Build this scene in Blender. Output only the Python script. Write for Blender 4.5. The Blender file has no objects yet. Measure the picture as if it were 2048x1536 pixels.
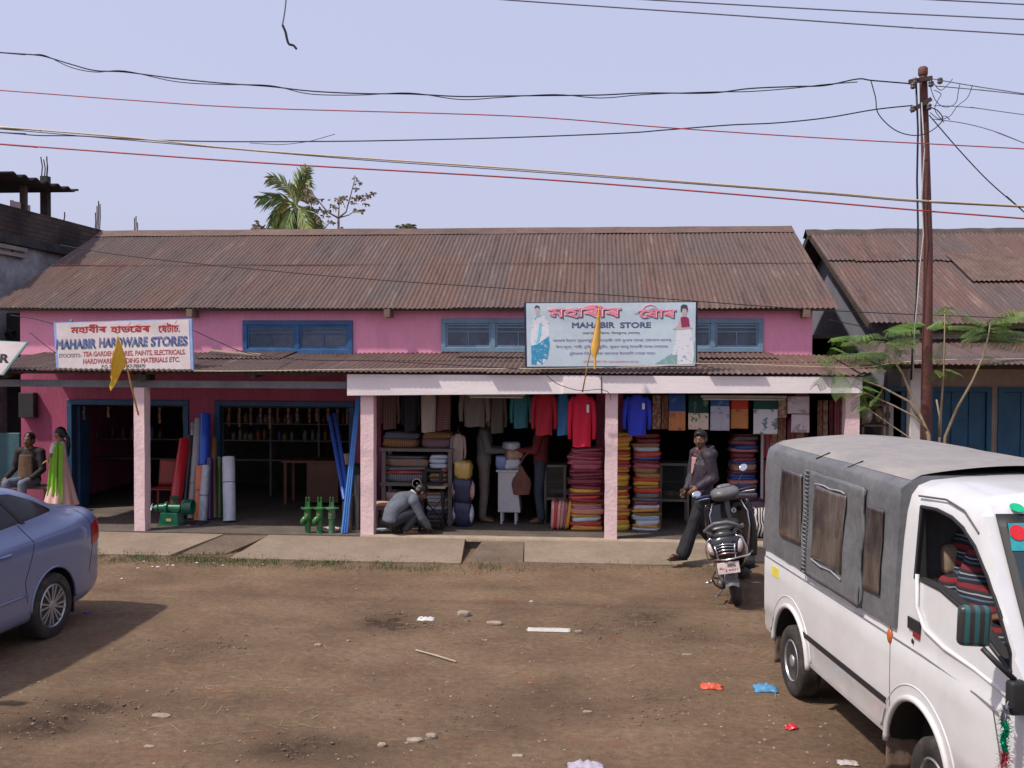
import bpy, bmesh, math, random
from mathutils import Vector, Matrix, Euler, noise
random.seed(7)
R = math.radians
sc = bpy.context.scene
COL = sc.collection
# ------------------------------------------------------------------ camera model
F, CH = 2000.0, 2.6
YAW, PIT, ROL = R(4.8), R(-1.38), R(0.23)
def cam2world(v):
    u, f, w = v
    c, s = math.cos(ROL), math.sin(ROL); u, w = u*c - w*s, u*s + w*c
    c, s = math.cos(PIT), math.sin(PIT); f, w = c*f - s*w, s*f + c*w
    c, s = math.cos(YAW), math.sin(YAW)
    return Vector((u*c - f*s, u*s + f*c, w))
def ray(px, py): return cam2world(((px-1024)/F, 1.0, -(py-768)/F))
def PY(px, py, Y):
    r = ray(px, py); t = Y/r.y; return Vector((r.x*t, Y, CH + r.z*t))
def PZ(px, py, z=0.0):
    r = ray(px, py); t = (z-CH)/r.z; return Vector((r.x*t, r.y*t, z))
cam = bpy.data.cameras.new('camera'); co = bpy.data.objects.new('camera', cam); COL.objects.link(co)
cam.sensor_width = 36; cam.lens = F/2048*36; cam.clip_end = 3000; cam.clip_start = 0.05
X_, F_, U_ = cam2world((1,0,0)), cam2world((0,1,0)), cam2world((0,0,1))
m = Matrix.Identity(4)
for i in range(3): m[i][0] = X_[i]; m[i][1] = U_[i]; m[i][2] = -F_[i]
m.translation = (0,0,CH); co.matrix_world = m
sc.camera = co
# ------------------------------------------------------------------ light
w = bpy.data.worlds.new("World"); sc.world = w; w.use_nodes = True
nt = w.node_tree; bg = nt.nodes['Background']
sky = nt.nodes.new('ShaderNodeTexSky'); sky.sky_type = 'NISHITA'; sky.sun_disc = False
SUN = Vector((-0.497, -0.287, 0.819)).normalized()
sky.sun_elevation = math.asin(SUN.z); sky.sun_rotation = math.atan2(SUN.x, SUN.y)
sky.air_density = 1.3; sky.dust_density = 5.0; sky.ozone_density = 2.0
mx = nt.nodes.new('ShaderNodeMixRGB'); mx.blend_type = 'MIX'; mx.inputs[0].default_value = 0.72
mx.inputs[2].default_value = (5.35, 5.5, 7.6, 1)
nt.links.new(sky.outputs[0], mx.inputs[1]); nt.links.new(mx.outputs[0], bg.inputs[0])
bg.inputs[1].default_value = 0.108
sl = bpy.data.lights.new('sun', 'SUN'); sl.energy = 3.4; sl.angle = R(1.8); sl.color = (1.0, 0.93, 0.84)
so = bpy.data.objects.new('sun', sl); COL.objects.link(so); so.rotation_euler = SUN.to_track_quat('Z','Y').to_euler()
sc.view_settings.view_transform = 'Standard'; sc.view_settings.look = 'None'; sc.view_settings.gamma = 1; sc.view_settings.exposure = 0.22
# ------------------------------------------------------------------ materials
MC = {}
def lin(c):
    return tuple(((x/255)/12.92 if x/255 <= 0.04045 else ((x/255+0.055)/1.055)**2.4) for x in c)
def newmat(name):
    m = bpy.data.materials.new(name); m.use_nodes = True
    return m, m.node_tree, m.node_tree.nodes['Principled BSDF']
def N(nt, t, **k):
    n = nt.nodes.new('ShaderNode'+t)
    for a, b in k.items():
        if a.startswith('i_'):
            key = a[2:].replace('_', ' ')
            n.inputs[int(key) if key.isdigit() else key].default_value = b
        else: setattr(n, a, b)
    return n
def M(name, col, rough=0.8, metal=0.0, var=0.12, scale=3.0, bump=0.0, bscale=40.0, col2=None, thr=None, spec=0.4, coat=0.0, stretch=None, dist=0.002, trans=0, dirt=0.0):
    """colour broken up by two noises, a second colour in blotches, and a bump"""
    if name in MC: return MC[name]
    m, nt, b = newmat(name); L = nt.links.new
    tc = N(nt, 'TexCoord'); mp = N(nt, 'Mapping')
    L(tc.outputs['Object'], mp.inputs[0])
    if stretch: mp.inputs['Scale'].default_value = stretch
    n1 = N(nt, 'TexNoise', i_Scale=scale, i_Detail=6.0, i_Roughness=0.65); L(mp.outputs[0], n1.inputs['Vector'])
    cr = N(nt, 'ValToRGB'); e = cr.color_ramp.elements
    c2 = col2 or tuple(max(0, x*(1-3*var)) for x in col)
    a, z = thr or (0.35, 0.68)
    e[0].position = a; e[0].color = (*c2, 1) if col2 else (*[x*(1-var*1.6) for x in col], 1)
    e[1].position = z; e[1].color = (*col, 1) if col2 else (*[min(1, x*(1+var)) for x in col], 1)
    L(n1.outputs[0], cr.inputs[0])
    n2 = N(nt, 'TexNoise', i_Scale=scale*9, i_Detail=4.0); L(mp.outputs[0], n2.inputs['Vector'])
    mr = N(nt, 'MapRange'); mr.inputs[1].default_value = .25; mr.inputs[2].default_value = .75
    mr.inputs[3].default_value = 1-var; mr.inputs[4].default_value = 1+var; L(n2.outputs[0], mr.inputs[0])
    mu = N(nt, 'VectorMath', operation='SCALE'); L(cr.outputs[0], mu.inputs[0]); L(mr.outputs[0], mu.inputs['Scale'])
    out = mu.outputs[0]
    if dirt:
        n3 = N(nt, 'TexNoise', i_Scale=scale*.7, i_Detail=8.0, i_Roughness=.75); L(tc.outputs['Object'], n3.inputs['Vector'])
        r3 = N(nt, 'MapRange'); r3.inputs[1].default_value = .5; r3.inputs[2].default_value = .75; r3.inputs[4].default_value = dirt
        L(n3.outputs[0], r3.inputs[0])
        md = N(nt, 'MixRGB'); md.inputs[2].default_value = (.16,.11,.075,1); L(r3.outputs[0], md.inputs[0]); L(out, md.inputs[1]); out = md.outputs[0]
    L(out, b.inputs['Base Color'])
    b.inputs['Roughness'].default_value = rough; b.inputs['Metallic'].default_value = metal
    b.inputs['Specular IOR Level'].default_value = spec; b.inputs['Coat Weight'].default_value = coat
    if coat: b.inputs['Coat Roughness'].default_value = .08
    if trans: b.inputs['Transmission Weight'].default_value = trans
    if bump:
        nb = N(nt, 'TexNoise', i_Scale=bscale, i_Detail=5.0); L(mp.outputs[0], nb.inputs['Vector'])
        bp = N(nt, 'Bump', i_Strength=bump, i_Distance=dist*10); L(nb.outputs[0], bp.inputs['Height']); L(bp.outputs[0], b.inputs['Normal'])
    MC[name] = m; return m
def glass(name, col, rough=0.08, alpha=None):
    if name in MC: return MC[name]
    m, nt, b = newmat(name)
    b.inputs['Base Color'].default_value = (*col, 1); b.inputs['Roughness'].default_value = rough
    b.inputs['Specular IOR Level'].default_value = 0.6
    if alpha is not None: b.inputs['Alpha'].default_value = alpha
    MC[name] = m; return m
# ------------------------------------------------------------------ mesh builder
def add_dust(m, top, amt, col=(.27,.20,.14)):
    nt = m.node_tree; L = nt.links.new; b = nt.nodes['Principled BSDF']; src = b.inputs['Base Color'].links[0].from_socket
    tc = N(nt, 'TexCoord'); sp = N(nt, 'SeparateXYZ'); L(tc.outputs['Object'], sp.inputs[0])
    n = N(nt, 'TexNoise', i_Scale=4.0, i_Detail=8.0, i_Roughness=.7); L(tc.outputs['Object'], n.inputs['Vector'])
    r = N(nt, 'MapRange'); r.inputs[1].default_value = top; r.inputs[2].default_value = .15; r.inputs[4].default_value = amt; L(sp.outputs[2], r.inputs[0])
    r2 = N(nt, 'MapRange'); r2.inputs[1].default_value = .3; r2.inputs[2].default_value = .7; r2.inputs[3].default_value = .25; r2.inputs[4].default_value = 1.3; L(n.outputs[0], r2.inputs[0])
    mu = N(nt, 'Math', operation='MULTIPLY', use_clamp=True); L(r.outputs[0], mu.inputs[0]); L(r2.outputs[0], mu.inputs[1])
    mx = N(nt, 'MixRGB'); mx.inputs[2].default_value = (*col, 1); L(mu.outputs[0], mx.inputs[0]); L(src, mx.inputs[1]); L(mx.outputs[0], b.inputs['Base Color'])
    ro = N(nt, 'MapRange'); ro.inputs[3].default_value = b.inputs['Roughness'].default_value; ro.inputs[4].default_value = .9; L(mu.outputs[0], ro.inputs[0]); L(ro.outputs[0], b.inputs['Roughness'])
class MB:
    def __init__(s): s.v = []; s.f = []; s.mi = []; s.cur = 0
    def add(s, vs, fs):
        o = len(s.v); s.v += [tuple(v) for v in vs]; s.f += [tuple(i+o for i in f) for f in fs]; s.mi += [s.cur]*len(fs); return s
    def box(s, x0, x1, y0, y1, z0, z1, M4=None):
        vs = [Vector((x, y, z)) for z in (z0, z1) for y in (y0, y1) for x in (x0, x1)]
        if M4 is not None: vs = [M4 @ v for v in vs]
        return s.add(vs, [(0,2,3,1),(4,5,7,6),(0,1,5,4),(2,6,7,3),(0,4,6,2),(1,3,7,5)])
    def cbox(s, c, d, rot=None):
        M4 = Matrix.Translation(Vector(c)) @ (Euler(rot).to_matrix().to_4x4() if rot else Matrix.Identity(4))
        return s.box(-d[0]/2, d[0]/2, -d[1]/2, d[1]/2, -d[2]/2, d[2]/2, M4)
    def bar(s, a, b, wx, wz, up=(0,0,1)):
        a, b = Vector(a), Vector(b); d = b-a; l = d.length; d.normalize(); u = Vector(up)
        x = d.cross(u)
        if x.length < 1e-4: x = d.cross(Vector((1,0,0)))
        x.normalize(); u = x.cross(d)
        vs = [a + d*t*l + x*i*wx/2 + u*j*wz/2 for t in (0,1) for i, j in ((-1,-1),(1,-1),(1,1),(-1,1))]
        return s.add(vs, [(0,1,2,3),(7,6,5,4),(0,4,5,1),(1,5,6,2),(2,6,7,3),(3,7,4,0)])
    def tube(s, pts, r, n=8, cap=True, flat=1.0):
        pts = [Vector(p) for p in pts]; k = len(pts); rs = r if isinstance(r, (list, tuple)) else [r]*k
        vs = []; prev = None
        for i, p in enumerate(pts):
            d = (pts[min(i+1, k-1)] - pts[max(i-1, 0)])
            if d.length < 1e-9: d = Vector((0,0,1))
            d.normalize()
            if prev is None:
                a = d.cross(Vector((0,0,1)));
                if a.length < 1e-3: a = d.cross(Vector((0,1,0)))
            else: a = prev - d*prev.dot(d)
            a.normalize(); prev = a; b = d.cross(a)
            for j in range(n):
                t = 2*math.pi*j/n; vs.append(p + (a*math.cos(t) + b*math.sin(t)*flat)*rs[i])
        fs = [(i*n+j, i*n+(j+1)%n, (i+1)*n+(j+1)%n, (i+1)*n+j) for i in range(k-1) for j in range(n)]
        if cap: fs += [tuple(range(n-1, -1, -1)), tuple(range((k-1)*n, k*n))]
        return s.add(vs, fs)
    def lathe(s, prof, c=(0,0,0), n=24, axis='z', rot=None):
        vs = []
        for r, z in prof:
            for j in range(n):
                t = 2*math.pi*j/n; p = Vector((r*math.cos(t), r*math.sin(t), z))
                if axis == 'x': p = Vector((p.z, p.x, p.y))
                elif axis == 'y': p = Vector((p.x, p.z, p.y))
                if rot is not None: p = rot @ p
                vs.append(p + Vector(c))
        k = len(prof)
        fs = [(i*n+j, i*n+(j+1)%n, (i+1)*n+(j+1)%n, (i+1)*n+j) for i in range(k-1) for j in range(n)]
        if prof[0][0] > 1e-4: fs.append(tuple(range(n-1,-1,-1)))
        if prof[-1][0] > 1e-4: fs.append(tuple(range((k-1)*n, k*n)))
        return s.add(vs, fs)
    def ball(s, c, r, n=12, rot=None):
        if not isinstance(r, (list, tuple)): r = (r,r,r)
        vs = []; m_ = n//2
        for i in range(m_+1):
            a = math.pi*i/m_
            for j in range(n):
                t = 2*math.pi*j/n; p = Vector((r[0]*math.sin(a)*math.cos(t), r[1]*math.sin(a)*math.sin(t), r[2]*math.cos(a)))
                if rot is not None: p = rot @ p
                vs.append(p + Vector(c))
        return s.add(vs, [(i*n+j, (i+1)*n+j, (i+1)*n+(j+1)%n, i*n+(j+1)%n) for i in range(m_) for j in range(n)])
    def cap(s, a, b, ra, rb, n=12):
        """tapered capsule"""
        a, b = Vector(a), Vector(b); d = b-a; l = d.length
        if l < 1e-6: return s.ball(a, ra, n)
        q = d.to_track_quat('Z','Y').to_matrix(); prof = []
        for i in range(5): t = math.pi/2*i/4; prof.append((max(ra*math.sin(t),1e-5), -ra*math.cos(t)))
        for i in range(5): t = math.pi/2*(1-i/4); prof.append((max(rb*math.sin(t),1e-5), l+rb*math.cos(t)))
        return s.lathe(prof, a, n, 'z', q)
    def prism(s, poly, d, up=None):
        """poly: list of 3D points in a plane, extruded by vector d"""
        p = [Vector(q) for q in poly]; d = Vector(d); k = len(p)
        return s.add(p + [q+d for q in p], [tuple(range(k-1,-1,-1)), tuple(range(k,2*k))] + [(i,(i+1)%k,(i+1)%k+k,i+k) for i in range(k)])
    def grid(s, fn, nu, nv, closeu=False):
        vs = [fn(i/(nu-1 if not closeu else nu), j/(nv-1)) for j in range(nv) for i in range(nu)]
        fs = []
        for j in range(nv-1):
            for i in range(nu if closeu else nu-1):
                fs.append((j*nu+i, j*nu+(i+1)%nu, (j+1)*nu+(i+1)%nu, (j+1)*nu+i))
        return s.add(vs, fs)
    def quad(s, a, b, c, d): return s.add([a,b,c,d], [(0,1,2,3)])
    def build(s, name, mats, parent=None, smooth=False, label=None, ang=None, fix=True, mods=None):
        me = bpy.data.meshes.new(name); me.from_pydata([tuple(v) for v in s.v], [], s.f)
        if not isinstance(mats, (list, tuple)): mats = [mats]
        for m_ in mats: me.materials.append(m_)
        if any(s.mi): me.polygons.foreach_set('material_index', s.mi)
        if fix:
            bm = bmesh.new(); bm.from_mesh(me); bmesh.ops.recalc_face_normals(bm, faces=bm.faces); bm.to_mesh(me); bm.free()
        o = bpy.data.objects.new(name, me); COL.objects.link(o)
        if mods: bake(o, mods)
        me = o.data
        if smooth:
            me.polygons.foreach_set('use_smooth', [True]*len(me.polygons))
            if ang: me.set_sharp_from_angle(angle=R(ang))
        me.update()
        attach(o, parent)
        if label: o['label'] = label
        return o
WM = {}
def attach(o, parent):
    if parent is not None:
        o.parent = parent
        if parent.name in WM: o.matrix_parent_inverse = WM[parent.name].inverted()
def bake(o, mods):
    """run modifiers and keep the result as plain mesh"""
    for fn in mods: fn(o)
    dg = bpy.context.evaluated_depsgraph_get(); dg.update()
    me = bpy.data.meshes.new_from_object(o.evaluated_get(dg))
    for md in list(o.modifiers): o.modifiers.remove(md)
    old = o.data; o.data = me; bpy.data.meshes.remove(old)
def mod(t, **k):
    def f(o):
        md = o.modifiers.new(t, t)
        for a, b in k.items(): setattr(md, a, b)
    return f
def tag(o, label=None, cat=None, group=None, kind=None):
    if label: o['label'] = label
    if cat: o['category'] = cat
    if group: o['group'] = group
    if kind: o['kind'] = kind
    return o
def thing(name, label, cat, loc=(0,0,0), rot=None, group=None, local=False):
    """Empty at the base; local=True means the parts are modelled in its own space"""
    o = bpy.data.objects.new(name, None); COL.objects.link(o); o.location = loc
    if rot is not None: o.rotation_euler = rot
    if not local:
        WM[o.name] = Matrix.LocRotScale(Vector(loc), Euler(rot) if rot is not None else None, None)
    o.empty_display_size = 0.2
    return tag(o, label, cat, group)
def dup(o, parent=None):
    c = o.copy(); COL.objects.link(c)
    if parent is not None: c.parent = parent
    for ch in list(o.children): dup(ch, c)
    return c
def nz(x, y, z=0.0): return noise.noise(Vector((x, y, z)))
ORD = ['','first','second','third','fourth','fifth','sixth','seventh','eighth','ninth','tenth','eleventh','twelfth','thirteenth','fourteenth','fifteenth','sixteenth','seventeenth','eighteenth','nineteenth','twentieth','twenty first','twenty second','twenty third','twenty fourth','twenty fifth','twenty sixth','twenty seventh','twenty eighth']
def text(body, mat_, parent, origin, xdir, ydir, width=None, height=None, size=None, bold=0.0, name='lettering', nofill=False, out=0.004, align='c', label=None):
    """words as real letter shapes lying on a plane; origin = centre of the words"""
    xd, yd = Vector(xdir).normalized(), Vector(ydir).normalized(); nd = xd.cross(yd)
    me = glyphs(body, bold, nofill)
    xs = [v.co.x for v in me.vertices]; ys = [v.co.y for v in me.vertices]
    x0, x1, y0, y1 = min(xs), max(xs), min(ys), max(ys)
    sx = sy = 1
    if width: sx = width/(x1-x0)
    if height: sy = height/(y1-y0)
    if width and not height: sy = sx
    if height and not width: sx = sy
    O = Vector(origin)
    for v in me.vertices:
        v.co = O + xd*(v.co.x-(x0+x1)/2)*sx + yd*(v.co.y-(y0+y1)/2)*sy + nd*(out + v.co.z*0.01)
    me.materials.clear(); me.materials.append(mat_)
    o = bpy.data.objects.new(name, me); COL.objects.link(o); attach(o, parent)
    if label: o['label'] = label
    return o
def glyphs(body, bold, nofill):
    c = bpy.data.curves.new('t', 'FONT'); c.body = body; c.size = 1; c.resolution_u = 4
    if nofill: c.fill_mode = 'NONE'; c.bevel_depth = bold or 0.03; c.bevel_resolution = 0
    else: c.offset = bold
    t = bpy.data.objects.new('t', c); COL.objects.link(t)
    dg = bpy.context.evaluated_depsgraph_get(); dg.update()
    me = bpy.data.meshes.new_from_object(t.evaluated_get(dg))
    bpy.data.objects.remove(t); bpy.data.curves.remove(c)
    return me
# ------------------------------------------------------------------ special materials
def mat_tin(name, base, rust, pale):
    m, nt, b = newmat(name); L = nt.links.new
    tc = N(nt, 'TexCoord'); sp = N(nt, 'SeparateXYZ'); L(tc.outputs['Object'], sp.inputs[0])
    fx = N(nt, 'Math', operation='MULTIPLY'); fx.inputs[1].default_value = 1/0.74; L(sp.outputs[0], fx.inputs[0])
    fl = N(nt, 'Math', operation='FLOOR'); L(fx.outputs[0], fl.inputs[0])
    fy = N(nt, 'Math', operation='MULTIPLY'); fy.inputs[1].default_value = 1/1.95; L(sp.outputs[1], fy.inputs[0])
    fl2 = N(nt, 'Math', operation='FLOOR'); L(fy.outputs[0], fl2.inputs[0])
    cb = N(nt, 'CombineXYZ'); L(fl.outputs[0], cb.inputs[0]); L(fl2.outputs[0], cb.inputs[1])
    wn = N(nt, 'TexWhiteNoise'); L(cb.outputs[0], wn.inputs['Vector'])
    mp = N(nt, 'Mapping'); mp.inputs['Scale'].default_value = (9, .8, 1); L(tc.outputs['Object'], mp.inputs[0])
    n1 = N(nt, 'TexNoise', i_Scale=1.0, i_Detail=8.0, i_Roughness=.7); L(mp.outputs[0], n1.inputs['Vector'])
    n2 = N(nt, 'TexNoise', i_Scale=.55, i_Detail=8.0, i_Roughness=.65); L(tc.outputs['Object'], n2.inputs['Vector'])
    a = N(nt, 'Math', operation='MULTIPLY_ADD'); a.inputs[1].default_value = .35; L(wn.outputs[0], a.inputs[0]); L(n2.outputs[0], a.inputs[2])
    r1 = N(nt, 'MapRange'); r1.inputs[1].default_value = .45; r1.inputs[2].default_value = .95; L(a.outputs[0], r1.inputs[0])
    m1 = N(nt, 'MixRGB'); m1.inputs[1].default_value = (*base, 1); m1.inputs[2].default_value = (*rust, 1); L(r1.outputs[0], m1.inputs[0])
    r2 = N(nt, 'MapRange'); r2.inputs[1].default_value = .56; r2.inputs[2].default_value = .72; r2.inputs[4].default_value = .7; L(n1.outputs[0], r2.inputs[0])
    m2 = N(nt, 'MixRGB'); m2.inputs[2].default_value = (*pale, 1); L(m1.outputs[0], m2.inputs[1]); L(r2.outputs[0], m2.inputs[0])
    r3 = N(nt, 'MapRange'); r3.inputs[1].default_value = .30; r3.inputs[2].default_value = .46; r3.inputs[3].default_value = .55; r3.inputs[4].default_value = 1; L(n1.outputs[0], r3.inputs[0])
    n4 = N(nt, 'TexNoise', i_Scale=25.0, i_Detail=3.0); L(tc.outputs['Object'], n4.inputs['Vector'])
    r4 = N(nt, 'MapRange'); r4.inputs[1].default_value = .3; r4.inputs[2].default_value = .7; r4.inputs[3].default_value = .82; r4.inputs[4].default_value = 1.15; L(n4.outputs[0], r4.inputs[0])
    mu0 = N(nt, 'Math', operation='MULTIPLY'); L(r3.outputs[0], mu0.inputs[0]); L(r4.outputs[0], mu0.inputs[1])
    mu = N(nt, 'VectorMath', operation='SCALE'); L(m2.outputs[0], mu.inputs[0]); L(mu0.outputs[0], mu.inputs['Scale'])
    L(mu.outputs[0], b.inputs['Base Color']); b.inputs['Roughness'].default_value = .8; b.inputs['Specular IOR Level'].default_value = .25
    bp = N(nt, 'Bump', i_Strength=.25, i_Distance=.01); L(n4.outputs[0], bp.inputs['Height']); L(bp.outputs[0], b.inputs['Normal'])
    return m
TIN = mat_tin('rusted tin', (.105,.078,.070), (.135,.076,.060), (.23,.17,.14))
TIN2 = mat_tin('darker rusted tin', (.095,.075,.072), (.14,.072,.056), (.24,.17,.14))
def mat_dirt():
    m, nt, b = newmat('brown dirt'); L = nt.links.new
    tc = N(nt, 'TexCoord')
    mp = N(nt, 'Mapping'); mp.inputs['Scale'].default_value = (1, 1.25, 1); L(tc.outputs['Object'], mp.inputs[0])
    n1 = N(nt, 'TexNoise', i_Scale=.9, i_Detail=9.0, i_Roughness=.62); L(mp.outputs[0], n1.inputs['Vector'])
    cr = N(nt, 'ValToRGB'); e = cr.color_ramp.elements
    e[0].position = .28; e[0].color = (.130,.085,.056,1); e[1].position = .75; e[1].color = (.262,.178,.114,1)
    k = e.new(.5); k.color = (.196,.130,.082,1)
    L(n1.outputs[0], cr.inputs[0])
    n2 = N(nt, 'TexNoise', i_Scale=14.0, i_Detail=6.0, i_Roughness=.7); L(mp.outputs[0], n2.inputs['Vector'])
    r2 = N(nt, 'MapRange'); r2.inputs[1].default_value = .3; r2.inputs[2].default_value = .7; r2.inputs[3].default_value = .72; r2.inputs[4].default_value = 1.25; L(n2.outputs[0], r2.inputs[0])
    mu = N(nt, 'VectorMath', operation='SCALE'); L(cr.outputs[0], mu.inputs[0]); L(r2.outputs[0], mu.inputs['Scale'])
    # reddish earth patches
    n3 = N(nt, 'TexNoise', i_Scale=2.3, i_Detail=5.0); L(tc.outputs['Object'], n3.inputs['Vector'])
    r3 = N(nt, 'MapRange'); r3.inputs[1].default_value = .6; r3.inputs[2].default_value = .75; r3.inputs[4].default_value = .5; L(n3.outputs[0], r3.inputs[0])
    m3 = N(nt, 'MixRGB'); m3.inputs[2].default_value = (.24,.10,.055,1); L(r3.outputs[0], m3.inputs[0]); L(mu.outputs[0], m3.inputs[1])
    # dark damp mud, painted as a mask on the sheet (real wet patches)
    at = N(nt, 'Attribute', attribute_name='mud')
    m4 = N(nt, 'MixRGB'); m4.inputs[2].default_value = (.062,.040,.030,1)
    nn = N(nt, 'Math', operation='MULTIPLY'); L(at.outputs['Fac'], nn.inputs[0])
    r5 = N(nt, 'MapRange'); r5.inputs[1].default_value = .28; r5.inputs[2].default_value = .55; L(n2.outputs[0], r5.inputs[0]); L(r5.outputs[0], nn.inputs[1])
    L(nn.outputs[0], m4.inputs[0]); L(m3.outputs[0], m4.inputs[1])
    # pale specks
    vo = N(nt, 'TexVoronoi', i_Scale=17.0); L(tc.outputs['Object'], vo.inputs['Vector'])
    sz = N(nt, 'Math', operation='MULTIPLY'); sz.inputs[1].default_value = .16; L(vo.outputs['Color'], sz.inputs[0])
    le = N(nt, 'Math', operation='LESS_THAN'); L(vo.outputs['Distance'], le.inputs[0]); L(sz.outputs[0], le.inputs[1])
    n6 = N(nt, 'TexNoise', i_Scale=.8, i_Detail=3.0); L(tc.outputs['Object'], n6.inputs['Vector'])
    r6 = N(nt, 'MapRange'); r6.inputs[1].default_value = .5; r6.inputs[2].default_value = .62; r6.inputs[4].default_value = .35; L(n6.outputs[0], r6.inputs[0])
    l2 = N(nt, 'Math', operation='MULTIPLY'); L(le.outputs[0], l2.inputs[0]); L(r6.outputs[0], l2.inputs[1])
    m5 = N(nt, 'MixRGB'); m5.inputs[2].default_value = (.42,.34,.27,1); L(l2.outputs[0], m5.inputs[0]); L(m4.outputs[0], m5.inputs[1])
    L(m5.outputs[0], b.inputs['Base Color']); b.inputs['Roughness'].default_value = .95; b.inputs['Specular IOR Level'].default_value = .15
    nb = N(nt, 'TexNoise', i_Scale=22.0, i_Detail=10.0, i_Roughness=.75); L(mp.outputs[0], nb.inputs['Vector'])
    bp = N(nt, 'Bump', i_Strength=.9, i_Distance=.035); L(nb.outputs[0], bp.inputs['Height']); L(bp.outputs[0], b.inputs['Normal'])
    return m
PINKU = M('lit pink limewash', (.83,.33,.465), .9, var=.05, scale=1.6, bump=.2, bscale=30, dirt=.15, stretch=(2.5,2.5,.6))  # wall pink lightened, brighter light of the upper wall put into the colour
PINK = M('shaded pink limewash', (.38,.08,.15), .9, var=.11, scale=1.6, bump=.25, bscale=30, dirt=.3, stretch=(2.2,2.2,.5))  # same wall pink darkened, porch shade put into the colour
POSTM = M('pale pink plaster', (.80,.58,.575), .85, var=.04, scale=3.5, bump=.35, bscale=22, dirt=.12)
FASC = M('whitewashed board', (.88,.80,.79), .8, var=.03, scale=2, bump=.12, bscale=12, stretch=(.8,3,3), dirt=.10)
BLUE = M('blue gloss paint', (.035,.115,.26), .45, var=.15, scale=4)
BLUE2 = M('blue door paint', (.03,.13,.24), .5, var=.12, scale=3, bump=.1)
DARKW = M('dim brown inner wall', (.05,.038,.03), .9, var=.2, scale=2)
WOOD = M('weathered timber', (.20,.14,.10), .8, var=.2, scale=6, stretch=(1,8,8))
DWOOD = M('dark timber', (.07,.05,.04), .8, var=.2, scale=6)
CONC = M('dusty concrete', (.25,.19,.14), .92, var=.1, scale=1.6, bump=.4, bscale=30, dirt=.6)
CONC2 = M('soiled concrete', (.155,.112,.082), .95, var=.16, scale=2, bump=.5, bscale=25, dirt=.5)
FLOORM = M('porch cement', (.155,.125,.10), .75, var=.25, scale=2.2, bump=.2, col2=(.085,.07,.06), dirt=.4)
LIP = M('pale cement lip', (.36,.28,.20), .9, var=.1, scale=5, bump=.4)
STEEL = M('grey painted steel', (.17,.17,.18), .6, .2, var=.15, scale=3)
CREAM = M('cream plaster', (.44,.36,.31), .9, var=.1, scale=2, bump=.2, dirt=.3)
BARE = M('bare grey cement', (.40,.39,.40), .95, var=.25, scale=.8, bump=.4, bscale=15, dirt=.35)
BLACKM = M('black', (.012,.012,.013), .6, var=.1)
# ------------------------------------------------------------------ ground
DIRT = mat_dirt()
MUD = [(770,1238,110,28,1),(1290,1235,110,26,.8),(600,1490,140,40,1),(200,1410,120,40,.9),(1200,1260,60,16,.6),(1400,1270,90,16,.5),(420,1290,120,20,.5),(60,1450,130,50,.7),(1000,1420,160,40,.35),(1330,1420,120,30,.3),(880,1250,60,10,.5)]
def mudat(x, y):
    t = 0
    for cx, cy, rx, ry, s_ in MUDW:
        d = ((x-cx)/rx)**2 + ((y-cy)/ry)**2
        if d < 4: t += s_*math.exp(-d*1.3)
    return min(1, t*(.75+.9*nz(x*1.7, y*3.1, 3)))
MUDW = []
for px, py, rx, ry, s_ in MUD:
    c = PZ(px, py); MUDW.append((c.x, c.y, (PZ(px+rx, py)-c).length, abs(PZ(px, py-ry).y-c.y), s_))
def axis(a, b, fine, far):
    xs = [a+i*fine for i in range(int((b-a)/fine)+1)]; s_ = fine; x = xs[0]; lo = []
    while x > -far: s_ *= 1.35; x -= s_; lo.append(x)
    s_ = fine; x = xs[-1]; hi = []
    while x < far: s_ *= 1.35; x += s_; hi.append(x)
    return lo[::-1] + xs + hi
gx, gy = axis(-7.5, 5.5, .05, 900), axis(4.2, 13.2, .045, 900)
def gz(x, y):
    if y > 12.7 or y < 3.6 or abs(x) > 9: return 0
    k = min(1, (12.7-y)/.6)
    h = .022*nz(x*.7, y*.7) + .012*nz(x*2.3, y*2.3, 5)
    md = mudat(x, y)
    h += md*(.055*nz(x*6, y*6, 9) + .04*nz(x*14, y*14, 2) - .01) + .004*nz(x*14, y*14, 7)
    return h*k
vs = []; mud = []
for y in gy:
    for x in gx:
        md = mudat(x, y) if (3.6 < y < 12.9 and abs(x) < 9) else 0
        vs.append((x, y, gz(x, y))); mud.append(md)
nx = len(gx)
g = MB(); g.add(vs, [(j*nx+i, j*nx+i+1, (j+1)*nx+i+1, (j+1)*nx+i) for j in range(len(gy)-1) for i in range(nx-1)])
o = g.build('ground', DIRT, smooth=True, fix=False); tag(o, kind='structure')
at = o.data.attributes.new('mud', 'FLOAT', 'POINT'); at.data.foreach_set('value', mud)
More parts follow.
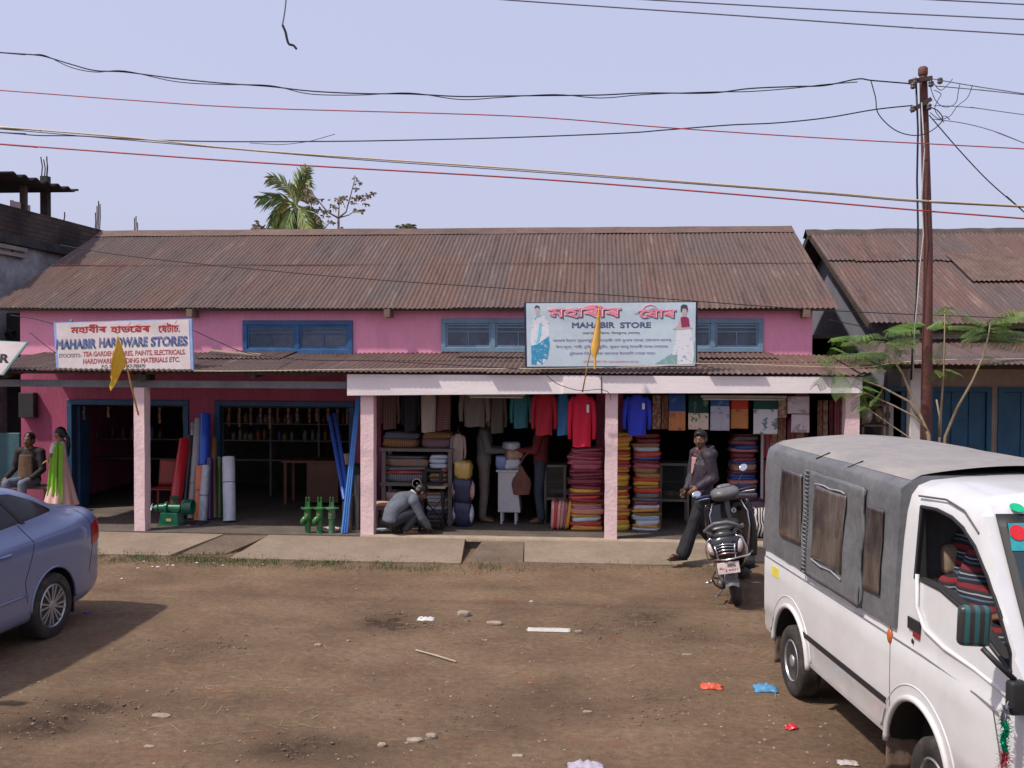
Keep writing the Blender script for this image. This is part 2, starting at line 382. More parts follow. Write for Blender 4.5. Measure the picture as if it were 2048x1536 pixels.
# ------------------------------------------------------------------ pavement aprons (sloping slabs of concrete)
YF, YW = 13.65, 15.5
def slab(px0a, px1a, px0b, px1b, mat_, pyb, lift=0.0, name='pavement', zt=.142):
    """a = back edge pixels, b = front edge pixels at row pyb"""
    yb = PZ(*((px0b+px1b)/2, pyb)).y; ya = YF-.06
    x0a, x1a = PY(px0a, 1085, ya).x, PY(px1a, 1085, ya).x; x0b, x1b = PZ(px0b, pyb).x, PZ(px1b, pyb).x
    n = 24; g = MB()
    def fn(u, v):
        x = (x0a+(x1a-x0a)*u)*(1-v) + (x0b+(x1b-x0b)*u)*v; y = ya+(yb-ya)*v
        if v == 1: y += .05*nz(x*2.2, 4.0) + .02*nz(x*9, 1)
        z = zt+(.018-zt)*v + lift + .006*nz(x*1.5, y*1.5)
        return (x, y, z)
    g.grid(fn, n, 8)
    k = len(g.v)
    # skirt down into the earth
    bd = [i for i in range(n)] + [j*n+n-1 for j in range(1, 8)] + [7*n+i for i in range(n-2, -1, -1)] + [j*n for j in range(6, 0, -1)]
    g.add([g.v[i] for i in bd] + [(g.v[i][0], g.v[i][1], -.05) for i in bd], [(i, (i+1)%len(bd), (i+1)%len(bd)+len(bd), i+len(bd)) for i in range(len(bd))])
    tag(g.build(name, mat_, ang=30), kind='structure')
slab(-60, 447, -260, 352, CONC, 1107)
slab(448, 537, 353, 449, CONC2, 1109, -.012)
slab(538, 930, 450, 925, CONC, 1124)
slab(965, 1048, 926, 1046, CONC2, 1128, -.03)
slab(1049, 1420, 1047, 1425, CONC, 1130)
slab(1421, 2160, 1426, 2300, CONC, 1132, -.004)
# ------------------------------------------------------------------ corrugated sheets
def corr(g, x0, x1, ya, za, yb, zb, rows=8, pitch=.076, amp=.0095, jit=.018, sheet=.74, seed=0, sag=.012, skew=None, xf=None):
    n = int((x1-x0)/pitch*8); sl = Vector((0, yb-ya, zb-za)).normalized(); nn = Vector((0, -sl.z, sl.y))
    if nn.z < 0: nn = -nn
    def fn(u, v):
        x = x0+(x1-x0)*u; k = math.floor(x/sheet)
        j = jit*(2*((math.sin(k*12.9898+seed)*43758.5453)%1)-1)
        h = amp*math.sin(2*math.pi*x/pitch) + sag*nz(x*.45+seed, v*1.5) + (.004 if k % 2 else 0)
        p = Vector((x, ya, za)) + Vector((0, yb-ya, zb-za))*v + nn*h - sl*(j*(1-v))
        if xf: p.x += xf(v)
        return p
    g.grid(fn, n, rows)
zE = sum(PY(px, py, 15.27).z for px, py in ((150,622),(800,613),(1500,613)))/3
zRg = sum(PY(px, py, 19.0).z for px, py in ((250,468),(900,456),(1500,460)))/3
xL, xR = PY(0, 628, 15.27).x-.22, PY(1679, 612, 15.27).x
bld = thing('shop_building', 'long pink shop row with a rusted corrugated tin roof and open front porch', 'building', (xL/2+xR/2, YW, 0))
yM = 17.15; tM = (yM-15.27)/(19-15.27); zM = zE+(zRg-zE)*tM
rf = MB(); corr(rf, xL, xR, 15.27, zE, yM+.10, zM+.042, seed=1, sag=.01); corr(rf, xL, xR, yM, zM+.008, 19.0, zRg+.012, seed=1, jit=.02, sag=.01)
corr(rf, xL, xR, 22.64, zE, 19.0, zRg+.012, rows=3, seed=3)
roof = rf.build('roof', TIN, bld, smooth=True, fix=False)
rc = MB(); n_ = 60
def ridgecap(u, v):
    x = xL+(xR-xL)*u; t = (v-.5)*2; a = .30
    zz = zRg+.035-abs(t)*a*(zRg-zE)/3.64 + (.012 if abs(t) < .3 else 0) + .008*nz(x*1.3, v)
    return (x, 19.0+t*a, zz)
rc.grid(ridgecap, n_, 7); rc.build('ridge_cap', M('rusted ridge sheet', (.13,.080,.064), .8, var=.2, scale=1.2, bump=.2), roof, smooth=True, fix=False)
# rafters ends / purlin ends
for px in (383, 776, 1160, 1612):
    x = PY(px, 625, 15.3).x; g = MB(); g.box(x-.045, x+.045, 15.20, YW, zE-.14, zE-.02); g.build('rafter_end', WOOD, bld)
g = MB(); g.box(xL+.05, xR-.05, 15.31, 15.35, zE-.04, zE+.004); g.build('eave_batten', DWOOD, bld)
wxl, wxr = PY(41, 700, YW).x, PY(1624, 700, YW).x
wlr = PY(1700, 900, YW).x
zdoor = PY(300, 800, YW).z; zshop = 2.2; zA = PY(800, 712, YW).z
def X(px): return PY(px, 850, YW).x
ops = [(X(135), X(378), zdoor), (X(430), X(709), zdoor), (X(762), X(1192), zshop), (X(1246), X(1668), zshop)]
g = MB(); xs = wxl
for a, b, t in ops:
    g.box(xs, a, YW, YW+.2, .1, t); xs = b
g.box(xs, wlr, YW, YW+.2, .1, zshop)
for (a, b, t), nxt in zip(ops, [ops[1][0], ops[2][0], ops[3][0], wlr]):
    pass
g.box(wxl, ops[1][1], YW, YW+.2, zdoor, zdoor+.0005+.3)
g2z = zdoor+.3005
g.box(ops[1][1], wlr, YW, YW+.2, zshop, g2z) if g2z > zshop else None
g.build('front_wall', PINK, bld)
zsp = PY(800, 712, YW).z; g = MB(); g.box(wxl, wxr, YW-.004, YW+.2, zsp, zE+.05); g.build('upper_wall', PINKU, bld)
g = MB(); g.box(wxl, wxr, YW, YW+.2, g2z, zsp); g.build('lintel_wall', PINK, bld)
g = MB()
for x0, x1 in ((wxl, wxl+.2), (wxr-.2, wxr)):
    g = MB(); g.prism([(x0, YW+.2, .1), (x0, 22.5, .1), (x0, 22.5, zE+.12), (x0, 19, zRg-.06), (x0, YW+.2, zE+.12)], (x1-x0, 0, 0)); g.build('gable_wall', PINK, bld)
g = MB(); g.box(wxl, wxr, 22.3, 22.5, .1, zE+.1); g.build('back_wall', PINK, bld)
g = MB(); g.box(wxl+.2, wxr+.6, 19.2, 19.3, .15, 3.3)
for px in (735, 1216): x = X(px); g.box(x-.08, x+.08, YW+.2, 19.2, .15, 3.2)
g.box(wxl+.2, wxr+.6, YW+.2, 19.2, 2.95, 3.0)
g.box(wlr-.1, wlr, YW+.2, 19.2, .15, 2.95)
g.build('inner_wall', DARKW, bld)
# upper vents
def vent(px0, px1, py0, py1, BLUE=BLUE):
    a, b = PY(px0, py1, YW), PY(px1, py0, YW); y = YW; f = .075
    wn = MB(); wn.box(a.x, b.x, y-.05, y, a.z, a.z+f); wn.box(a.x, b.x, y-.05, y, b.z-f, b.z)
    wn.box(a.x, a.x+f, y-.05, y, a.z+f, b.z-f); wn.box(b.x-f, b.x, y-.05, y, a.z+f, b.z-f)
    mid = (a.x+b.x)/2; wn.box(mid-f/2, mid+f/2, y-.05, y, a.z+f, b.z-f)
    W_ = wn.build('window', BLUE, bld, mods=[mod('BEVEL', width=.006, segments=1)])
    for x0, x1 in ((a.x+f, mid-f/2), (mid+f/2, b.x-f)):
        s_ = MB(); t = .03; z0, z1 = a.z+f, b.z-f; k = (z1-z0)
        s_.box(x0+.002, x1-.002, y-.03, y-.008, z0, z0+t); s_.box(x0+.002, x1-.002, y-.03, y-.008, z1-t, z1)
        s_.box(x0+.002, x0+t, y-.03, y-.008, z0+t, z1-t); s_.box(x1-t, x1-.002, y-.03, y-.008, z0+t, z1-t)
        for q in (.62, .80): s_.box(x0+t, x1-t, y-.028, y-.01, z0+k*q, z0+k*q+.02)
        s_.box((x0+x1)/2-.008, (x0+x1)/2+.008, y-.027, y-.01, z0+t, z0+k*.62)
        s_.build('sash', BLUE, W_)
        p = MB(); p.box(x0+.01, x1-.01, y-.014, y-.004, z0+.01, z1-.01)
        p.build('pane', PANE, W_)
BLUP = M('faded blue paint', (.17,.27,.36), .6, var=.12, scale=4)
PANE = M('dusty blue glass', (.075,.105,.15), .25, var=.25, scale=5, spec=.6)
vent(487, 706, 641, 707); vent(883, 1092, 637, 704, BLUP); vent(1326, 1526, 637, 704, BLUP)
# door frames of the hardware shop
for a, b, t in ops[:2]:
    g = MB(); f = .085; y0, y1 = YW-.03, YW+.12
    g.box(a-.0, a+f, y0, y1, .15, t-f); g.box(b-f, b, y0, y1, .15, t-f); g.box(a, b, y0, y1, t-f, t+.0)
    fr = g.build('door_frame', M('deep blue frame paint', (.022,.075,.16), .5, var=.15, scale=4), bld, mods=[mod('BEVEL', width=.006, segments=1)])
    d = MB(); xx = a+f
    for i in range(1): d.box(xx+.004+i*.06, xx+.056+i*.06, y1+.01+i*.3, y1+.30+i*.3, .17, t-f-.03)
    if a == ops[0][0]: d.build('folded_door', MC['deep blue frame paint'], bld)
# porch floor and lip
lx = X(-160)
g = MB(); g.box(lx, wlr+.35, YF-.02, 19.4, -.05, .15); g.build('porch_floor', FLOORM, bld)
g = MB()
def lip(u, v):
    x = PY(722, 1078, YF).x + u*(PY(1722, 1078, YF).x-PY(722, 1078, YF).x); e = .012*nz(x*5, 2)
    return [(x, YF-.058+e, .10), (x, YF-.062+e, .158), (x, YF+.03+e, .163), (x, YF+.14+.04*nz(x*3, 8), .152)][int(round(v*3))]
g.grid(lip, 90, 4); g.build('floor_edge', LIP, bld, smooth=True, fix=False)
# awning
zA0 = sum(PY(px, 744, 13.49).z for px in (200, 800, 1400))/3
zA1 = sum(PY(px, py, YW).z for px, py in ((450,706),(800,708),(1600,706)))/3
ax0, ax1 = PY(-70, 745, 13.49).x, PY(1730, 745, 13.49).x
g = MB(); corr(g, ax0, ax1, 13.49, zA0, YW-.005, zA1, seed=9, jit=.025, sag=.02, rows=7)
aw = g.build('porch_roof', TIN, bld, smooth=True, fix=False)
g = MB()
for xa, xb, ya in ((PY(385,720,14.6).x, PY(560,720,14.6).x, 14.6), (PY(900,720,14.3).x, PY(1050,720,14.3).x, 14.9), (PY(1400,715,14.8).x, PY(1560,715,14.8).x, 14.9)):
    g = MB(); corr(g, xa, xb, ya, zA0+(zA1-zA0)*(ya-13.49)/(YW-13.49)+.022, YW-.02, zA1+.022, seed=3, rows=3); g.build('patch_sheet', TIN2, aw, smooth=True, fix=False)
g = MB()
for xa, xb in ((PY(405,720,14.7).x, PY(522,720,14.7).x),):
    z_ = zA0+(zA1-zA0)*.68
    g.bar((xa, 15.0, z_+.12), (xb, 14.7, z_+.05), .04, .03)
g.build('loose_batten', M('pale batten', (.45,.34,.26), .8), aw)
zB = PY(350, 768, 13.78).z
g = MB(); g.box(ax0, PY(696, 768, 13.75).x, 13.7, 13.82, zB-.05, zB+.05); g.build('beam', STEEL, bld)
g = MB(); g.box(ax0, ax1-.1, 13.60, 13.64, zA0-.05, zA0-.004); g.box(ax0, ax1-.1, 14.6, 14.66, zA0+.10, zA0+.16); g.build('purlin', DWOOD, bld)
for px in (20, 285, 510, 735, 980, 1222, 1460, 1700):
    x = PY(px, 760, 13.7).x; g = MB(); g.bar((x, 13.60, zA0-.07), (x, YW, zA1-.09), .07, .08); g.build('rafter', DWOOD, bld)
# posts
PX4 = [(265, 294, 780, 0), (721, 747, 790, 0), (1210, 1235, 786, 0), (1690, 1718, 786, 0)]
posts = []
for px0, px1, pt, _ in PX4:
    a, b = PY(px0, 925, YF), PY(px1, 925, YF); zt = PY(px0, pt, YF).z
    if px0 < 300: a, b = PY(268, 925, YF), PY(289, 925, YF); zt = zB-.05
    x0, x1 = a.x, b.x; g = MB()
    def fn(u, v, x0=x0, x1=x1, zt=zt):
        c = [(x0,YF),(x1,YF),(x1,YF+.19),(x0,YF+.19)]; t = u*4; i = int(t) % 4; f = t-int(t); p = c[i]; q = c[(i+1) % 4]
        x = p[0]+(q[0]-p[0])*f; y = p[1]+(q[1]-p[1])*f; z = .145+(zt-.145)*v
        k = 1 if f else .6
        return (x+.007*nz(z*4+x, u*9, 1)*k, y+.006*nz(z*4, u*9, 5)*k, z)
    g.grid(fn, 16, 40, True); g.add([(x0+.01,YF+.01,zt-.002),(x1-.01,YF+.01,zt-.002),(x1-.01,YF+.18,zt-.002),(x0+.01,YF+.18,zt-.002)], [(0,1,2,3)])
    posts.append(g.build('post', POSTM, bld, smooth=True, ang=40))
g = MB(); x = posts[0].data.vertices[0].co.x
g.box(x+.02, x+.20, 13.6, 13.9, zB+.05, zB+.16); g.build('beam_bracket', DWOOD, bld)
# fascia boards
fa = PY(694, 755, 13.55); fb = PY(1126, 755, 13.55); fc = PY(1724, 755, 13.55)
z0a = PY(700, 791, 13.55).z; z0b = PY(1125, 787, 13.55).z; z0c = PY(1700, 786, 13.55).z
def fascia(x0, x1, za, zb, y, nm):
    g = MB(); g.prism([(x0, y, za), (x1, y, zb), (x1, y, zA0-.035), (x0, y, zA0-.035)], (0, .028, 0)); return g.build(nm, FASC, bld)
fascia(fa.x, fb.x+.3, z0a, z0b, 13.555, 'fascia_board')
fascia(fb.x, fc.x, z0b+.005, z0c, 13.528, 'fascia_board')
g = MB(); x = PY(1203, 760, 13.5).x; g.box(x-.006, x+.006, 13.520, 13.526, z0b+.01, zA0-.05); g.build('fascia_joint', DWOOD, bld)
# ------------------------------------------------------------------ right neighbour
def PX(px, py, X_):
    r = ray(px, py); t = X_/r.x; return Vector((X_, r.y*t, CH+r.z*t))
YN = 15.55
nzE = sum(PY(px, 646, 15.05).z for px in (1780, 1950))/2; nzR = sum(PY(px, 463, 19.4).z for px in (1650, 1950))/2
nx0 = (PY(1609, 461, 19.4).x + PY(1747, 647, 15.05).x)/2; nx1 = nx0 + 11
nb = thing('neighbour_shop', 'cream shop row with shut blue plank doors under a patched rusty tin roof', 'building', (nx0+4, YN, 0))
zm = nzE+(nzR-nzE)*.62; ym = 15.05+4.35*.62
g = MB(); corr(g, nx0, nx1, 15.05, nzE, ym+.1, zm+.02, seed=21); corr(g, nx0, nx1, ym, zm+.015, 19.4, nzR, seed=24, jit=.05); corr(g, nx0, nx1, 23.7, nzE, 19.4, nzR+.0, rows=3, seed=27)
nroof = g.build('roof', TIN2, nb, smooth=True, fix=False)
g = MB(); g.grid(lambda u, v: (nx0-.05+(nx1-nx0)*u, 19.4+(v-.5)*.44, nzR+.05-abs(v-.5)*.30+.02*nz(u*40, v)), 60, 5); g.build('ridge_cap', DWOOD, nroof, smooth=True, fix=False)
RP = M('red rust patch', (.125,.078,.062), .85, var=.2, scale=3)
g = MB(); xa = PY(1905, 520, 17.6).x; corr(g, xa, xa+1.6, 16.7, nzE+(nzR-nzE)*.38+.03, 18.0, nzE+(nzR-nzE)*.675+.045, rows=3, seed=2, jit=.0); g.build('patch_sheet', RP, nroof, smooth=True, fix=False)
g = MB(); gx0 = nx0+.42
g.prism([(gx0, YN, .1), (gx0, 23.2, .1), (gx0, 23.2, nzE+.18), (gx0, 19.4, nzR-.07), (gx0, YN, nzE+.18)], (.2, 0, 0)); g.build('gable_wall', M('blue grey plaster', (.19,.20,.235), .9, var=.08, scale=1.5), nb)
g = MB(); g.bar((nx0+.03, 15.1, nzE-.05), (nx0+.03, 19.4, nzR-.06), .05, .09); g.bar((nx0+.03, 23.6, nzE-.05), (nx0+.03, 19.4, nzR-.06), .05, .09); g.build('barge_board', DWOOD, nb)
nd = [(PY(1768, 900, YN).x, PY(1822, 900, YN).x), (PY(1857, 900, YN).x, PY(1981, 900, YN).x), (PY(1994, 900, YN).x, PY(2125, 900, YN).x), (PY(2150, 900, YN).x, PY(2260, 900, YN).x)]
zd = PY(1900, 774, YN).z
g = MB(); xs = gx0+.2
for a, b in nd: g.box(xs, a, YN, YN+.2, .1, zd); xs = b
g.box(xs, nx1, YN, YN+.2, .1, zd); g.box(gx0+.2, nx1, YN, YN+.2, zd, nzE+.15); g.build('front_wall', CREAM, nb)
g = MB(); g.box(gx0+.2, nx1, 23.0, 23.2, .1, nzE+.1); g.build('back_wall', CREAM, nb)
for a, b in nd:
    f = .07; g = MB(); g.box(a, a+f, YN-.03, YN+.05, .12, zd-f); g.box(b-f, b, YN-.03, YN+.05, .12, zd-f); g.box(a, b, YN-.03, YN+.05, zd-f, zd)
    fr = g.build('door_frame', BLUE2, nb)
    g = MB(); n = max(2, int((b-a-2*f)/.24)); wd = (b-a-2*f)/n
    for i in range(n): g.box(a+f+i*wd+.004, a+f+(i+1)*wd-.004, YN+.012, YN+.05, .14, zd-f-.004)
    g.build('door', BLUE2, nb, mods=[mod('BEVEL', width=.005, segments=1)])
g = MB(); g.box(nx0-.3, nx1, YN+.3, YN+.35, .1, zd); g.build('inner_wall', BLACKM, nb)
# its own porch roof, lean-to strip under the eave, posts, floor
za0 = PY(1950, 728, 13.45).z; za1 = PY(1900, 678, YN).z
bx0 = PY(1785, 735, 13.45).x
g = MB(); corr(g, bx0-.1, nx1, 13.45, za0, YN-.01, za1, seed=31, jit=.03, rows=6, xf=lambda v: -.9*v if False else 0)
na = g.build('porch_roof', TIN2, nb, smooth=True, fix=False)
g = MB(); corr(g, gx0+.2, nx1, YN-.14, za1+.1, YN-.04, nzE-.06, rows=3, seed=8, jit=.0); g.build('vent_strip', STEEL, nb, smooth=True, fix=False)
g = MB()
for x0_, x1_ in ((PY(1705,730,13.9).x, bx0+.02),):
    corr(g, x0_, x1_, 13.5, za0-.12, 15.2, za0+.12, rows=4, seed=13, jit=.05)
g.build('patch_sheet', TIN, na, smooth=True, fix=False)
for px0, px1 in ((1820, 1841), (2075, 2096)):
    a, b = PY(px0, 850, 13.75), PY(px1, 850, 13.75); g = MB(); g.box(a.x, b.x, 13.75, 13.92, .1, za0-.06)
    g.build('post', M('white plaster post', (.62,.58,.55), .85, var=.06, dirt=.3), nb, mods=[mod('BEVEL', width=.01, segments=2)])
g = MB(); g.box(bx0-.3, nx1, 13.82, 13.9, za0-.07, za0-.012); g.build('beam', DWOOD, nb)
g = MB(); g.box(wlr+.352, nx1, YF+.1, 19.4, -.05, .12); g.build('porch_floor', CONC2, nb)
# small white notice and a shelf of tins at the gap
g = MB(); a = PY(1763, 895, 14.6); g.box(a.x, a.x+.16, 14.6, 14.62, a.z+.04, a.z+.62); q = g.build('notice_board', M('soiled white paper', (.55,.53,.5), .8, var=.1), None); tag(q, 'narrow off white notice sheet hanging before the blue doors right of the pink post', 'notice')
g = MB(); g.box(a.x+.05, a.x+.11, 14.588, 14.597, a.z+.42, a.z+.5); g.build('picture', DWOOD, q)
g = MB(); s0 = PY(1724, 880, 14.2)
st = thing('display_rack', 'open wooden rack of wrapped bundles just right of the end porch post', 'rack', (s0.x+.15, 14.3, .12))
for z_ in (.5, 1.0, PY(1740, 853, 14.2).z, PY(1740, 812, 14.2).z): g.box(s0.x, s0.x+.36, 14.2, 14.5, z_, z_+.025)
for dx in (0, .33): g.box(s0.x+dx, s0.x+dx+.03, 14.2, 14.23, .12, PY(1740, 812, 14.2).z); g.box(s0.x+dx, s0.x+dx+.03, 14.47, 14.5, .12, PY(1740, 812, 14.2).z)
g.build('frame', WOOD, st)
cols = [(.5,.42,.34), (.42,.12,.08), (.55,.5,.45), (.3,.2,.14)]
k = 0
for z_ in (1.025, PY(1740, 853, 14.2).z+.025):
    for dx in (.03, .19):
        g = MB(); g.ball((s0.x+dx+.07, 14.33, z_+.12), (.075, .1, .12), 10)
        q = g.build('wrapped_bundle', M('bundle%d' % k, cols[k], .7, var=.3, scale=12), smooth=True)
        tag(q, ['plump cream bundle at the left of the lower shelf beside the pink end post', 'dark red bundle at the right of the lower shelf of that small rack', 'white wrapped bundle at the left of the upper rack shelf by the pink end post', 'brown bundle at the right of the upper rack shelf by the pink end post'][k], 'bundle'); k += 1
# ------------------------------------------------------------------ unfinished building behind on the left
LX = -10.4
BRICK = M('blackened brick', (.075,.055,.045), .95, var=.35, scale=6, bump=.8, bscale=18, col2=(.03,.026,.024))
def brickmat():
    m, nt, b = newmat('sooty brickwork'); L = nt.links.new
    tc = N(nt, 'TexCoord'); mp = N(nt, 'Mapping'); mp.inputs['Rotation'].default_value = (R(90), 0, R(90)); L(tc.outputs['Object'], mp.inputs[0])
    sp = N(nt, 'SeparateXYZ'); L(tc.outputs['Object'], sp.inputs[0]); cb = N(nt, 'CombineXYZ'); ad = N(nt, 'Math', operation='ADD'); L(sp.outputs[0], ad.inputs[0]); L(sp.outputs[1], ad.inputs[1]); L(ad.outputs[0], cb.inputs[0]); L(sp.outputs[2], cb.inputs[1])
    br = N(nt, 'TexBrick', i_Scale=1.0); br.inputs['Brick Width'].default_value = .25; br.inputs['Row Height'].default_value = .085; br.inputs['Mortar Size'].default_value = .01
    br.inputs['Color1'].default_value = (.085,.05,.038,1); br.inputs['Color2'].default_value = (.05,.036,.03,1); br.inputs['Mortar'].default_value = (.035,.032,.03,1)
    L(cb.outputs[0], br.inputs['Vector'])
    n = N(nt, 'TexNoise', i_Scale=1.2, i_Detail=7.0); L(tc.outputs['Object'], n.inputs['Vector'])
    r = N(nt, 'MapRange'); r.inputs[1].default_value = .35; r.inputs[2].default_value = .65; r.inputs[3].default_value = .4; r.inputs[4].default_value = 1.5; L(n.outputs[0], r.inputs[0])
    s_ = N(nt, 'VectorMath', operation='SCALE'); L(br.outputs[0], s_.inputs[0]); L(r.outputs[0], s_.inputs['Scale']); L(s_.outputs[0], b.inputs['Base Color'])
    b.inputs['Roughness'].default_value = .95; bp = N(nt, 'Bump', i_Strength=.8, i_Distance=.02); L(br.outputs['Fac'], bp.inputs['Height']); bp.invert = True; L(bp.outputs[0], b.inputs['Normal'])
    return m
BR = brickmat()
zp = (PX(5, 402, LX).z + PX(200, 463, LX).z)/2; zs = PX(60, 478, LX).z; zs2 = zs-.16
cb_ = thing('concrete_building', 'unfinished two storey grey cement building with a blackened brick parapet behind the pink shops', 'building', (LX-3, 22, 0))
g = MB(); g.box(LX-6, LX-.06, 15.5, 27, 0, zs2); g.build('wall', BARE, cb_)
g = MB(); g.box(LX-6.1, LX+.04, 15.4, 27.1, zs2, zs); g.build('floor_slab', M('dark wet slab', (.05,.045,.045), .9, var=.3, scale=3), cb_)
g = MB(); g.box(LX-.2, LX-.02, 15.6, 26.9, zs, zp); g.box(LX-5.9, LX-.2, 26.7, 26.9, zs, zp); g.build('parapet', BR, cb_)
gl = PX(35, 498, LX); g = MB(); z0, z1 = PX(35, 514, LX).z, PX(35, 478, LX).z-.0; z1 = min(z1, zs2-.03); y0 = 16.2; y1 = PX(52, 512, LX).y
g.box(LX-.05, LX+.03, y0, y1, z1-.07, z1); g.box(LX-.05, LX+.03, y0, y1, z0, z0+.06)
yy = y0
while yy < y1: g.box(LX-.05, LX-.02, yy, yy+.06, z0+.06, z1-.07); yy += .9
g.box(LX-.05, LX-.02, y0, y1, (z0+z1)/2-.02, (z0+z1)/2+.02)
g.build('grille', M('pale grille', (.3,.25,.22), .9), cb_); g = MB(); g.box(LX-.07, LX-.052, y0, y1, z0, z1)
g = MB(); g.box(LX-.0595, LX-.053, y0+.01, y1-.05, z0+.02, z1-.02); g.build('grille_recess', BLACKM, cb_)
REB = M('rusty bar', (.09,.055,.045), .9)
colm = PX(91, 400, LX-.2); g = MB(); zc = PX(91, 353, LX-.2).z; g.box(colm.x-.07, colm.x+.07, colm.y-.07, colm.y+.07, zs, zc); g.build('column', M('dark raw column', (.05,.043,.042), .95, var=.3), cb_)
for dx, dy in ((-.05,-.05), (.05,-.05), (.0,.05), (-.05,.05)):
    g = MB(); h = PX(91, 313+random.randint(0, 6), LX-.2).z; g.tube([(colm.x+dx, colm.y+dy, zc-.05), (colm.x+dx+.02, colm.y+dy, (zc+h)/2), (colm.x+dx*1.2, colm.y+dy, h)], .011, 6); g.build('rebar', REB, cb_)
for px, pb, tops in ((190, 462, (425, 412, 402, 408)), (268, 470, (436, 432, 445)), (128, 440, (424,))):
    for i, pt in enumerate(tops):
        a = PX(px+i*3, pb, LX-.1); b = PX(px+i*3+1, pt, LX-.1); g = MB(); g.tube([a, (a+b)/2+Vector((0,.02,0)), b], .013, 6); g.build('rebar', REB, cb_)
a, b = PX(-40, 345, LX-.3), PX(104, 382, LX-.3)
g = MB(); g.grid(lambda u, v: (LX-2.6*v+.25, a.y+(b.y-a.y)*u, a.z+(b.z-a.z)*u-.35*v*0+.03*math.sin(u*40)), 80, 4); sh = g.build('roof_sheet', M('sooty tin', (.035,.03,.03), .9), cb_, smooth=True, fix=False, mods=[mod('SOLIDIFY', thickness=.03)])
g = MB(); g.bar((LX-.1, PX(58,420,LX).y, zp-.02), (LX-.1, PX(58,420,LX).y, PX(58, 372, LX).z), .1, .1); g.build('roof_prop', DWOOD, cb_)
g = MB(); aa = PX(22, 402, LX-.1); bb = PX(62, 412, LX-.1)
g.grid(lambda u, v: (LX-.12+.02*math.sin(u*19), aa.y+(bb.y-aa.y)*u, aa.z+.02-.38*v+.0*u), 16, 6); q = g.build('hanging_cloth', M('pale cloth', (.45,.38,.36), .9), None, fix=False, mods=[mod('SOLIDIFY', thickness=.01)]); tag(q, 'pale cloth drying on the brick parapet beside the raw column', 'cloth')
# stall at the far left end of the porch
ls = thing('end_stall', 'dark open stall at the left end of the porch with a teal panel', 'stall', (X(-40), 16.5, .15))
g = MB(); x0 = X(-150); g.box(x0, wxl-.01, 17.0, 17.1, .15, 3.4); g.box(x0, wxl-.01, YW+.1, 17.0, 2.5, 2.56); g.build('back_wall', M('near black wall', (.03,.028,.028), .9), ls)  # one even near-black colour on back wall and ceiling
a = PY(-30, 962, 15.9); b = PY(39, 866, 15.9); g = MB(); g.box(a.x, b.x, 15.9, 15.96, .15, b.z); g.build('panel', M('teal paint', (.05,.12,.14), .6), ls, mods=[mod('BEVEL', width=.01, segments=1)])
g = MB(); a = PY(45, 835, YW-.02); b = PY(75, 785, YW-.02); g.box(a.x, b.x, YW-.14, YW-.004, a.z, b.z); q = g.build('meter_box', M('dark meter box', (.03,.028,.03), .6), None, mods=[mod('BEVEL', width=.012, segments=2)])
tag(q, 'small dark electricity meter box on the pink wall above the seated man', 'meter box')
# ------------------------------------------------------------------ vehicle helpers
def boolean(o, cutters):
    tmp = []; par = o.parent; o.parent = None
    for g, mt in cutters:
        c = g.build('cutter', mt); tmp.append(c)
        md = o.modifiers.new('b', 'BOOLEAN'); md.operation = 'DIFFERENCE'; md.object = c; md.solver = 'EXACT'
        try: md.material_mode = 'TRANSFER'
        except Exception: pass
    dg = bpy.context.evaluated_depsgraph_get(); dg.update()
    me = bpy.data.meshes.new_from_object(o.evaluated_get(dg))
    for md in list(o.modifiers): o.modifiers.remove(md)
    o.data = me
    for c in tmp: bpy.data.objects.remove(c)
    o.parent = par
def finish(o, ang=35):
    me = o.data; me.polygons.foreach_set('use_smooth', [True]*len(me.polygons)); me.set_sharp_from_angle(angle=R(ang))
def loft(g, secs, flip=False):
    """secs: list of (x, [(y,z) half section from bottom centre to top centre])"""
    n = len(secs[0][1]); ring = []
    for x, p in secs:
        pr = [(x, y, z) for y, z in p] + [(x, -y, z) for y, z in p[-2:0:-1]]
        ring.append(pr)
    k = len(ring[0]); o = len(g.v)
    vs = [q for r in ring for q in r]
    fs = [(i*k+j, i*k+(j+1) % k, (i+1)*k+(j+1) % k, (i+1)*k+j) for i in range(len(ring)-1) for j in range(k)]
    fs += [tuple(range(k-1, -1, -1)), tuple(range((len(ring)-1)*k, len(ring)*k))]
    g.add(vs, fs)
TYRE = M('dusty tyre rubber', (.035,.030,.027), .9, var=.3, scale=9, dirt=.5)
CHROME = M('bright metal', (.75,.75,.76), .18, 1.0, var=.02)
SILV = M('silver wheel paint', (.45,.45,.46), .4, .7, var=.08, scale=8, dirt=.35)
RUBBER = M('black trim', (.02,.02,.021), .55, var=.1)
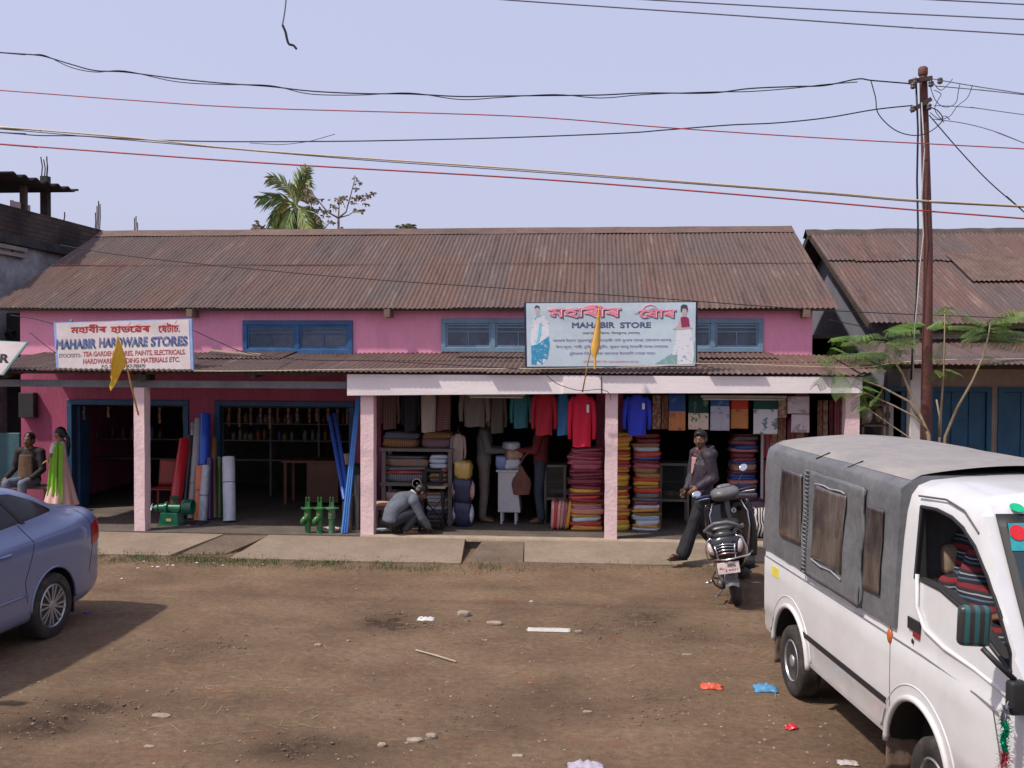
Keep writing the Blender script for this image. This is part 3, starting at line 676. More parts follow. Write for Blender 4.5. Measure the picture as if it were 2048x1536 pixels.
def wheel(parent, c, r, wd, rr, side, kind):
    """side = +1 when the outer face looks to +y"""
    c = Vector(c); g = MB(); h = wd/2
    g.lathe([(rr, -h*.8), (rr+.015, -h), (r*.93, -h*.98), (r*.985, -h*.78), (r, -h*.3), (r, h*.3), (r*.985, h*.78), (r*.93, h*.98), (rr+.015, h), (rr, h*.8)], c, 56, 'y')
    wo = thing('wheel', None, None, (0,0,0), local=True); wo.parent = parent
    ty = g.build('tyre', TYRE, wo, smooth=True, ang=50)
    g = MB(); y0 = h*side
    def P(rad, yy): return (rad, yy*side)
    g.lathe([(rr+.002, -h*side*.8), (rr+.002, h*.78*side), (rr-.012, h*.95*side), (rr-.03, h*.62*side), (rr-.032, h*.05*side)], c, 48, 'y')
    if kind == 'steel':
        g.lathe([(rr-.03, h*.25*side), (rr-.05, h*.55*side), (rr*.62, h*.35*side), (rr*.5, h*.62*side), (rr*.30, h*.62*side), (rr*.28, h*.85*side), (rr*.2, h*.95*side), (.0001, h*.97*side)], c, 48, 'y')
        g.build('rim', SILV, wo, smooth=True, ang=50)
        g = MB()
        for i in range(10):
            a = 2*math.pi*i/10; p = c + Vector((math.cos(a)*rr*.72, h*.455*side, math.sin(a)*rr*.72))
            q = Matrix.Rotation(-a, 3, 'Y'); g.ball(p, (rr*.075, .004, rr*.10), 8, q)
        for i in range(4):
            a = 2*math.pi*i/4+.4; p = c + Vector((math.cos(a)*rr*.4, h*.66*side, math.sin(a)*rr*.4)); g.ball(p, (.011, .012, .011), 8)
        g.build('rim_holes', BLACKM, wo)
    else:
        hub = c + Vector((0, h*.72*side, 0)); g.lathe([(.055, h*.2*side), (.06, h*.7*side), (.04, h*.85*side), (.0001, h*.87*side)], c, 20, 'y')
        for i in range(16):
            a = 2*math.pi*(i//2)/8 + (i % 2)*.30; b_ = a + .0
            p1 = c + Vector((math.cos(a)*.045, h*.72*side, math.sin(a)*.045)); p2 = c + Vector((math.cos(b_)*(rr-.008), h*.80*side, math.sin(b_)*(rr-.008)))
            g.bar(p1, p2, .017, .02, up=(0, 1, 0))
        g.build('rim', SILV, wo, smooth=False)
        g = MB(); g.lathe([(rr-.02, h*.0*side), (.0001, h*.05*side)], c, 32, 'y'); g.build('brake_disc', M('dark brake', (.05,.05,.05), .6), wo)
    return wo
def arch(g, cx, cz, r, y, a0=0, a1=180, rad=.016, n=30, flat=.6):
    g.tube([(cx+math.cos(R(a0+(a1-a0)*i/n))*r, y, cz+math.sin(R(a0+(a1-a0)*i/n))*r) for i in range(n+1)], rad, 8)
def strip(g, pts, y, w, t, side=1):
    """thin raised strip following (x,z) points on a side plane"""
    for (x0, z0), (x1, z1) in zip(pts, pts[1:]): g.bar((x0, y, z0), (x1, y, z1), t, w)
# ------------------------------------------------------------------ the white minivan
WHITE = M('white van paint', (.66,.655,.66), .28, var=.03, scale=1.1, coat=.5, dirt=.14)
CANV = M('grey tarpaulin', (.135,.138,.145), .55, var=.14, scale=3, bump=.25, bscale=9, dist=.004, dirt=.15)
CANVR = M('dusty tarpaulin top', (.30,.275,.255), .8, var=.08, scale=2, bump=.25, bscale=8, col2=(.225,.21,.205))
PLAS = M('yellowed clear plastic', (.135,.108,.092), .2, var=.2, scale=1.6, stretch=(2.2,2.2,.8), bump=.5, bscale=5, col2=(.03,.022,.02), thr=(.36,.66), spec=.8, coat=.3)
CLEAR = M('dark cab lining', (.03,.03,.032), .8)
add_dust(WHITE, .75, .5)
fdir = Vector((.1365, -.9906, 0)); ldir = Vector((.9906, .1365, 0))
VO = Vector((1.53, 7.73, 0)) + fdir*(-.14) + ldir*.75
van = thing('minivan', 'white minivan with a grey tarpaulin rear cover and clear plastic side windows', 'van', VO, (0, 0, math.atan2(-.9906, .1365)), local=True)
XT = [(2.66,1.875),(2.70,1.83),(2.80,1.66),(2.92,1.455),(3.05,1.24),(3.13,1.10),(3.18,.98),(3.22,.8),(3.23,.55),(3.21,.36)]
def topz(x):
    if x < 1.775: return 1.085
    if x <= 2.58: return 1.935-.02*max(0, (x-2.1))
    for (a, za), (b, zb_) in zip([(2.58,1.925)]+XT, XT):
        if x <= b: return za+(zb_-za)*(x-a)/(b-a)
    return .36
base = [(0,.33),(.66,.33),(.728,.345),(.742,.40),(.742,.50),(.750,.515),(.750,.60),(.751,.72),(.751,.84),(.750,.955),(.742,.972),(.740,1.04),(.738,1.085),(.732,1.2),(.722,1.38),(.708,1.56),(.690,1.72),(.665,1.82),(.625,1.875),(.55,1.905),(.35,1.925),(0,1.935)]
def vsec(x):
    t = topz(x); wf = 1 if x < 2.65 else 1-.085*((x-2.65)/.57)**2.5
    if x > 3.21: wf *= .965
    out = []
    for i, (y, z) in enumerate(base):
        if z > t:
            k = i-len(base); z = t - (.004*(len(base)-1-i) if x > 1.77 else 0)*(1 if x < 2.6 else .6)
            z = min(z, t)
        out.append((y*wf, z))
    return out
xs = [-.65,-.645,-.6,-.5]+[-.4+.1*i for i in range(22)]+[1.768,1.78,1.80,1.86]+[1.95+.1*i for i in range(7)]+[2.58]+[]+[2.66,2.70,2.75,2.80,2.86,2.92,2.98,3.05,3.09,3.13,3.155,3.18,3.20,3.22,3.23,3.232]
g = MB(); loft(g, [(x, vsec(x)) for x in xs]); body = g.build('body', WHITE, van)
cut = []
for cx in (0, 2.15):
    for s_ in (-1, 1):
        c = MB(); c.lathe([(.385, -.16), (.385, .16)], (cx, s_*.70, .29), 48, 'y'); cut.append((c, BLACKM))
c = MB(); c.prism([(1.86,-.655,.48),(3.0,-.655,.48),(3.0,-.655,1.10),(2.92,-.655,1.33),(2.63,-.655,1.80),(1.86,-.655,1.80)], (0,1.31,0)); cut.append((c, CLEAR))
WIN = [(2.02,1.77),(2.05,1.37),(2.35,1.37),(2.60,1.325),(2.82,1.24),(3.04,1.13),(3.02,1.22),(2.92,1.39),(2.80,1.54),(2.66,1.66),(2.52,1.73),(2.38,1.765),(2.2,1.78)]
c = MB(); c.prism([(x, -1, z) for x, z in WIN], (0, 2, 0)); cut.append((c, CLEAR))
boolean(body, cut); finish(body, 32)
# black window rubber, seams, stripe, belt line
def yside(z):   # outer face at height z
    for (a, za), (b, zb_) in zip(base, base[1:]):
        if za <= z <= zb_ and zb_ > za: return a+(b-a)*(z-za)/(zb_-za)
    return .7
g = MB(); wn = [(x+.0, z) for x, z in WIN]
for s_ in (-1, 1):
    pts = [(x, s_*(yside(z)*(1 if x < 2.65 else 1-.085*((x-2.65)/.57)**2.5)-.002), z) for x, z in WIN+[WIN[0]]]
    g = MB(); g.tube(pts, .012, 6); g.build('window_rubber', RUBBER, van)
for s_ in (-1, 1):
    g = MB(); strip(g, [(.25,.565),(1.755,.56)], s_*.7525, .038, .006); g.build('side_stripe', RUBBER, van)
    g = MB(); strip(g, [(-.63,.968),(1.0,.968),(2.2,.965),(2.78,.945),(2.98,.925)], s_*.7475, .012, .004)
    g.build('belt_line', M('trim grey', (.22,.21,.21), .6), van)
    g = MB(); strip(g, [(1.80,1.08),(1.80,.42)], s_*.7515, .004, .003); g.build('door_seam', M('seam grey', (.10,.10,.10), .8), van); g = MB(); strip(g, [(2.93,.93),(3.06,.55)], s_*.743, .004, .003)
    g.build('door_seam', MC['seam grey'], van); g = MB()
    g.tube([(2.0,s_*.682,1.83),(2.3,s_*.672,1.85),(2.5,s_*.676,1.82),(2.68,s_*.690,1.73)], .006, 6)
    g.build('door_seam', M('seam grey', (.10,.10,.10), .8), van)
    g = MB(); g.tube([(2.10,s_*.733,1.40),(2.12,s_*.742,1.22),(2.22,s_*.744,1.12),(2.45,s_*.744,1.08),(2.75,s_*.735,1.06),(3.05,s_*.725,1.02)], .012, 8); g.build('door_crease', WHITE, van, smooth=True)
    g = MB(); g.ball((1.795, s_*.752, .965), (.03, .014, .045), 12); g.build('side_indicator', M('amber lens', (.5,.12,.03), .25), van, smooth=True)
    g = MB(); g.box(2.02, 2.17, s_*.748-.004, s_*.748+.006, 1.075, 1.145); dh = g.build('door_handle', RUBBER, van, mods=[mod('BEVEL', width=.012, segments=2)])
    g = MB(); g.box(2.09, 2.165, s_*.748-.003, s_*.748+.0085, 1.045, 1.085); g.build('handle_recess', M('dull red', (.25,.02,.03), .5), dh)
    g = MB(); g.ball((2.085, s_*.749, 1.015), (.010, .006, .016), 8); g.build('key_hole', RUBBER, van)
    for cx in (0, 2.15):
        g = MB(); arch(g, cx, .29, .40, s_*.750, 5, 175, .020); g.build('wheel_arch', WHITE, van, smooth=True)
        g = MB(); arch(g, cx, .29, .475, s_*.7495, 12, 168, .006); g.build('arch_crease', WHITE, van, smooth=True)
        wheel(van, (cx+(.17 if cx else 0), s_*.665, .272), .272, .155, .165, s_, 'steel')
        g = MB(); x0 = cx-.37
        g.grid(lambda u, v: (x0-.03*math.sin(v*2)-.02*nz(u*4, v*4), s_*(.54+.20*u), .50-.36*v), 8, 10)
        g.build('mud_flap', M('muddy flap', (.17,.115,.085), .9, var=.2, scale=6), van, smooth=True, mods=[mod('SOLIDIFY', thickness=.012)])
g = MB(); g.box(-.5, 3.1, -.5, .5, .2, .34); g.build('chassis', BLACKM, van)
g = MB(); g.box(-.70, -.655, -.70, .70, .40, .52); g.build('rear_bumper', WHITE, van, mods=[mod('BEVEL', width=.015, segments=2)])
for s_ in (-1, 1):
    g = MB(); g.box(-.665, -.652, s_*.66-.05, s_*.66+.05, .62, .92); g.build('tail_lamp', M('red lens', (.35,.01,.012), .2), van, mods=[mod('BEVEL', width=.005)])
    g = MB(); g.ball((3.16, s_*.52, .86), (.045, .12, .09), 16); g.build('headlight', M('lamp glass', (.6,.62,.65), .1, .3), van, smooth=True)
g = MB(); g.box(3.21, 3.26, -.66, .66, .37, .52); g.build('front_bumper', M('bumper grey', (.25,.25,.26), .6), van, mods=[mod('BEVEL', width=.02, segments=2)])
g = MB(); g.box(3.215, 3.235, -.3, .3, .60, .70); g.build('grille', RUBBER, van)
# windscreen: sits on the sloping nose
def wsp(u, v, off=.004):
    y = -.60+1.2*u; x0, z0 = 3.205, 1.128; x1, z1 = 2.885, 1.845; yy = y*(1.0 - .045*v)
    return Vector((x0+(x1-x0)*v - .0*abs(y)+off, yy, z0+(z1-z0)*v+off*.5))
def xon(z):
    for (a, za), (b, zb_) in zip([(2.58,1.925)]+XT, XT):
        if zb_ <= z <= za: return a+(b-a)*(za-z)/(za-zb_)
    return 2.8
g = MB(); g.grid(lambda u, v: (xon(1.13+.70*v)+.007, (-.64+1.28*u)*(1-.03*v), 1.13+.70*v+.004), 12, 12)
g.build('windscreen_rubber', RUBBER, van, smooth=True, fix=False, mods=[mod('SOLIDIFY', thickness=.006, offset=0)])
g = MB(); g.grid(lambda u, v: (xon(1.17+.62*v)+.013, (-.60+1.20*u)*(1-.03*v), 1.17+.62*v+.007), 12, 12)
ws = g.build('windscreen', M('tinted glass', (.02,.035,.04), .06, spec=.8), van, smooth=True, fix=False)
g = MB(); g.grid(lambda u, v: (xon(1.66+.125*v)+.017, (-.595+1.19*u)*(1-.03*v), 1.66+.125*v+.009), 12, 5); g.build('sun_strip', M('teal film', (.03,.30,.33), .2), ws, smooth=True, fix=False)
def disc(c, r, nd, mt, nm, par):
    q = Vector(nd).to_track_quat('Z', 'Y').to_matrix(); g = MB(); g.lathe([(r, 0), (r, .003), (.0001, .004)], c, 24, 'z', q); return g.build(nm, mt, par)
ndv = (.91, 0, .41)
disc((xon(1.74)+.024, -.545, 1.752), .040, ndv, M('red sticker', (.65,.02,.03), .5), 'round_sticker', ws)
disc((xon(1.85)+.008, -.50, 1.862), .036, (.5, 0, .85), M('green sticker', (.0,.42,.20), .5), 'round_sticker', van)
disc((xon(1.85)+.010, .2, 1.862), .036, (.5, 0, .85), MC['red sticker'], 'round_sticker', van)
# tarpaulin canopy
half = [(0,1.075),(.60,1.07),(.757,1.03),(.760,1.06),(.758,1.2),(.754,1.35),(.748,1.5),(.742,1.65),(.735,1.78),(.725,1.855),(.712,1.872)]
def csec(x, e=1):
    bulge = .012*math.sin((x+.65)*2.6)
    lowz = 1.06+.0*x
    return [(y*e, z) for y, z in half] + [(.66*e, 1.905), (.60*e, 1.93+bulge*.3), (.58*e, 1.934+bulge*.3), (.3*e, 1.968+bulge), (0, 1.985+bulge)]
def wrinkle(o, amp=.012):
    for v in o.data.vertices:
        c = v.co
        if c.z < 1.86:
            d = amp*nz(c.x*2.2, c.z*3.3, 4) + amp*.5*nz(c.x*7, c.z*4, 8)
            if abs(c.y) > .5: c.y += d*(1 if c.y < 0 else -1) - (0)
            else: c.x += d
        else: c.z += amp*.7*nz(c.x*2.5, c.y*2.5, 2)
xs = [-.668,-.662,-.64]+[-.6+.06*i for i in range(40)]+[1.80,1.86,1.875]
def endf(x): return .985 if x < -.665 else 1
g = MB(); loft(g, [(x, csec(x, endf(x))[:12] + [(q[0], min(q[1], 1.93)) for q in csec(x, endf(x))[12:]]) for x in xs])
cn = g.build('canopy', CANV, van, mods=[]); wrinkle(cn); finish(cn, 40)
g = MB()
def rooff(u, v):
    x = -.655+2.525*u; y = -.665+1.33*v; b_ = .012*math.sin((x+.65)*2.6)
    z = 1.985-.052*(abs(y)/.62)**2+b_*(1-abs(y)/.66)+.006*nz(x*2.5, y*2.5, 2)
    if abs(y) > .63: z -= .02
    if u < .01: z -= .05
    return (x, y, z)
g.grid(rooff, 50, 24); g.build('canopy_roof', CANVR, cn, smooth=True, fix=False)
g = MB()
for x in (.42, 1.02): g.bar((x-.03, -.70, 1.885), (x+.03, -.62, 1.935), .02, .006)
g.build('tie_strap', RUBBER, cn)
for s_ in (-1, 1):
    def side(z): return yside(z) if False else .760-.027*max(0,(z-1.06)/.8)**1.2
    def panel(x0, x1, z0, z1, off, nm, mt, par, amp=.005, n=18):
        g = MB()
        def fn(u, v):
            x = x0+(x1-x0)*u; z = z0+(z1-z0)*v
            ww = .012*nz(x*2.2, z*3.3, 4)+.006*nz(x*7, z*4, 8)
            e = min(u, 1-u, v, 1-v); edge = .010*nz(x*5, z*5, 3)*(1 if e < .01 else 0)
            return (x+edge, s_*(side(z)+off - ww + amp*nz(x*6, z*3, 9)*(0 if e < .02 else 1)), z+edge)
        g.grid(fn, n, n); return g.build(nm, mt, par, smooth=True, fix=False, mods=[mod('SOLIDIFY', thickness=.006, offset=0)])
    if s_ == -1:
        fl = panel(.36, 1.40, 1.035, 1.80, .018, 'canopy_flap', CANV, cn, .016, 30)
        panel(-.22, .24, 1.22, 1.75, .014, 'plastic_window', PLAS, cn)
        panel(.56, 1.12, 1.19, 1.71, .030, 'plastic_window', PLAS, fl, .008)
        panel(1.44, 1.68, 1.18, 1.70, .014, 'plastic_window', PLAS, cn)
        g = MB(); n = 26
        for i in range(n):
            z = 1.05+.74*i/(n-1); y = s_*(side(z)+.03)
            g.tube([(.37, y, z), (.40, y-.010, z+.010), (.43, y, z+.004)], .0055, 6)
        g.build('lacing', M('grey cord', (.20,.20,.21), .7), fl, smooth=True)
        g = MB()
        for x in (.33, 1.40): g.tube([(x+.02*math.sin(i*.9), s_*(side(1.04+.75*i/14)+.014), 1.04+.75*i/14) for i in range(15)], .014, 6)
        g.build('hem', CANV, cn, smooth=True)
        g = MB(); g.tube([(.56, s_*(side(1.17)+.034), 1.18), (.75, s_*(side(1.17)+.036), 1.165), (.95, s_*(side(1.17)+.036), 1.175), (1.12, s_*(side(1.17)+.034), 1.15)], .006, 6); g.build('welt', M('pale welt', (.3,.3,.31), .6), fl); g = MB(); g.tube([(x, s_*(side(1.72)+.03), 1.725+.006*math.sin(x*20)) for x in (.56,.65,.75,.85,.95,1.05,1.12)], .006, 6)
        g.build('welt', M('pale welt', (.3,.3,.31), .6), fl)
    else:
        for x0, x1 in ((-.22,.24),(.56,1.12),(1.4,1.68)): panel(x0, x1, 1.2, 1.72, .014, 'plastic_window', PLAS, cn)
g = MB(); g.grid(lambda u, v: (-.676-.006*nz(u*5, v*4), -.4+.8*u, 1.25+.45*v), 10, 8); g.build('plastic_window', PLAS, cn, smooth=True, fix=False, mods=[mod('SOLIDIFY', thickness=.006)])
# stuck label, reflector plate on the flank
g = MB(); g.box(-.44, -.28, -.7545, -.7505, .85, .93); yl = g.build('side_label', M('yellow label', (.75,.62,.08), .5), van)
# seats, steering wheel, mirror
SEAT = M('beige seat', (.30,.22,.15), .7, var=.15, bump=.1)
for y in (-.40, .38):
    g = MB(); g.box(1.95, 2.4, y-.22, y+.22, .62, .76); g.box(1.89, 2.0, y-.22, y+.22, .76, 1.34); g.box(1.90, 1.99, y-.12, y+.12, 1.36, 1.54)
    g.build('seat', SEAT, van, mods=[mod('BEVEL', width=.04, segments=3)], smooth=True)
g = MB(); q = Euler((0, R(-55), 0)).to_matrix(); g.lathe([(.18,-.012),(.195,0),(.18,.012),(.165,0),(.18,-.012)], (2.74, -.36, 1.10), 28, 'z', q); g.tube([(2.74,-.36,1.10),(2.95,-.36,.85)], .02, 8); g.bar((2.74,-.53,1.10),(2.74,-.19,1.10), .03, .012)
g.build('steering_wheel', RUBBER, van, smooth=True)
g = MB(); g.box(2.85, 2.99, -.6, .6, .75, 1.04); g.build('dashboard', RUBBER, van, mods=[mod('BEVEL', width=.03, segments=2)])
mr = MB(); mc = Vector((3.04, -.90, 1.36))
mr.box(-.03, .03, -.076, .076, -.10, .10, Matrix.Translation(mc) @ Euler((0, R(6), R(-12))).to_matrix().to_4x4())
def stripemat():
    m, nt, b = newmat('teal striped housing'); L = nt.links.new; tc = N(nt, 'TexCoord')
    wv = N(nt, 'TexWave', bands_direction='Y', i_Scale=7.5); wv.inputs['Distortion'].default_value = .6; L(tc.outputs['Object'], wv.inputs['Vector'])
    cr = N(nt, 'ValToRGB'); cr.color_ramp.elements[0].position = .45; cr.color_ramp.elements[0].color = (.035,.035,.037,1); cr.color_ramp.elements[1].position = .6; cr.color_ramp.elements[1].color = (.03,.12,.12,1)
    L(wv.outputs[0], cr.inputs[0]); L(cr.outputs[0], b.inputs['Base Color']); b.inputs['Roughness'].default_value = .35; return m
mirr = mr.build('door_mirror', stripemat(), van, mods=[mod('BEVEL', width=.03, segments=3)], smooth=True, ang=60)
g = MB(); g.box(-.035, -.031, -.062, .062, -.085, .085, Matrix.Translation(mc) @ Euler((0, R(6), R(-12))).to_matrix().to_4x4()); g.build('mirror_glass', CHROME, mirr)
g = MB(); g.tube([mc+Vector((.02,.03,-.10)), (3.10,-.82,1.20), (3.13,-.75,1.13)], .014, 8); g.build('mirror_arm', RUBBER, mirr, smooth=True)
g = MB(); g.box(3.10, 3.165, -.785, -.70, .97, 1.13); g.build('mirror_bracket', RUBBER, mirr, mods=[mod('BEVEL', width=.02, segments=3)], smooth=True)
for s_ in (1,):
    g = MB(); g.cbox((3.1, .90, 1.36), (.06, .18, .22)); g.build('door_mirror', RUBBER, van, mods=[mod('BEVEL', width=.03, segments=3)], smooth=True); g = MB(); g.tube([(3.1,.86,1.27),(3.10,.73,1.12)], .014, 8); g.build('mirror_arm', RUBBER, van)
def vw(x, y, z): return VO + fdir*x + ldir*y + Vector((0,0,z))
# tinsel garland tied to the bracket
ga = thing('tinsel_garland', 'green, red and gold tinsel garland hanging from the black mirror bracket of the white minivan', 'garland', vw(3.19, -.80, .6))
pts = [vw(3.15+.008*math.sin(i*1.3), -.805+.006*math.cos(i), 1.02-.45*i/24) for i in range(25)]
for k, (a, b, col) in enumerate([(0, 4, (.3,.3,.32)), (4, 11, (.0,.35,.17)), (11, 15, (.5,.07,.09)), (15, 19, (.55,.5,.52)), (19, 24, (.65,.42,.06))]):
    g = MB(); g.tube(pts[a:b+1], .012, 6)
    for i in range((b-a)*34):
        t = a+(b-a)*random.random(); p = pts[int(t)].lerp(pts[min(24, int(t)+1)], t % 1)
        d = Vector((random.gauss(0,1), random.gauss(0,1), random.gauss(0,.7))).normalized()*random.uniform(.018,.045); e = d.cross(Vector((0,0,1))).normalized()*.0022
        g.add([p-e, p+e, p+d+e, p+d-e], [(0,1,2,3)])
    g.build('tinsel', M('tinsel%d' % k, col, .2, .8, var=.3, scale=40), ga)
# ------------------------------------------------------------------ the blue saloon car
CARP = M('pale blue metallic paint', (.165,.215,.375), .28, .3, var=.03, scale=2, coat=.7, dirt=.05)
CGL = M('dark car glass', (.008,.009,.012), .08, spec=.28)
add_dust(CARP, .7, .55)
ca = R(-3); cf = Vector((math.sin(ca), -math.cos(ca), 0)); cl = Vector((-cf.y, cf.x, 0))
COo = Vector((-5.0, 8.83, 0)) - cl*.84
car = thing('saloon_car', 'pale blue saloon car parked nose to the road, only its rear end in view', 'car', COo, (0, 0, math.atan2(cf.y, cf.x)), local=True)
#      x     w    zbot  shoulder z, roof half width, roof z
ST = [(-1.02,.60,.42,.92,.46,.945),(-1.0,.68,.34,.98,.52,1.03),(-.95,.745,.29,1.02,.58,1.085),(-.85,.79,.25,1.03,.60,1.115),(-.7,.825,.22,1.03,.60,1.13),(-.56,.845,.2,1.03,.60,1.145),(-.44,.856,.2,1.035,.60,1.165),(-.30,.860,.2,1.04,.60,1.225),(-.12,.864,.2,1.04,.60,1.315),(.08,.866,.2,1.04,.595,1.40),(.30,.867,.2,1.035,.59,1.46),(.6,.868,.2,1.03,.58,1.50),(1.0,.868,.2,1.01,.575,1.515),(1.3,.868,.2,1.0,.57,1.49),(1.6,.868,.2,.99,.57,1.48),(1.85,.867,.2,.98,.575,1.44),(2.1,.866,.2,.97,.59,1.34),(2.35,.864,.2,.96,.60,1.21),(2.6,.86,.2,.95,.62,1.06),(2.8,.855,.2,.93,.64,.985),(3.0,.84,.2,.90,.64,.95),(3.2,.80,.22,.86,.6,.90),(3.38,.72,.25,.78,.52,.83),(3.47,.62,.3,.68,.45,.74),(3.52,.5,.4,.6,.38,.64)]
def csect(w_, zb_, zs_, yr, zr):
    hgt = zr-zs_; m_ = (zb_+zs_)/2; big = zs_ > .895
    return [(0,zb_),(w_*.80,zb_),(w_*.95,zb_+.03),(w_*.985,zb_+.12 if big else zb_+.05),(w_*.982,.42 if big else m_-.04),(w_*.985,.58 if big else m_-.01),(w_*.993,.72 if big else m_+.015),(w_*1.004,zs_-.15 if big else m_+.04),(w_*.972,zs_-.06 if big else zs_-.03),(w_*.925,zs_),
            (w_*.925*.78+yr*.22, zs_+hgt*.28),(w_*.925*.45+yr*.55, zs_+hgt*.62),(w_*.925*.12+yr*.88, zs_+hgt*.88),(yr*.92, zs_+hgt*.965),(yr*.7, zs_+hgt*.995+.006),(yr*.35, zs_+hgt+.015),(0, zs_+hgt+.018)]
def interp(tab, x):
    for a, b in zip(tab, tab[1:]):
        if a[0] <= x <= b[0]:
            t = (x-a[0])/(b[0]-a[0]); t2 = t
            return [a[i]+(b[i]-a[i])*t2 for i in range(1, len(a))]
    return tab[-1][1:]
g = MB(); loft(g, [(s_[0], csect(*s_[1:])) for s_ in ST])
cb = g.build('body', CARP, car, mods=[mod('SUBSURF', levels=2, render_levels=2, subdivision_type='CATMULL_CLARK')])
cut = []
for cx in (0, 2.6):
    for s_ in (-1, 1):
        c = MB(); c.lathe([(.3447, -.2), (.3447, .2)], (cx+.0031, s_*.8023, .3163), 47, 'y'); cut.append((c, BLACKM))
boolean(cb, cut); finish(cb, 40)
for s_ in (-1, 1):
    for cx in (0, 2.6):
        wheel(car, (cx, s_*.755, .305), .305, .19, .205, s_, 'alloy')
        g = MB(); arch(g, cx, .315, .352, s_*.853, 0, 180, .012); g.build('wheel_arch', CARP, car, smooth=True)
        g = MB(); g.box(cx-.36, cx-.345, s_*.74-.09, s_*.74+.09, .16, .42); g.build('mud_flap', RUBBER, car)
# side glass laid on the cabin flank
def flank(x, f):   # f: 0 shoulder .. 1 roof edge ; returns y,z
    w_, zb_, zs_, yr, zr = interp(ST, x); sec = csect(w_, zb_, zs_, yr, zr)[9:14]
    L_ = f*4; i = min(3, int(L_)); t = L_-i
    return sec[i][0]+(sec[i+1][0]-sec[i][0])*t, sec[i][1]+(sec[i+1][1]-sec[i][1])*t
from mathutils.bvhtree import BVHTree
bv = BVHTree.FromPolygons([v.co.copy() for v in cb.data.vertices], [tuple(p.vertices) for p in cb.data.polygons])
def onside(x, z, s_, off):
    h = bv.ray_cast(Vector((x, s_*2, z)), Vector((0, -s_, 0)))
    return Vector((x, h[0].y + s_*off, z)) if h[0] else Vector((x, s_*.6, z))
def sidepoly(lo, hi, s_, off, nm, mt, n=26):
    """lo / hi : polylines (x,z) below and above with the same x range"""
    def at_(pl, x):
        for a, b in zip(pl, pl[1:]):
            if a[0] <= x <= b[0]: return a[1]+(b[1]-a[1])*(x-a[0])/(b[0]-a[0])
        return pl[-1][1]
    x0, x1 = lo[0][0], lo[-1][0]; g = MB()
    g.grid(lambda u, v: onside(x0+(x1-x0)*u, at_(lo, x0+(x1-x0)*u)*(1-v)+at_(hi, x0+(x1-x0)*u)*v, s_, off), n, 8)
    return g.build(nm, mt, car, smooth=True, fix=False)
for s_ in (-1, 1):
    sidepoly([(-.15,1.165),(.5,1.125),(2.25,1.02)], [(-.15,1.185),(.08,1.30),(.35,1.385),(.95,1.43),(1.35,1.415),(1.7,1.385),(1.95,1.28),(2.25,1.06)], s_, .004, 'side_glass', CGL, 60)
    for a, b in (((.34,1.12),(.54,1.375)),((1.32,1.07),(1.30,1.415))):
        g = MB(); n = 10; g.grid(lambda u, v: onside(a[0]+(b[0]-a[0])*v+(u-.5)*.055, a[1]+(b[1]-a[1])*v, s_, .008), 3, n); g.build('window_pillar', RUBBER, car, smooth=True, fix=False)
    g = MB(); 
    for pl in ([(.42,1.12),(.30,.95),(.44,.62),(.40,.40)], [(1.32,1.06),(1.33,.7),(1.32,.3)], [(-.62,1.12),(-.70,.95),(-.72,.80),(-.62,.45)]):
        pp = []
        for a, b in zip(pl, pl[1:]):
            for i in range(8): pp.append(onside(a[0]+(b[0]-a[0])*i/8, a[1]+(b[1]-a[1])*i/8, s_, .0))
        g.tube(pp, .0035, 5)
    g.build('panel_gap', BLACKM, car)
    for x in (.62, 1.55):
        g = MB(); p = [onside(x+.2*i/5, .90+.008*math.sin(i*math.pi/5), s_, .004+.03*math.sin(i*math.pi/5)) for i in range(6)]; g.tube(p, [.008,.013,.014,.014,.013,.008], 8); g.build('door_handle', CARP, car, smooth=True)
    g = MB(); g.tube([onside(.40+.1*i, .50-.012*i*.1, s_, .004) for i in range(19)], .010, 6); g.build('side_moulding', CARP, car, smooth=True)
    def lampf(u, v): 
        x = -.985+.31*u; z = .80+.20*v-.05*u; return onside(x, z, s_, .006)
    g = MB(); g.grid(lampf, 14, 8); g.build('tail_lamp', M('red lens', (.35,.01,.012), .2), car, smooth=True, fix=False)
    g = MB(); g.ball((3.3, s_*.60, .70), (.12,.13,.06), 14); g.build('headlight', MC['lamp glass'], car, smooth=True)
    g = MB(); g.cbox((2.05, s_*.93, 1.04), (.09, .19, .13)); g.build('door_mirror', CARP, car, mods=[mod('BEVEL', width=.03, segments=3)], smooth=True)
def ontop(x, y, off):
    h = bv.ray_cast(Vector((x, y, 3)), Vector((0,0,-1))); return h[0]+h[1]*off if h[0] else Vector((x,y,1))
g = MB(); g.grid(lambda u, v: ontop(-.40+.66*v, (-.50+1.0*u)*(1-.03*v), .004), 14, 10); g.build('rear_window', CGL, car, smooth=True, fix=False)
g = MB(); g.grid(lambda u, v: ontop(1.88+.66*v, (-.52+1.04*u)*(1+.06*v), .004), 14, 10); g.build('windscreen', CGL, car, smooth=True, fix=False)
g = MB(); g.box(-1.035,-1.015,-.26,.26,.62,.74); g.build('number_plate', M('plate', (.6,.6,.58), .5), car)
g = MB(); g.tube([ontop(-.60-.0*i, -.5+i*.1, .001) for i in range(11)], .003, 5); g.build('boot_gap', BLACKM, car)
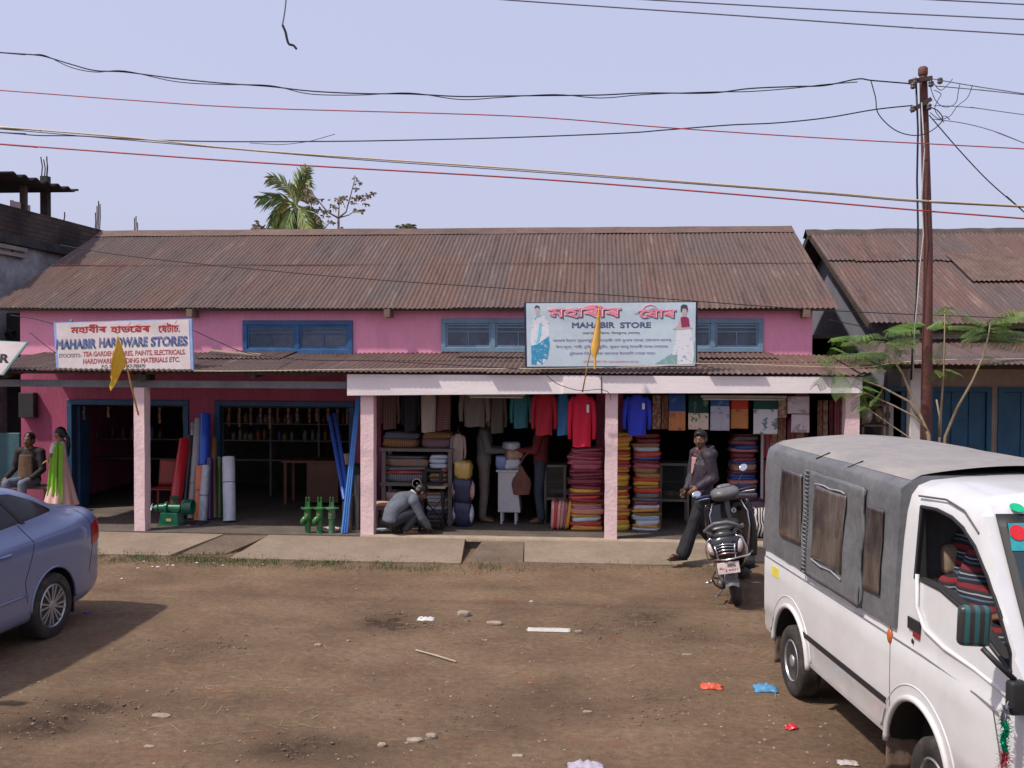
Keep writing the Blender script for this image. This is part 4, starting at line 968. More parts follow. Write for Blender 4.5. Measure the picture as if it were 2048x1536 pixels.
# ------------------------------------------------------------------ people
def skinm(n, c): return M(n, c, .55, var=.06, scale=8, spec=.35)
SK1 = skinm('brown skin', (.16,.082,.05)); SK2 = skinm('light brown skin', (.24,.125,.08))
HAIR = M('black hair', (.012,.010,.010), .45, var=.2, scale=20, stretch=(1,1,6))
def V(*a): return Vector(a)
def hand(g, w_, d, up, side, curl=.35, s=1.0):
    """palm, four fingers and a thumb; d = pointing direction, up = back of hand, side=+1 thumb on +cross side"""
    d = d.normalized(); up = (up-d*up.dot(d)).normalized(); a = d.cross(up)*side
    for t in (.02, .045, .07): g.ball(w_+d*t*s, (.030*s if t > .03 else .024*s,)*3, 8)
    g.cap(w_+d*.03*s+a*.018*s, w_+d*.08*s+a*.026*s, .017*s, .013*s, 8); g.cap(w_+d*.03*s-a*.018*s, w_+d*.075*s-a*.028*s, .016*s, .012*s, 8)
    for i, (o_, L_) in enumerate(((.030,.068),(.010,.078),(-.010,.072),(-.029,.056))):
        p = w_+d*(.085-abs(i-1.3)*.004)*s+a*o_*s; dd = d.copy()
        for k in range(3):
            ang = curl*(k+.6); q = (d*math.cos(ang)-up*math.sin(ang)); L3 = L_*s*(.45,.32,.23)[k]; e = p+q*L3
            g.cap(p, e, (.0095,.0088,.008)[k]*s, (.0088,.008,.007)[k]*s, 8); p = e
    p = w_+d*.03*s+a*.028*s; q = (d*.7+a*.75-up*.2).normalized(); e = p+q*.04*s; g.cap(p, e, .013*s, .0105*s, 8)
    q = (d*.9+a*.25-up*.35).normalized(); g.cap(e, e+q*.032*s, .0105*s, .008*s, 8)
def headshape(g, c, q, s=1.0):
    P = lambda x, y, z: c + q @ (V(x, y, z)*s)
    g.ball(P(0,-.012,.03), (.076*s,.094*s,.088*s), 20, q); g.ball(P(0,.018,-.02), (.066*s,.074*s,.085*s), 18, q)
    g.ball(P(0,.042,-.072), (.040*s,.042*s,.036*s), 14, q); g.cap(P(0,.085,.012), P(0,.106,-.022), .010*s, .014*s, 8)
    g.ball(P(.014,.090,-.026), .009*s, 8); g.ball(P(-.014,.090,-.026), .009*s, 8)
    g.cap(P(-.032,.078,.026), P(.032,.078,.026), .012*s, .012*s, 8); g.cap(P(-.018,.083,-.056), P(.018,.083,-.056), .0085*s, .0085*s, 8); g.cap(P(-.014,.080,-.066), P(.014,.080,-.066), .009*s, .009*s, 8)
    for sx in (-1, 1):
        g.ball(P(sx*.048,.055,-.022), (.024*s,.024*s,.024*s), 10); g.ball(P(sx*.079,-.008,-.005), (.010*s,.019*s,.032*s), 10, q)
def spine(g, J, k, r):
    """r: list of (joint or point, rx, ry)"""
    pts = [(J[a] if isinstance(a, str) else a, rx, ry) for a, rx, ry in r]
    for (p, ax, ay), (p2, bx, by) in zip(pts, pts[1:]):
        d = p2-p; n = max(2, int(d.length/.014))
        for i in range(n+1):
            t = i/n; q = Matrix([J['_x'], d.cross(J['_x']).normalized()*-1 if False else d.normalized().cross(J['_x']), d.normalized()]).transposed()
            g.ball(p.lerp(p2, t), ((ax+(bx-ax)*t)*k, (ay+(by-ay)*t)*k, .062), 16, q)
def vox(size, sm=4, disp=None):
    out = [mod('REMESH', mode='VOXEL', voxel_size=size, adaptivity=0), mod('SMOOTH', factor=.5, iterations=sm)]
    return out
def folds(o, amp, f=9):
    o.data.calc_loop_triangles() if False else None
    ns = [v.normal.copy() for v in o.data.vertices]
    for v, n in zip(o.data.vertices, ns):
        c = v.co; d = nz(c.x*f, c.y*f, c.z*f*.55)+.5*nz(c.x*f*2.3, c.y*f*2.3, c.z*f*1.2+7)
        v.co = c + n*d*amp
def figure(label, loc, rotz, J, skin, vx=.011, hair='short', top=None, bottom=None, parts=None, s=1.0, hq=None, hands=None, base=None, sleeve='long', neckw=.052, feet=True, cat='person'):
    for k in list(J):
        if isinstance(J[k], tuple): J[k] = Vector(J[k])*s
    J.setdefault('_x', V(1,0,0))
    root = thing('person', label, cat, loc, (0,0,rotz), local=True)
    q = hq or Matrix.Identity(3)
    g = MB(); headshape(g, J['head'], q, s)
    g.cap(J['neck'], J['head']+q @ V(0,-.01,-.06)*s, neckw*s, .047*s, 12)
    spine(g, J, s, [('pelvis',.135,.095),('waist',.115,.08),('chest',.145,.10),('neck',.085,.06)])
    for a in 'LR':
        g.cap(J['sh'+a]*.6+J['neck']*.4, J['sh'+a], .05*s, .05*s); g.cap(J['sh'+a], J['el'+a], .047*s, .037*s); g.cap(J['el'+a], J['wr'+a], .036*s, .024*s)
        hd = (hands or {}).get(a, {}); d = hd.get('d', (J['wr'+a]-J['el'+a]).normalized())
        hand(g, J['wr'+a], d, hd.get('up', V(0,0,1)), hd.get('side', 1 if a == 'L' else -1), hd.get('curl', .4), s)
        g.cap(J['pelvis'].lerp(J['hp'+a], .8), J['kn'+a], .082*s, .055*s); g.cap(J['kn'+a], J['an'+a], .055*s, .036*s)
        if feet:
            g.cap(J['an'+a], J['to'+a].lerp(J['an'+a], .35)-V(0,0,.012*s), .036*s, .034*s); g.cap(J['an'+a]+V(0,0,-.03*s), J['to'+a], .034*s, .026*s)
    bd = g.build('body', skin, root, smooth=True, mods=vox(vx, 3))
    if top:
        mt, k, am = top[:3]; g = MB()
        spine(g, J, s, [(J['pelvis'].lerp(J['waist'], top[3] if len(top) > 3 else .1),.150*k,.115*k),('waist',.140*k,.105*k),('chest',.165*k,.118*k),(J['chest'].lerp(J['neck'], .8),.105*k,.075*k)])
        for a in 'LR':
            g.cap(J['sh'+a]*.6+J['neck']*.4, J['sh'+a], .062*s*k, .066*s*k)
            if sleeve == 'long': g.cap(J['sh'+a], J['el'+a], .064*s*k, .054*s*k); g.cap(J['el'+a], J['wr'+a].lerp(J['el'+a], .06), .054*s*k, .040*s*k)
            elif sleeve == 'short': g.cap(J['sh'+a], J['sh'+a].lerp(J['el'+a], .42), .060*s*k, .056*s*k)
        o = g.build(top[4] if len(top) > 4 else 'shirt', mt, root, smooth=True, mods=vox(vx, 5)); folds(o, am)
    if bottom:
        mt, k, am = bottom[:3]; g = MB(); wide = bottom[3] if len(bottom) > 3 else .055
        spine(g, J, s, [('pelvis',.148*k,.112*k),('waist',.132*k,.098*k)])
        g.ball(J['pelvis']-V(0,0,.03)*s, (.15*s*k,.115*s*k,.10*s), 14)
        for a in 'LR': g.cap(J['pelvis'].lerp(J['hp'+a], .8), J['kn'+a], .095*s*k, .068*s*k); g.cap(J['kn'+a], J['an'+a]+(J['kn'+a]-J['an'+a]).normalized()*.015, .068*s*k, wide*s*k)
        o = g.build('trousers', mt, root, smooth=True, mods=vox(vx, 4)); folds(o, am)
    if hair:
        g = MB(); c = J['head']; P = lambda x, y, z: c + q @ (V(x, y, z)*s)
        g.ball(P(0,-.022,.040), (.084*s,.096*s,.090*s), 22, q); g.ball(P(0,-.050,-.005), (.076*s,.062*s,.075*s), 16, q)
        if hair == 'fringe': g.ball(P(0,.035,.085), (.065*s,.055*s,.034*s), 14, q); g.ball(P(.03,.06,.062), (.04*s,.03*s,.025*s), 10, q); g.ball(P(-.03,.055,.065), (.04*s,.03*s,.025*s), 10, q)
        if hair == 'long':
            g.ball(P(0,-.10,-.02), (.05*s,.04*s,.05*s), 12, q)
            g.tube([P(0,-.11,-.03), P(0,-.15,-.10), P(0,-.15,-.22), P(0,-.13,-.34), P(0,-.12,-.42)], [.03*s,.035*s,.035*s,.025*s,.01*s], 10)
        o = g.build('hair', HAIR, root, smooth=True, mods=vox(.008, 2)); folds(o, .005, 30)
    return root, bd, q
EYE = M('dark eye', (.015,.01,.01), .3)
def eyes(root, J, q, s=1.0):
    for sx in (-1, 1):
        g = MB(); c = J['head']+q @ (V(sx*.031,.079,.006)*s); g.ball(c, (.014*s,.008*s,.008*s), 10, q); g.build('eye', M('eye white', (.22,.17,.15), .4), root, smooth=True)
        g = MB(); c = J['head']+q @ (V(sx*.031,.086,.006)*s); g.ball(c, (.006*s,.004*s,.006*s), 8, q); g.build('pupil', EYE, root, smooth=True)
        g = MB(); g.tube([J['head']+q @ (V(sx*(.014+.012*i),.088-.004*i,.030+.003*math.sin(i))*s) for i in range(4)], .004*s, 6); g.build('eyebrow', HAIR, root)
    g = MB(); g.tube([J['head']+q @ (V(-.026+.0087*i,.092-.0018*abs(i-3),-.047-.001*abs(i-3))*s) for i in range(7)], .005*s, 6); return g
def rot3(x=0, y=0, z=0): return Euler((R(x), R(y), R(z)), 'XYZ').to_matrix()
# --- man striding left in the dark jacket
p = PY(1404, 1000, 12.88)
J = dict(pelvis=(0,0,.93), waist=(0,.0,1.06), chest=(0,-.01,1.25), neck=(0,-.005,1.43), head=(0,.03,1.565),
 shL=(-.185,.0,1.37), shR=(.185,.0,1.37), elL=(-.225,-.045,1.10), elR=(.215,.02,1.09), wrL=(-.20,.155,.985), wrR=(.13,.15,.93),
 hpL=(-.09,0,.90), hpR=(.09,0,.90), knL=(-.08,.16,.51), knR=(.09,.0,.47), anL=(-.08,.305,.135), anR=(.09,-.30,.19), toL=(-.08,.47,.10), toR=(.09,-.20,.05))
hq = rot3(-3, 4, 44)
JK = M('dull purple jacket cloth', (.045,.034,.047), .6, var=.18, scale=6, bump=.3, bscale=30, spec=.3)
BT = M('black trouser cloth', (.014,.014,.017), .8, var=.2, bump=.2)
man, bd, q = figure('man in a dark hooded jacket and black trousers striding left past the scooter', (p.x, 12.88, .03), R(112), J, SK1, vx=.0085, hair='fringe', top=(JK, 1.24, .013, -.35, 'jacket'), bottom=(BT, 1.12, .012, .085), hq=hq, hands={'L': dict(d=V(-.05,.75,-.45), up=V(-1,.1,.3), side=1, curl=.45), 'R': dict(d=V(0,.5,-.7), up=V(1,0,0), side=-1)})
mo = eyes(man, J, q); mo.build('moustache', HAIR, man)
g = MB(); c = J['neck']
for i in range(14):
    t = math.pi*2*i/14; g.ball(c+V(.085*math.cos(t), -.035+.095*math.sin(t), .012-.030*math.sin(t)), (.030,.030,.026), 8)
for i in range(9):
    t = math.pi*(.15+.7*i/8); g.ball(c+V(.115*math.cos(t), -.045-.095*math.sin(t), -.045), (.055,.050,.065), 10)
o = g.build('hood', JK, man, smooth=True, mods=vox(.009, 4)); folds(o, .008)
g = MB(); g.grid(lambda u, v: V((-.5+u)*(.04+.09*v)-.0, .150-.034*v+.010*math.cos((u-.5)*3), 1.13+.215*v), 8, 10); g.build('shirt_front', M('pale pink shirt', (.36,.22,.19), .8, var=.1), man, smooth=True, mods=[mod('SOLIDIFY', thickness=.01)])
g = MB()
for sx in (-1, 1): g.bar(c+V(sx*.055,.03,.03), c+V(sx*.02,.095,-.07), .035, .018)
g.build('collar', M('orange red collar', (.42,.07,.035), .8), man, mods=[mod('BEVEL', width=.006)])
for a, tilt in (('L', .0), ('R', 0)):
    g = MB(); an, to = J['an'+a], J['to'+a]; d = (to-an).normalized(); heel = an-V(0,0,.055)-d*.06
    if a == 'L': heel = an+V(0,-.05,-.068)
    tip = to+V(0,.035,-.035); g.bar(heel, tip, .085, .02); g.bar(an.lerp(to, .7)+V(-.045,0,.005), an.lerp(to, .7)+V(.045,0,.005), .05, .03)
    g.build('sandal', RUBBER, man, mods=[mod('BEVEL', width=.008, segments=2)])
# --- crouching man in the grey sweater
p = PY(797, 1060, 13.76)
J = dict(pelvis=(0,-.10,.235), waist=(0,-.085,.35), chest=(0,.06,.47), neck=(0,.225,.535), head=(0,.335,.565),
 shL=(-.175,.165,.475), shR=(.175,.165,.475), elL=(-.215,.27,.25), elR=(.215,.27,.25), wrL=(-.12,.40,.10), wrR=(.12,.40,.10),
 hpL=(-.09,-.07,.21), hpR=(.09,-.07,.21), knL=(-.15,.26,.36), knR=(.15,.26,.36), anL=(-.12,.06,.075), anR=(.12,.06,.075), toL=(-.13,.22,.035), toR=(.13,.22,.035))
hq = rot3(-42, 0, 0)
SW = M('grey wool', (.135,.15,.18), .95, var=.10, scale=12, bump=.6, bscale=90)
man, bd, q = figure('man squatting in a grey sweater with his head bent beside the sewing machine', (p.x, 13.76, .155), R(-60), J, SK1, vx=.009, hair='short', top=(SW, 1.10, .008, -.25, 'sweater'), bottom=(M('dark grey trousers', (.03,.032,.04), .85), 1.0, .007), hq=hq, neckw=.05)
g = MB(); c = J['neck']; g.lathe([(.058,-.02),(.07,0),(.066,.022),(.055,.018)], c+V(0,.0,.02), 18, 'z', rot3(-50)); g.build('collar', M('white cotton', (.65,.62,.58), .9), man, smooth=True)
g = MB()
for sx in (-1, 1): g.bar(V(sx*.12,-.01,.012), V(sx*.13,.27,.012), .09, .022)
g.build('sandals', M('brown leather', (.14,.06,.035), .6), man, mods=[mod('BEVEL', width=.008)])
# --- girl in pink with the green scarf
p = PY(122, 1000, 14.35)
J = dict(pelvis=(0,0,.93), waist=(0,.01,1.06), chest=(0,.0,1.25), neck=(0,-.005,1.42), head=(0,.02,1.555),
 shL=(-.165,0,1.36), shR=(.165,0,1.36), elL=(-.20,.07,1.10), elR=(.20,.07,1.10), wrL=(.03,.18,1.10), wrR=(-.03,.20,1.07),
 hpL=(-.09,0,.9), hpR=(.09,0,.9), knL=(-.09,.02,.47), knR=(.09,.02,.47), anL=(-.09,-.02,.08), anR=(.09,-.02,.08), toL=(-.10,.13,.03), toR=(.10,.13,.03))
KP = M('pale pink cotton', (.66,.40,.34), .85, var=.06, scale=4, bump=.15)
s_ = .845
girl, bd, q = figure('girl with folded arms in a long pale pink dress and green scarf', (p.x, 14.35, .15), R(80), J, SK2, vx=.010, hair='long', top=(M('off white cotton', (.62,.52,.50), .9), .93, .004, .3, 'blouse'), sleeve='short', s=s_, hq=rot3(-6,0,8))
g = MB()
def sk(u, v):
    t = u*2*math.pi; k = 1-v; r = (.115+.20*k**1.15); fo = 1+.09*k*math.sin(t*9)+.05*k*math.sin(t*4+1)
    return V(math.cos(t)*r*fo, math.sin(t)*r*.85*fo-.01, .30+.83*v)*s_
g.grid(sk, 90, 16, True); o = g.build('skirt', KP, girl, smooth=True)
g = MB()
GRN = M('lime green chiffon', (.20,.42,.03), .8, var=.15, scale=9, col2=(.42,.36,.04), thr=(.2,.42))
def du(u, v, back=False):
    # hangs from the near shoulder down the flank
    L_ = 1.05 if back else .92
    if v < .16:
        a = v/.16; x = -.105-.03*(1-a)+(u-.5)*.05; y = (.075-.14*a if not back else -.02-.07*a)+(u-.5)*.05; z = 1.435-.03*abs(a-.3)-.02*a
    else:
        a = (v-.16)/.84; x = -.19-.07*a+.018*math.sin(u*11)+(.04 if back else 0); y = -.02+(u-.5)*(.10+.08*a)-(.09 if back else 0); z = 1.41-L_*a-.02*math.sin(u*7)*a
    return V(x, y, z)*s_
g.grid(lambda u, v: du(u, v), 14, 30); g.grid(lambda u, v: du(u, v, True), 14, 30)
g.build('scarf', GRN, girl, smooth=True, fix=False, mods=[mod('SOLIDIFY', thickness=.006)])
eyes(girl, J, q, s_)
g = MB(); g.ball(J['head']+q @ (V(0,-.105,-.03)*s_), (.028,.02,.02), 10); g.build('hair_band', M('white cotton', (.65,.62,.58), .9), girl, smooth=True)
# --- seated man
p = PY(66, 1000, 15.1)
J = dict(pelvis=(0,0,.52), waist=(0,.01,.66), chest=(0,.03,.84), neck=(0,.03,1.02), head=(0,.05,1.155),
 shL=(-.18,.02,.97), shR=(.18,.02,.97), elL=(-.235,.06,.70), elR=(.27,-.02,.72), wrL=(-.15,.24,.58), wrR=(.33,.12,.58),
 hpL=(-.09,.03,.50), hpR=(.09,.03,.50), knL=(-.13,.43,.52), knR=(.13,.43,.52), anL=(-.12,.42,.09), anR=(.12,.42,.09), toL=(-.12,.57,.04), toR=(.12,.57,.04))
man, bd, q = figure('man sitting by the teal panel in a brown vest over dark long sleeves', (p.x, 15.05, .15), R(178), J, SK1, vx=.011, hair='short', top=(M('black jacket cloth', (.022,.018,.02), .8), 1.08, .008, .0, 'jacket'), bottom=(M('grey blue trousers', (.15,.17,.22), .9), 1.0, .007), hq=rot3(-4,0,0))
g = MB(); g.grid(lambda u, v: V((u-.5)*(.27-.05*v), .150+.035*math.cos((u-.5)*3)-.02*v, .56+.38*v), 10, 14); g.build('vest', M('brown knit', (.12,.07,.04), .95, var=.2, scale=20), man, smooth=True, mods=[mod('SOLIDIFY', thickness=.015)])
eyes(man, J, q)
g = MB(); g.box(p.x-.45, p.x+.35, 14.9, 15.25, .55, .59); 
be = thing('bench', 'low timber bench under the seated man at the left end', 'bench', (p.x, 15.05, .15)); g.build('seat', WOOD, be)
for dx in (-.4, .27):
    for y in (14.93, 15.18): g = MB(); g.box(p.x+dx, p.x+dx+.05, y, y+.05, .15, .55); g.build('leg', WOOD, be)
# --- two people inside the cloth shop
def stand(px, Y, label, rz, tops, bots, arms=0, s=1.0, hair='short', name=None, skin=SK1):
    p = PY(px, 1040, Y)
    J = dict(pelvis=(0,0,.93), waist=(0,.01,1.06), chest=(0,.01,1.25), neck=(0,.01,1.42), head=(0,.045,1.55),
     shL=(-.18,0,1.37), shR=(.18,0,1.37), elL=(-.21,.06,1.10), elR=(.21,.06,1.10), wrL=(-.15,.30,1.10), wrR=(.15,.30,1.08),
     hpL=(-.09,0,.9), hpR=(.09,0,.9), knL=(-.10,.03,.47), knR=(.10,.0,.47), anL=(-.11,-.02,.08), anR=(.10,-.02,.08), toL=(-.12,.13,.03), toR=(.12,.13,.03))
    return figure(label, (p.x, Y, .15), R(rz), J, skin, vx=.012, hair=hair, top=tops, bottom=bots, s=s, hq=rot3(-18,0,0))
stand(967, 15.0, 'man in a grey shirt and fawn trousers at the counter of white bags', -82, (M('grey shirt cloth', (.13,.125,.115), .9), 1.05, .008, -.2, 'shirt'), (M('fawn trousers', (.16,.125,.105), .9), 1.0, .008, .06))
stand(1082, 15.0, 'man in a maroon top and dark blue trousers carrying a cloth bag', 84, (M('maroon knit', (.16,.028,.03), .95, var=.15), 1.05, .008, -.1, 'sweater'), (M('dark denim', (.045,.055,.08), .9), 1.0, .008, .06))
g = MB(); c = PY(1043, 962, 14.8); 
g.grid(lambda u, v: V(c.x+.13*math.cos(u*6.283)*(1-.55*abs(v-.35))*(.15+min(1, (1-v)*2.2)), c.y+.05*math.sin(u*6.283)*(.15+min(1,(1-v)*2)), c.z-.2+.42*v), 18, 10, True)
bg_ = g.build('cloth_bag', M('dull brown red bag', (.17,.075,.055), .9, var=.2), None, smooth=True); tag(bg_, 'slack reddish brown cloth bag held by the man in maroon inside the shop', 'bag')
g = MB(); g.tube([c+V(-.05,0,.2), c+V(.05,0,.38), c+V(.16,0,.46)], .012, 6); g.build('strap', MC['dull brown red bag'], bg_)
# --- driver wrapped in a striped shawl
def stripe_shawl():
    m, nt, b = newmat('striped wool'); L = nt.links.new; tc = N(nt, 'TexCoord'); sp = N(nt, 'SeparateXYZ'); L(tc.outputs['Object'], sp.inputs[0])
    n = N(nt, 'TexNoise', i_Scale=4.0); L(tc.outputs['Object'], n.inputs['Vector'])
    a = N(nt, 'Math', operation='MULTIPLY_ADD'); a.inputs[1].default_value = .05; L(n.outputs[0], a.inputs[0]); L(sp.outputs[2], a.inputs[2])
    m1 = N(nt, 'Math', operation='MULTIPLY'); m1.inputs[1].default_value = 11.0; L(a.outputs[0], m1.inputs[0]); f = N(nt, 'Math', operation='FRACT'); L(m1.outputs[0], f.inputs[0])
    cr = N(nt, 'ValToRGB'); cr.color_ramp.interpolation = 'CONSTANT'; e = cr.color_ramp.elements
    e[0].position = 0; e[0].color = (.20,.018,.025,1); e[1].position = .22; e[1].color = (.015,.015,.02,1)
    for p_, c_ in ((.42,(.07,.11,.20)),(.52,(.015,.015,.02)),(.68,(.27,.27,.30)),(.76,(.02,.02,.025)),(.92,(.10,.02,.03))): k = e.new(p_); k.color = (*c_, 1)
    L(f.outputs[0], cr.inputs[0]); L(cr.outputs[0], b.inputs['Base Color']); b.inputs['Roughness'].default_value = .95; return m
wl = vw(1.97, -.33, .0)
J = dict(pelvis=(0,0,.80), waist=(0,.02,.92), chest=(0,.06,1.10), neck=(0,.09,1.27), head=(0,.13,1.40),
 shL=(-.18,.06,1.22), shR=(.18,.06,1.22), elL=(-.21,.17,1.0), elR=(.21,.17,1.0), wrL=(-.12,.38,1.10), wrR=(.12,.38,1.10),
 hpL=(-.09,.02,.80), hpR=(.09,.02,.80), knL=(-.12,.42,.82), knR=(.12,.42,.82), anL=(-.12,.52,.52), anR=(.12,.52,.52), toL=(-.12,.60,.50), toR=(.12,.60,.50))
SH = stripe_shawl()
dr, bd, q = figure('driver wrapped in a red, blue and black striped shawl inside the white minivan', (wl.x, wl.y, .10), math.atan2(fdir.y, fdir.x)-math.pi/2, J, SK1, vx=.012, hair='short', top=(SH, 1.0, .006, -.1, 'sweater'), bottom=(BT, 1.0, .006), hq=rot3(-10,0,0))
g = MB()
for i in range(16):
    t = i/15; g.ball(V(0, .02+.17*t, 1.50-.05*t), .10, 12)
g.cap(V(0,.0,1.42), V(-.03,-.02,1.1), .13, .20, 14); g.cap(V(.06,.16,1.38), V(.13,.20,.95), .09, .13, 12); g.cap(V(-.10,.10,1.38), V(-.24,.14,.92), .07, .11, 12); g.cap(V(.08,.25,1.15), V(.1,.42,.95), .10, .12, 12)
o = g.build('shawl', SH, dr, smooth=True, mods=vox(.012, 4)); folds(o, .014, 7)
# ------------------------------------------------------------------ cloth goods
def fab(name, c, c2, scale=16, thr=(.46,.54), rough=.38, coat=.35): return M(name, c, rough, var=.10, scale=scale, col2=c2, thr=thr, bump=.25, bscale=18, coat=coat)
def plaid(name, a, b_, c, s=9.0):
    if name in MC: return MC[name]
    m, nt, b = newmat(name); L = nt.links.new; tc = N(nt, 'TexCoord')
    w1 = N(nt, 'TexWave', bands_direction='X', i_Scale=s); w2 = N(nt, 'TexWave', bands_direction='Z', i_Scale=s*1.6)
    for w_ in (w1, w2): w_.inputs['Distortion'].default_value = .8; L(tc.outputs['Object'], w_.inputs['Vector'])
    r1 = N(nt, 'ValToRGB'); r1.color_ramp.elements[0].position = .45; r1.color_ramp.elements[0].color = (*a, 1); r1.color_ramp.elements[1].position = .5; r1.color_ramp.elements[1].color = (*b_, 1); L(w1.outputs[0], r1.inputs[0])
    r2 = N(nt, 'MapRange'); r2.inputs[1].default_value = .6; r2.inputs[2].default_value = .7; r2.inputs[4].default_value = .8; L(w2.outputs[0], r2.inputs[0])
    mx_ = N(nt, 'MixRGB'); mx_.inputs[2].default_value = (*c, 1); L(r1.outputs[0], mx_.inputs[1]); L(r2.outputs[0], mx_.inputs[0]); L(mx_.outputs[0], b.inputs['Base Color']); b.inputs['Roughness'].default_value = .9
    MC[name] = m; return m
FB = {
 'rose red': fab('f_rose', (.42,.055,.07), (.30,.10,.16)), 'maroon': fab('f_maroon', (.17,.02,.045), (.24,.05,.07)), 'bright red': fab('f_red', (.50,.03,.035), (.60,.30,.05), thr=(.38,.45)),
 'orange': fab('f_orange', (.60,.17,.04), (.65,.40,.08)), 'golden yellow': fab('f_yellow', (.62,.40,.04), (.50,.06,.03), thr=(.36,.46)), 'purple': fab('f_purple', (.20,.13,.34), (.45,.2,.3)),
 'peach': fab('f_peach', (.66,.34,.22), (.5,.1,.1)), 'pale blue': fab('f_blue', (.30,.50,.62), (.6,.6,.62)), 'deep blue': fab('f_dblue', (.025,.055,.28), (.05,.15,.4)), 'leaf green': fab('f_green', (.12,.30,.07), (.5,.1,.05)),
 'white': fab('f_white', (.66,.66,.70), (.45,.5,.6)), 'dark red': fab('f_dred', (.20,.015,.03), (.10,.01,.02)), 'pink': fab('f_pink', (.62,.16,.20), (.7,.45,.4)), 'grey': fab('f_grey', (.20,.18,.19), (.10,.09,.10)), 'brown': fab('f_brown', (.22,.10,.06), (.35,.2,.1)), 'beige': fab('f_beige', (.50,.38,.28), (.35,.15,.1)), 'navy': fab('f_navy', (.018,.02,.06), (.03,.03,.08), rough=.6)}
def superbox(g, e=.32, nu=28, nv=12, wob=.03, seed=0):
    def sp(c, p): return math.copysign(abs(c)**p, c)
    def fn(u, v):
        a = u*2*math.pi; t = (v-.5)*math.pi
        x, y, z = sp(math.cos(t), e)*sp(math.cos(a), e), sp(math.cos(t), e)*sp(math.sin(a), e), sp(math.sin(t), .55)
        k = 1+wob*nz(x*2+seed, y*2, z*2)
        return (x*.5*k, y*.5*k, z*.5+.10*nz(x*2.1+seed*3, y*2, 5))
    g.grid(fn, nu, nv, True)
PK = []
for i in range(4):
    g = MB(); superbox(g, seed=i*7.3, wob=.13, e=.36); o = g.build('packet', FB['rose red'], smooth=True, fix=False); PK.append(o.data); bpy.data.objects.remove(o)
def place(mesh, name, mt, c, dims, rz=0, rx=0, ry=0):
    o = bpy.data.objects.new(name, mesh); COL.objects.link(o); o.location = c; o.scale = dims; o.rotation_euler = (rx, ry, rz)
    o.material_slots[0].link = 'OBJECT'; o.material_slots[0].material = mt; return o
def stack(px0, px1, py0, py1, Y, cols, desc, kind='cloth packet', cat='cloth packet', depth=.42, group='folded cloth packets stacked for sale', jit=.018, zb=None):
    """cols listed from the top down"""
    a, b = PY(px0, py1, Y), PY(px1, py0, Y); z0 = a.z if zb is None else zb; z1 = b.z; n = len(cols); hs = [random.uniform(.6,1.5) for _ in cols]; hs = [q*(z1-z0)/sum(hs) for q in hs]; zc = z0
    for i, c in enumerate(reversed(cols)):
        h = hs[i]; zc += h
        w_ = (b.x-a.x)*random.uniform(.88, 1.06)
        o = place(random.choice(PK), 'cloth_packet' if kind == 'cloth packet' else kind.replace(' ', '_'), FB[c] if c in FB else MC[c], ((a.x+b.x)/2+random.uniform(-jit, jit), Y+depth/2+random.uniform(-.02, .02), zc-h/2), (w_, depth*random.uniform(.9,1.05), h*random.uniform(1.2,1.5)), random.uniform(-.09, .09), random.uniform(-.02,.05), random.uniform(-.035,.035))
        nm = c if c in FB else c
        lab = '%s %s, %s from bottom of %s' % (nm, kind, ORD[i+1], desc)
        tag(o, lab, cat, group)
stack(1137, 1205, 897, 1061, 14.32, ['rose red']*6+['maroon']*6+['golden yellow','maroon','bright red','maroon','bright red','orange','purple','peach','golden yellow','pale blue','bright red','orange'], 'red stack left of middle post', zb=.152)
stack(1211, 1262, 866, 1061, 14.42, ['golden yellow','orange','golden yellow','golden yellow','bright red','golden yellow','orange','bright red','rose red','golden yellow','orange','bright red','golden yellow','golden yellow','maroon','golden yellow','bright red','golden yellow','orange','golden yellow','peach','golden yellow','bright red','golden yellow','golden yellow'], 'yellow stack behind middle post', zb=.152)
stack(1266, 1322, 868, 1061, 14.42, ['dark red','dark red','brown','pale blue','bright red','deep blue','dark red','rose red','brown','leaf green','bright red','golden yellow','leaf green','bright red','grey','grey','maroon','white','orange','leaf green','pale blue','white','orange','white'], 'mixed stack right of middle post', zb=.152)
zt_ = PY(1490, 1004, 14.9).z
stack(1461, 1518, 868, 1004, 14.9, ['dark red','grey','rose red','deep blue','pink','maroon','rose red','deep blue','beige','maroon','deep blue','deep blue','peach','deep blue','beige','white','beige','deep blue'], 'blue and red stack behind the scooter', depth=.4)
tb = thing('low_table', 'low timber table carrying the blue and red cloth stack behind the scooter', 'table', (PY(1495,1004,15.1).x, 15.1, .15))
a = PY(1450, 1004, 14.85).x; b = PY(1560, 1004, 14.85).x
g = MB(); g.box(a, b, 14.85, 15.35, zt_-.05, zt_-.004); g.build('table_top', WOOD, tb)
for x in (a+.02, b-.07):
    for y in (14.87, 15.28): g = MB(); g.box(x, x+.05, y, y+.05, .15, zt_-.05); g.build('leg', WOOD, tb)
# leaning row of wrapped pieces
for i, c in enumerate(['pink','bright red','pink','beige','rose red','golden yellow']):
    p = PY(1105+i*6.3, 1059, 14.3); o = place(PK[i % 4], 'cloth_packet', FB[c], (p.x, 14.5, .152+.21), (.055, .36, .42), 0, 0, R(2+i)); tag(o, '%s cloth packet standing upright, %s from left beside the red stack' % (c, ORD[i+1]), 'cloth packet', 'upright packets beside the red stack')
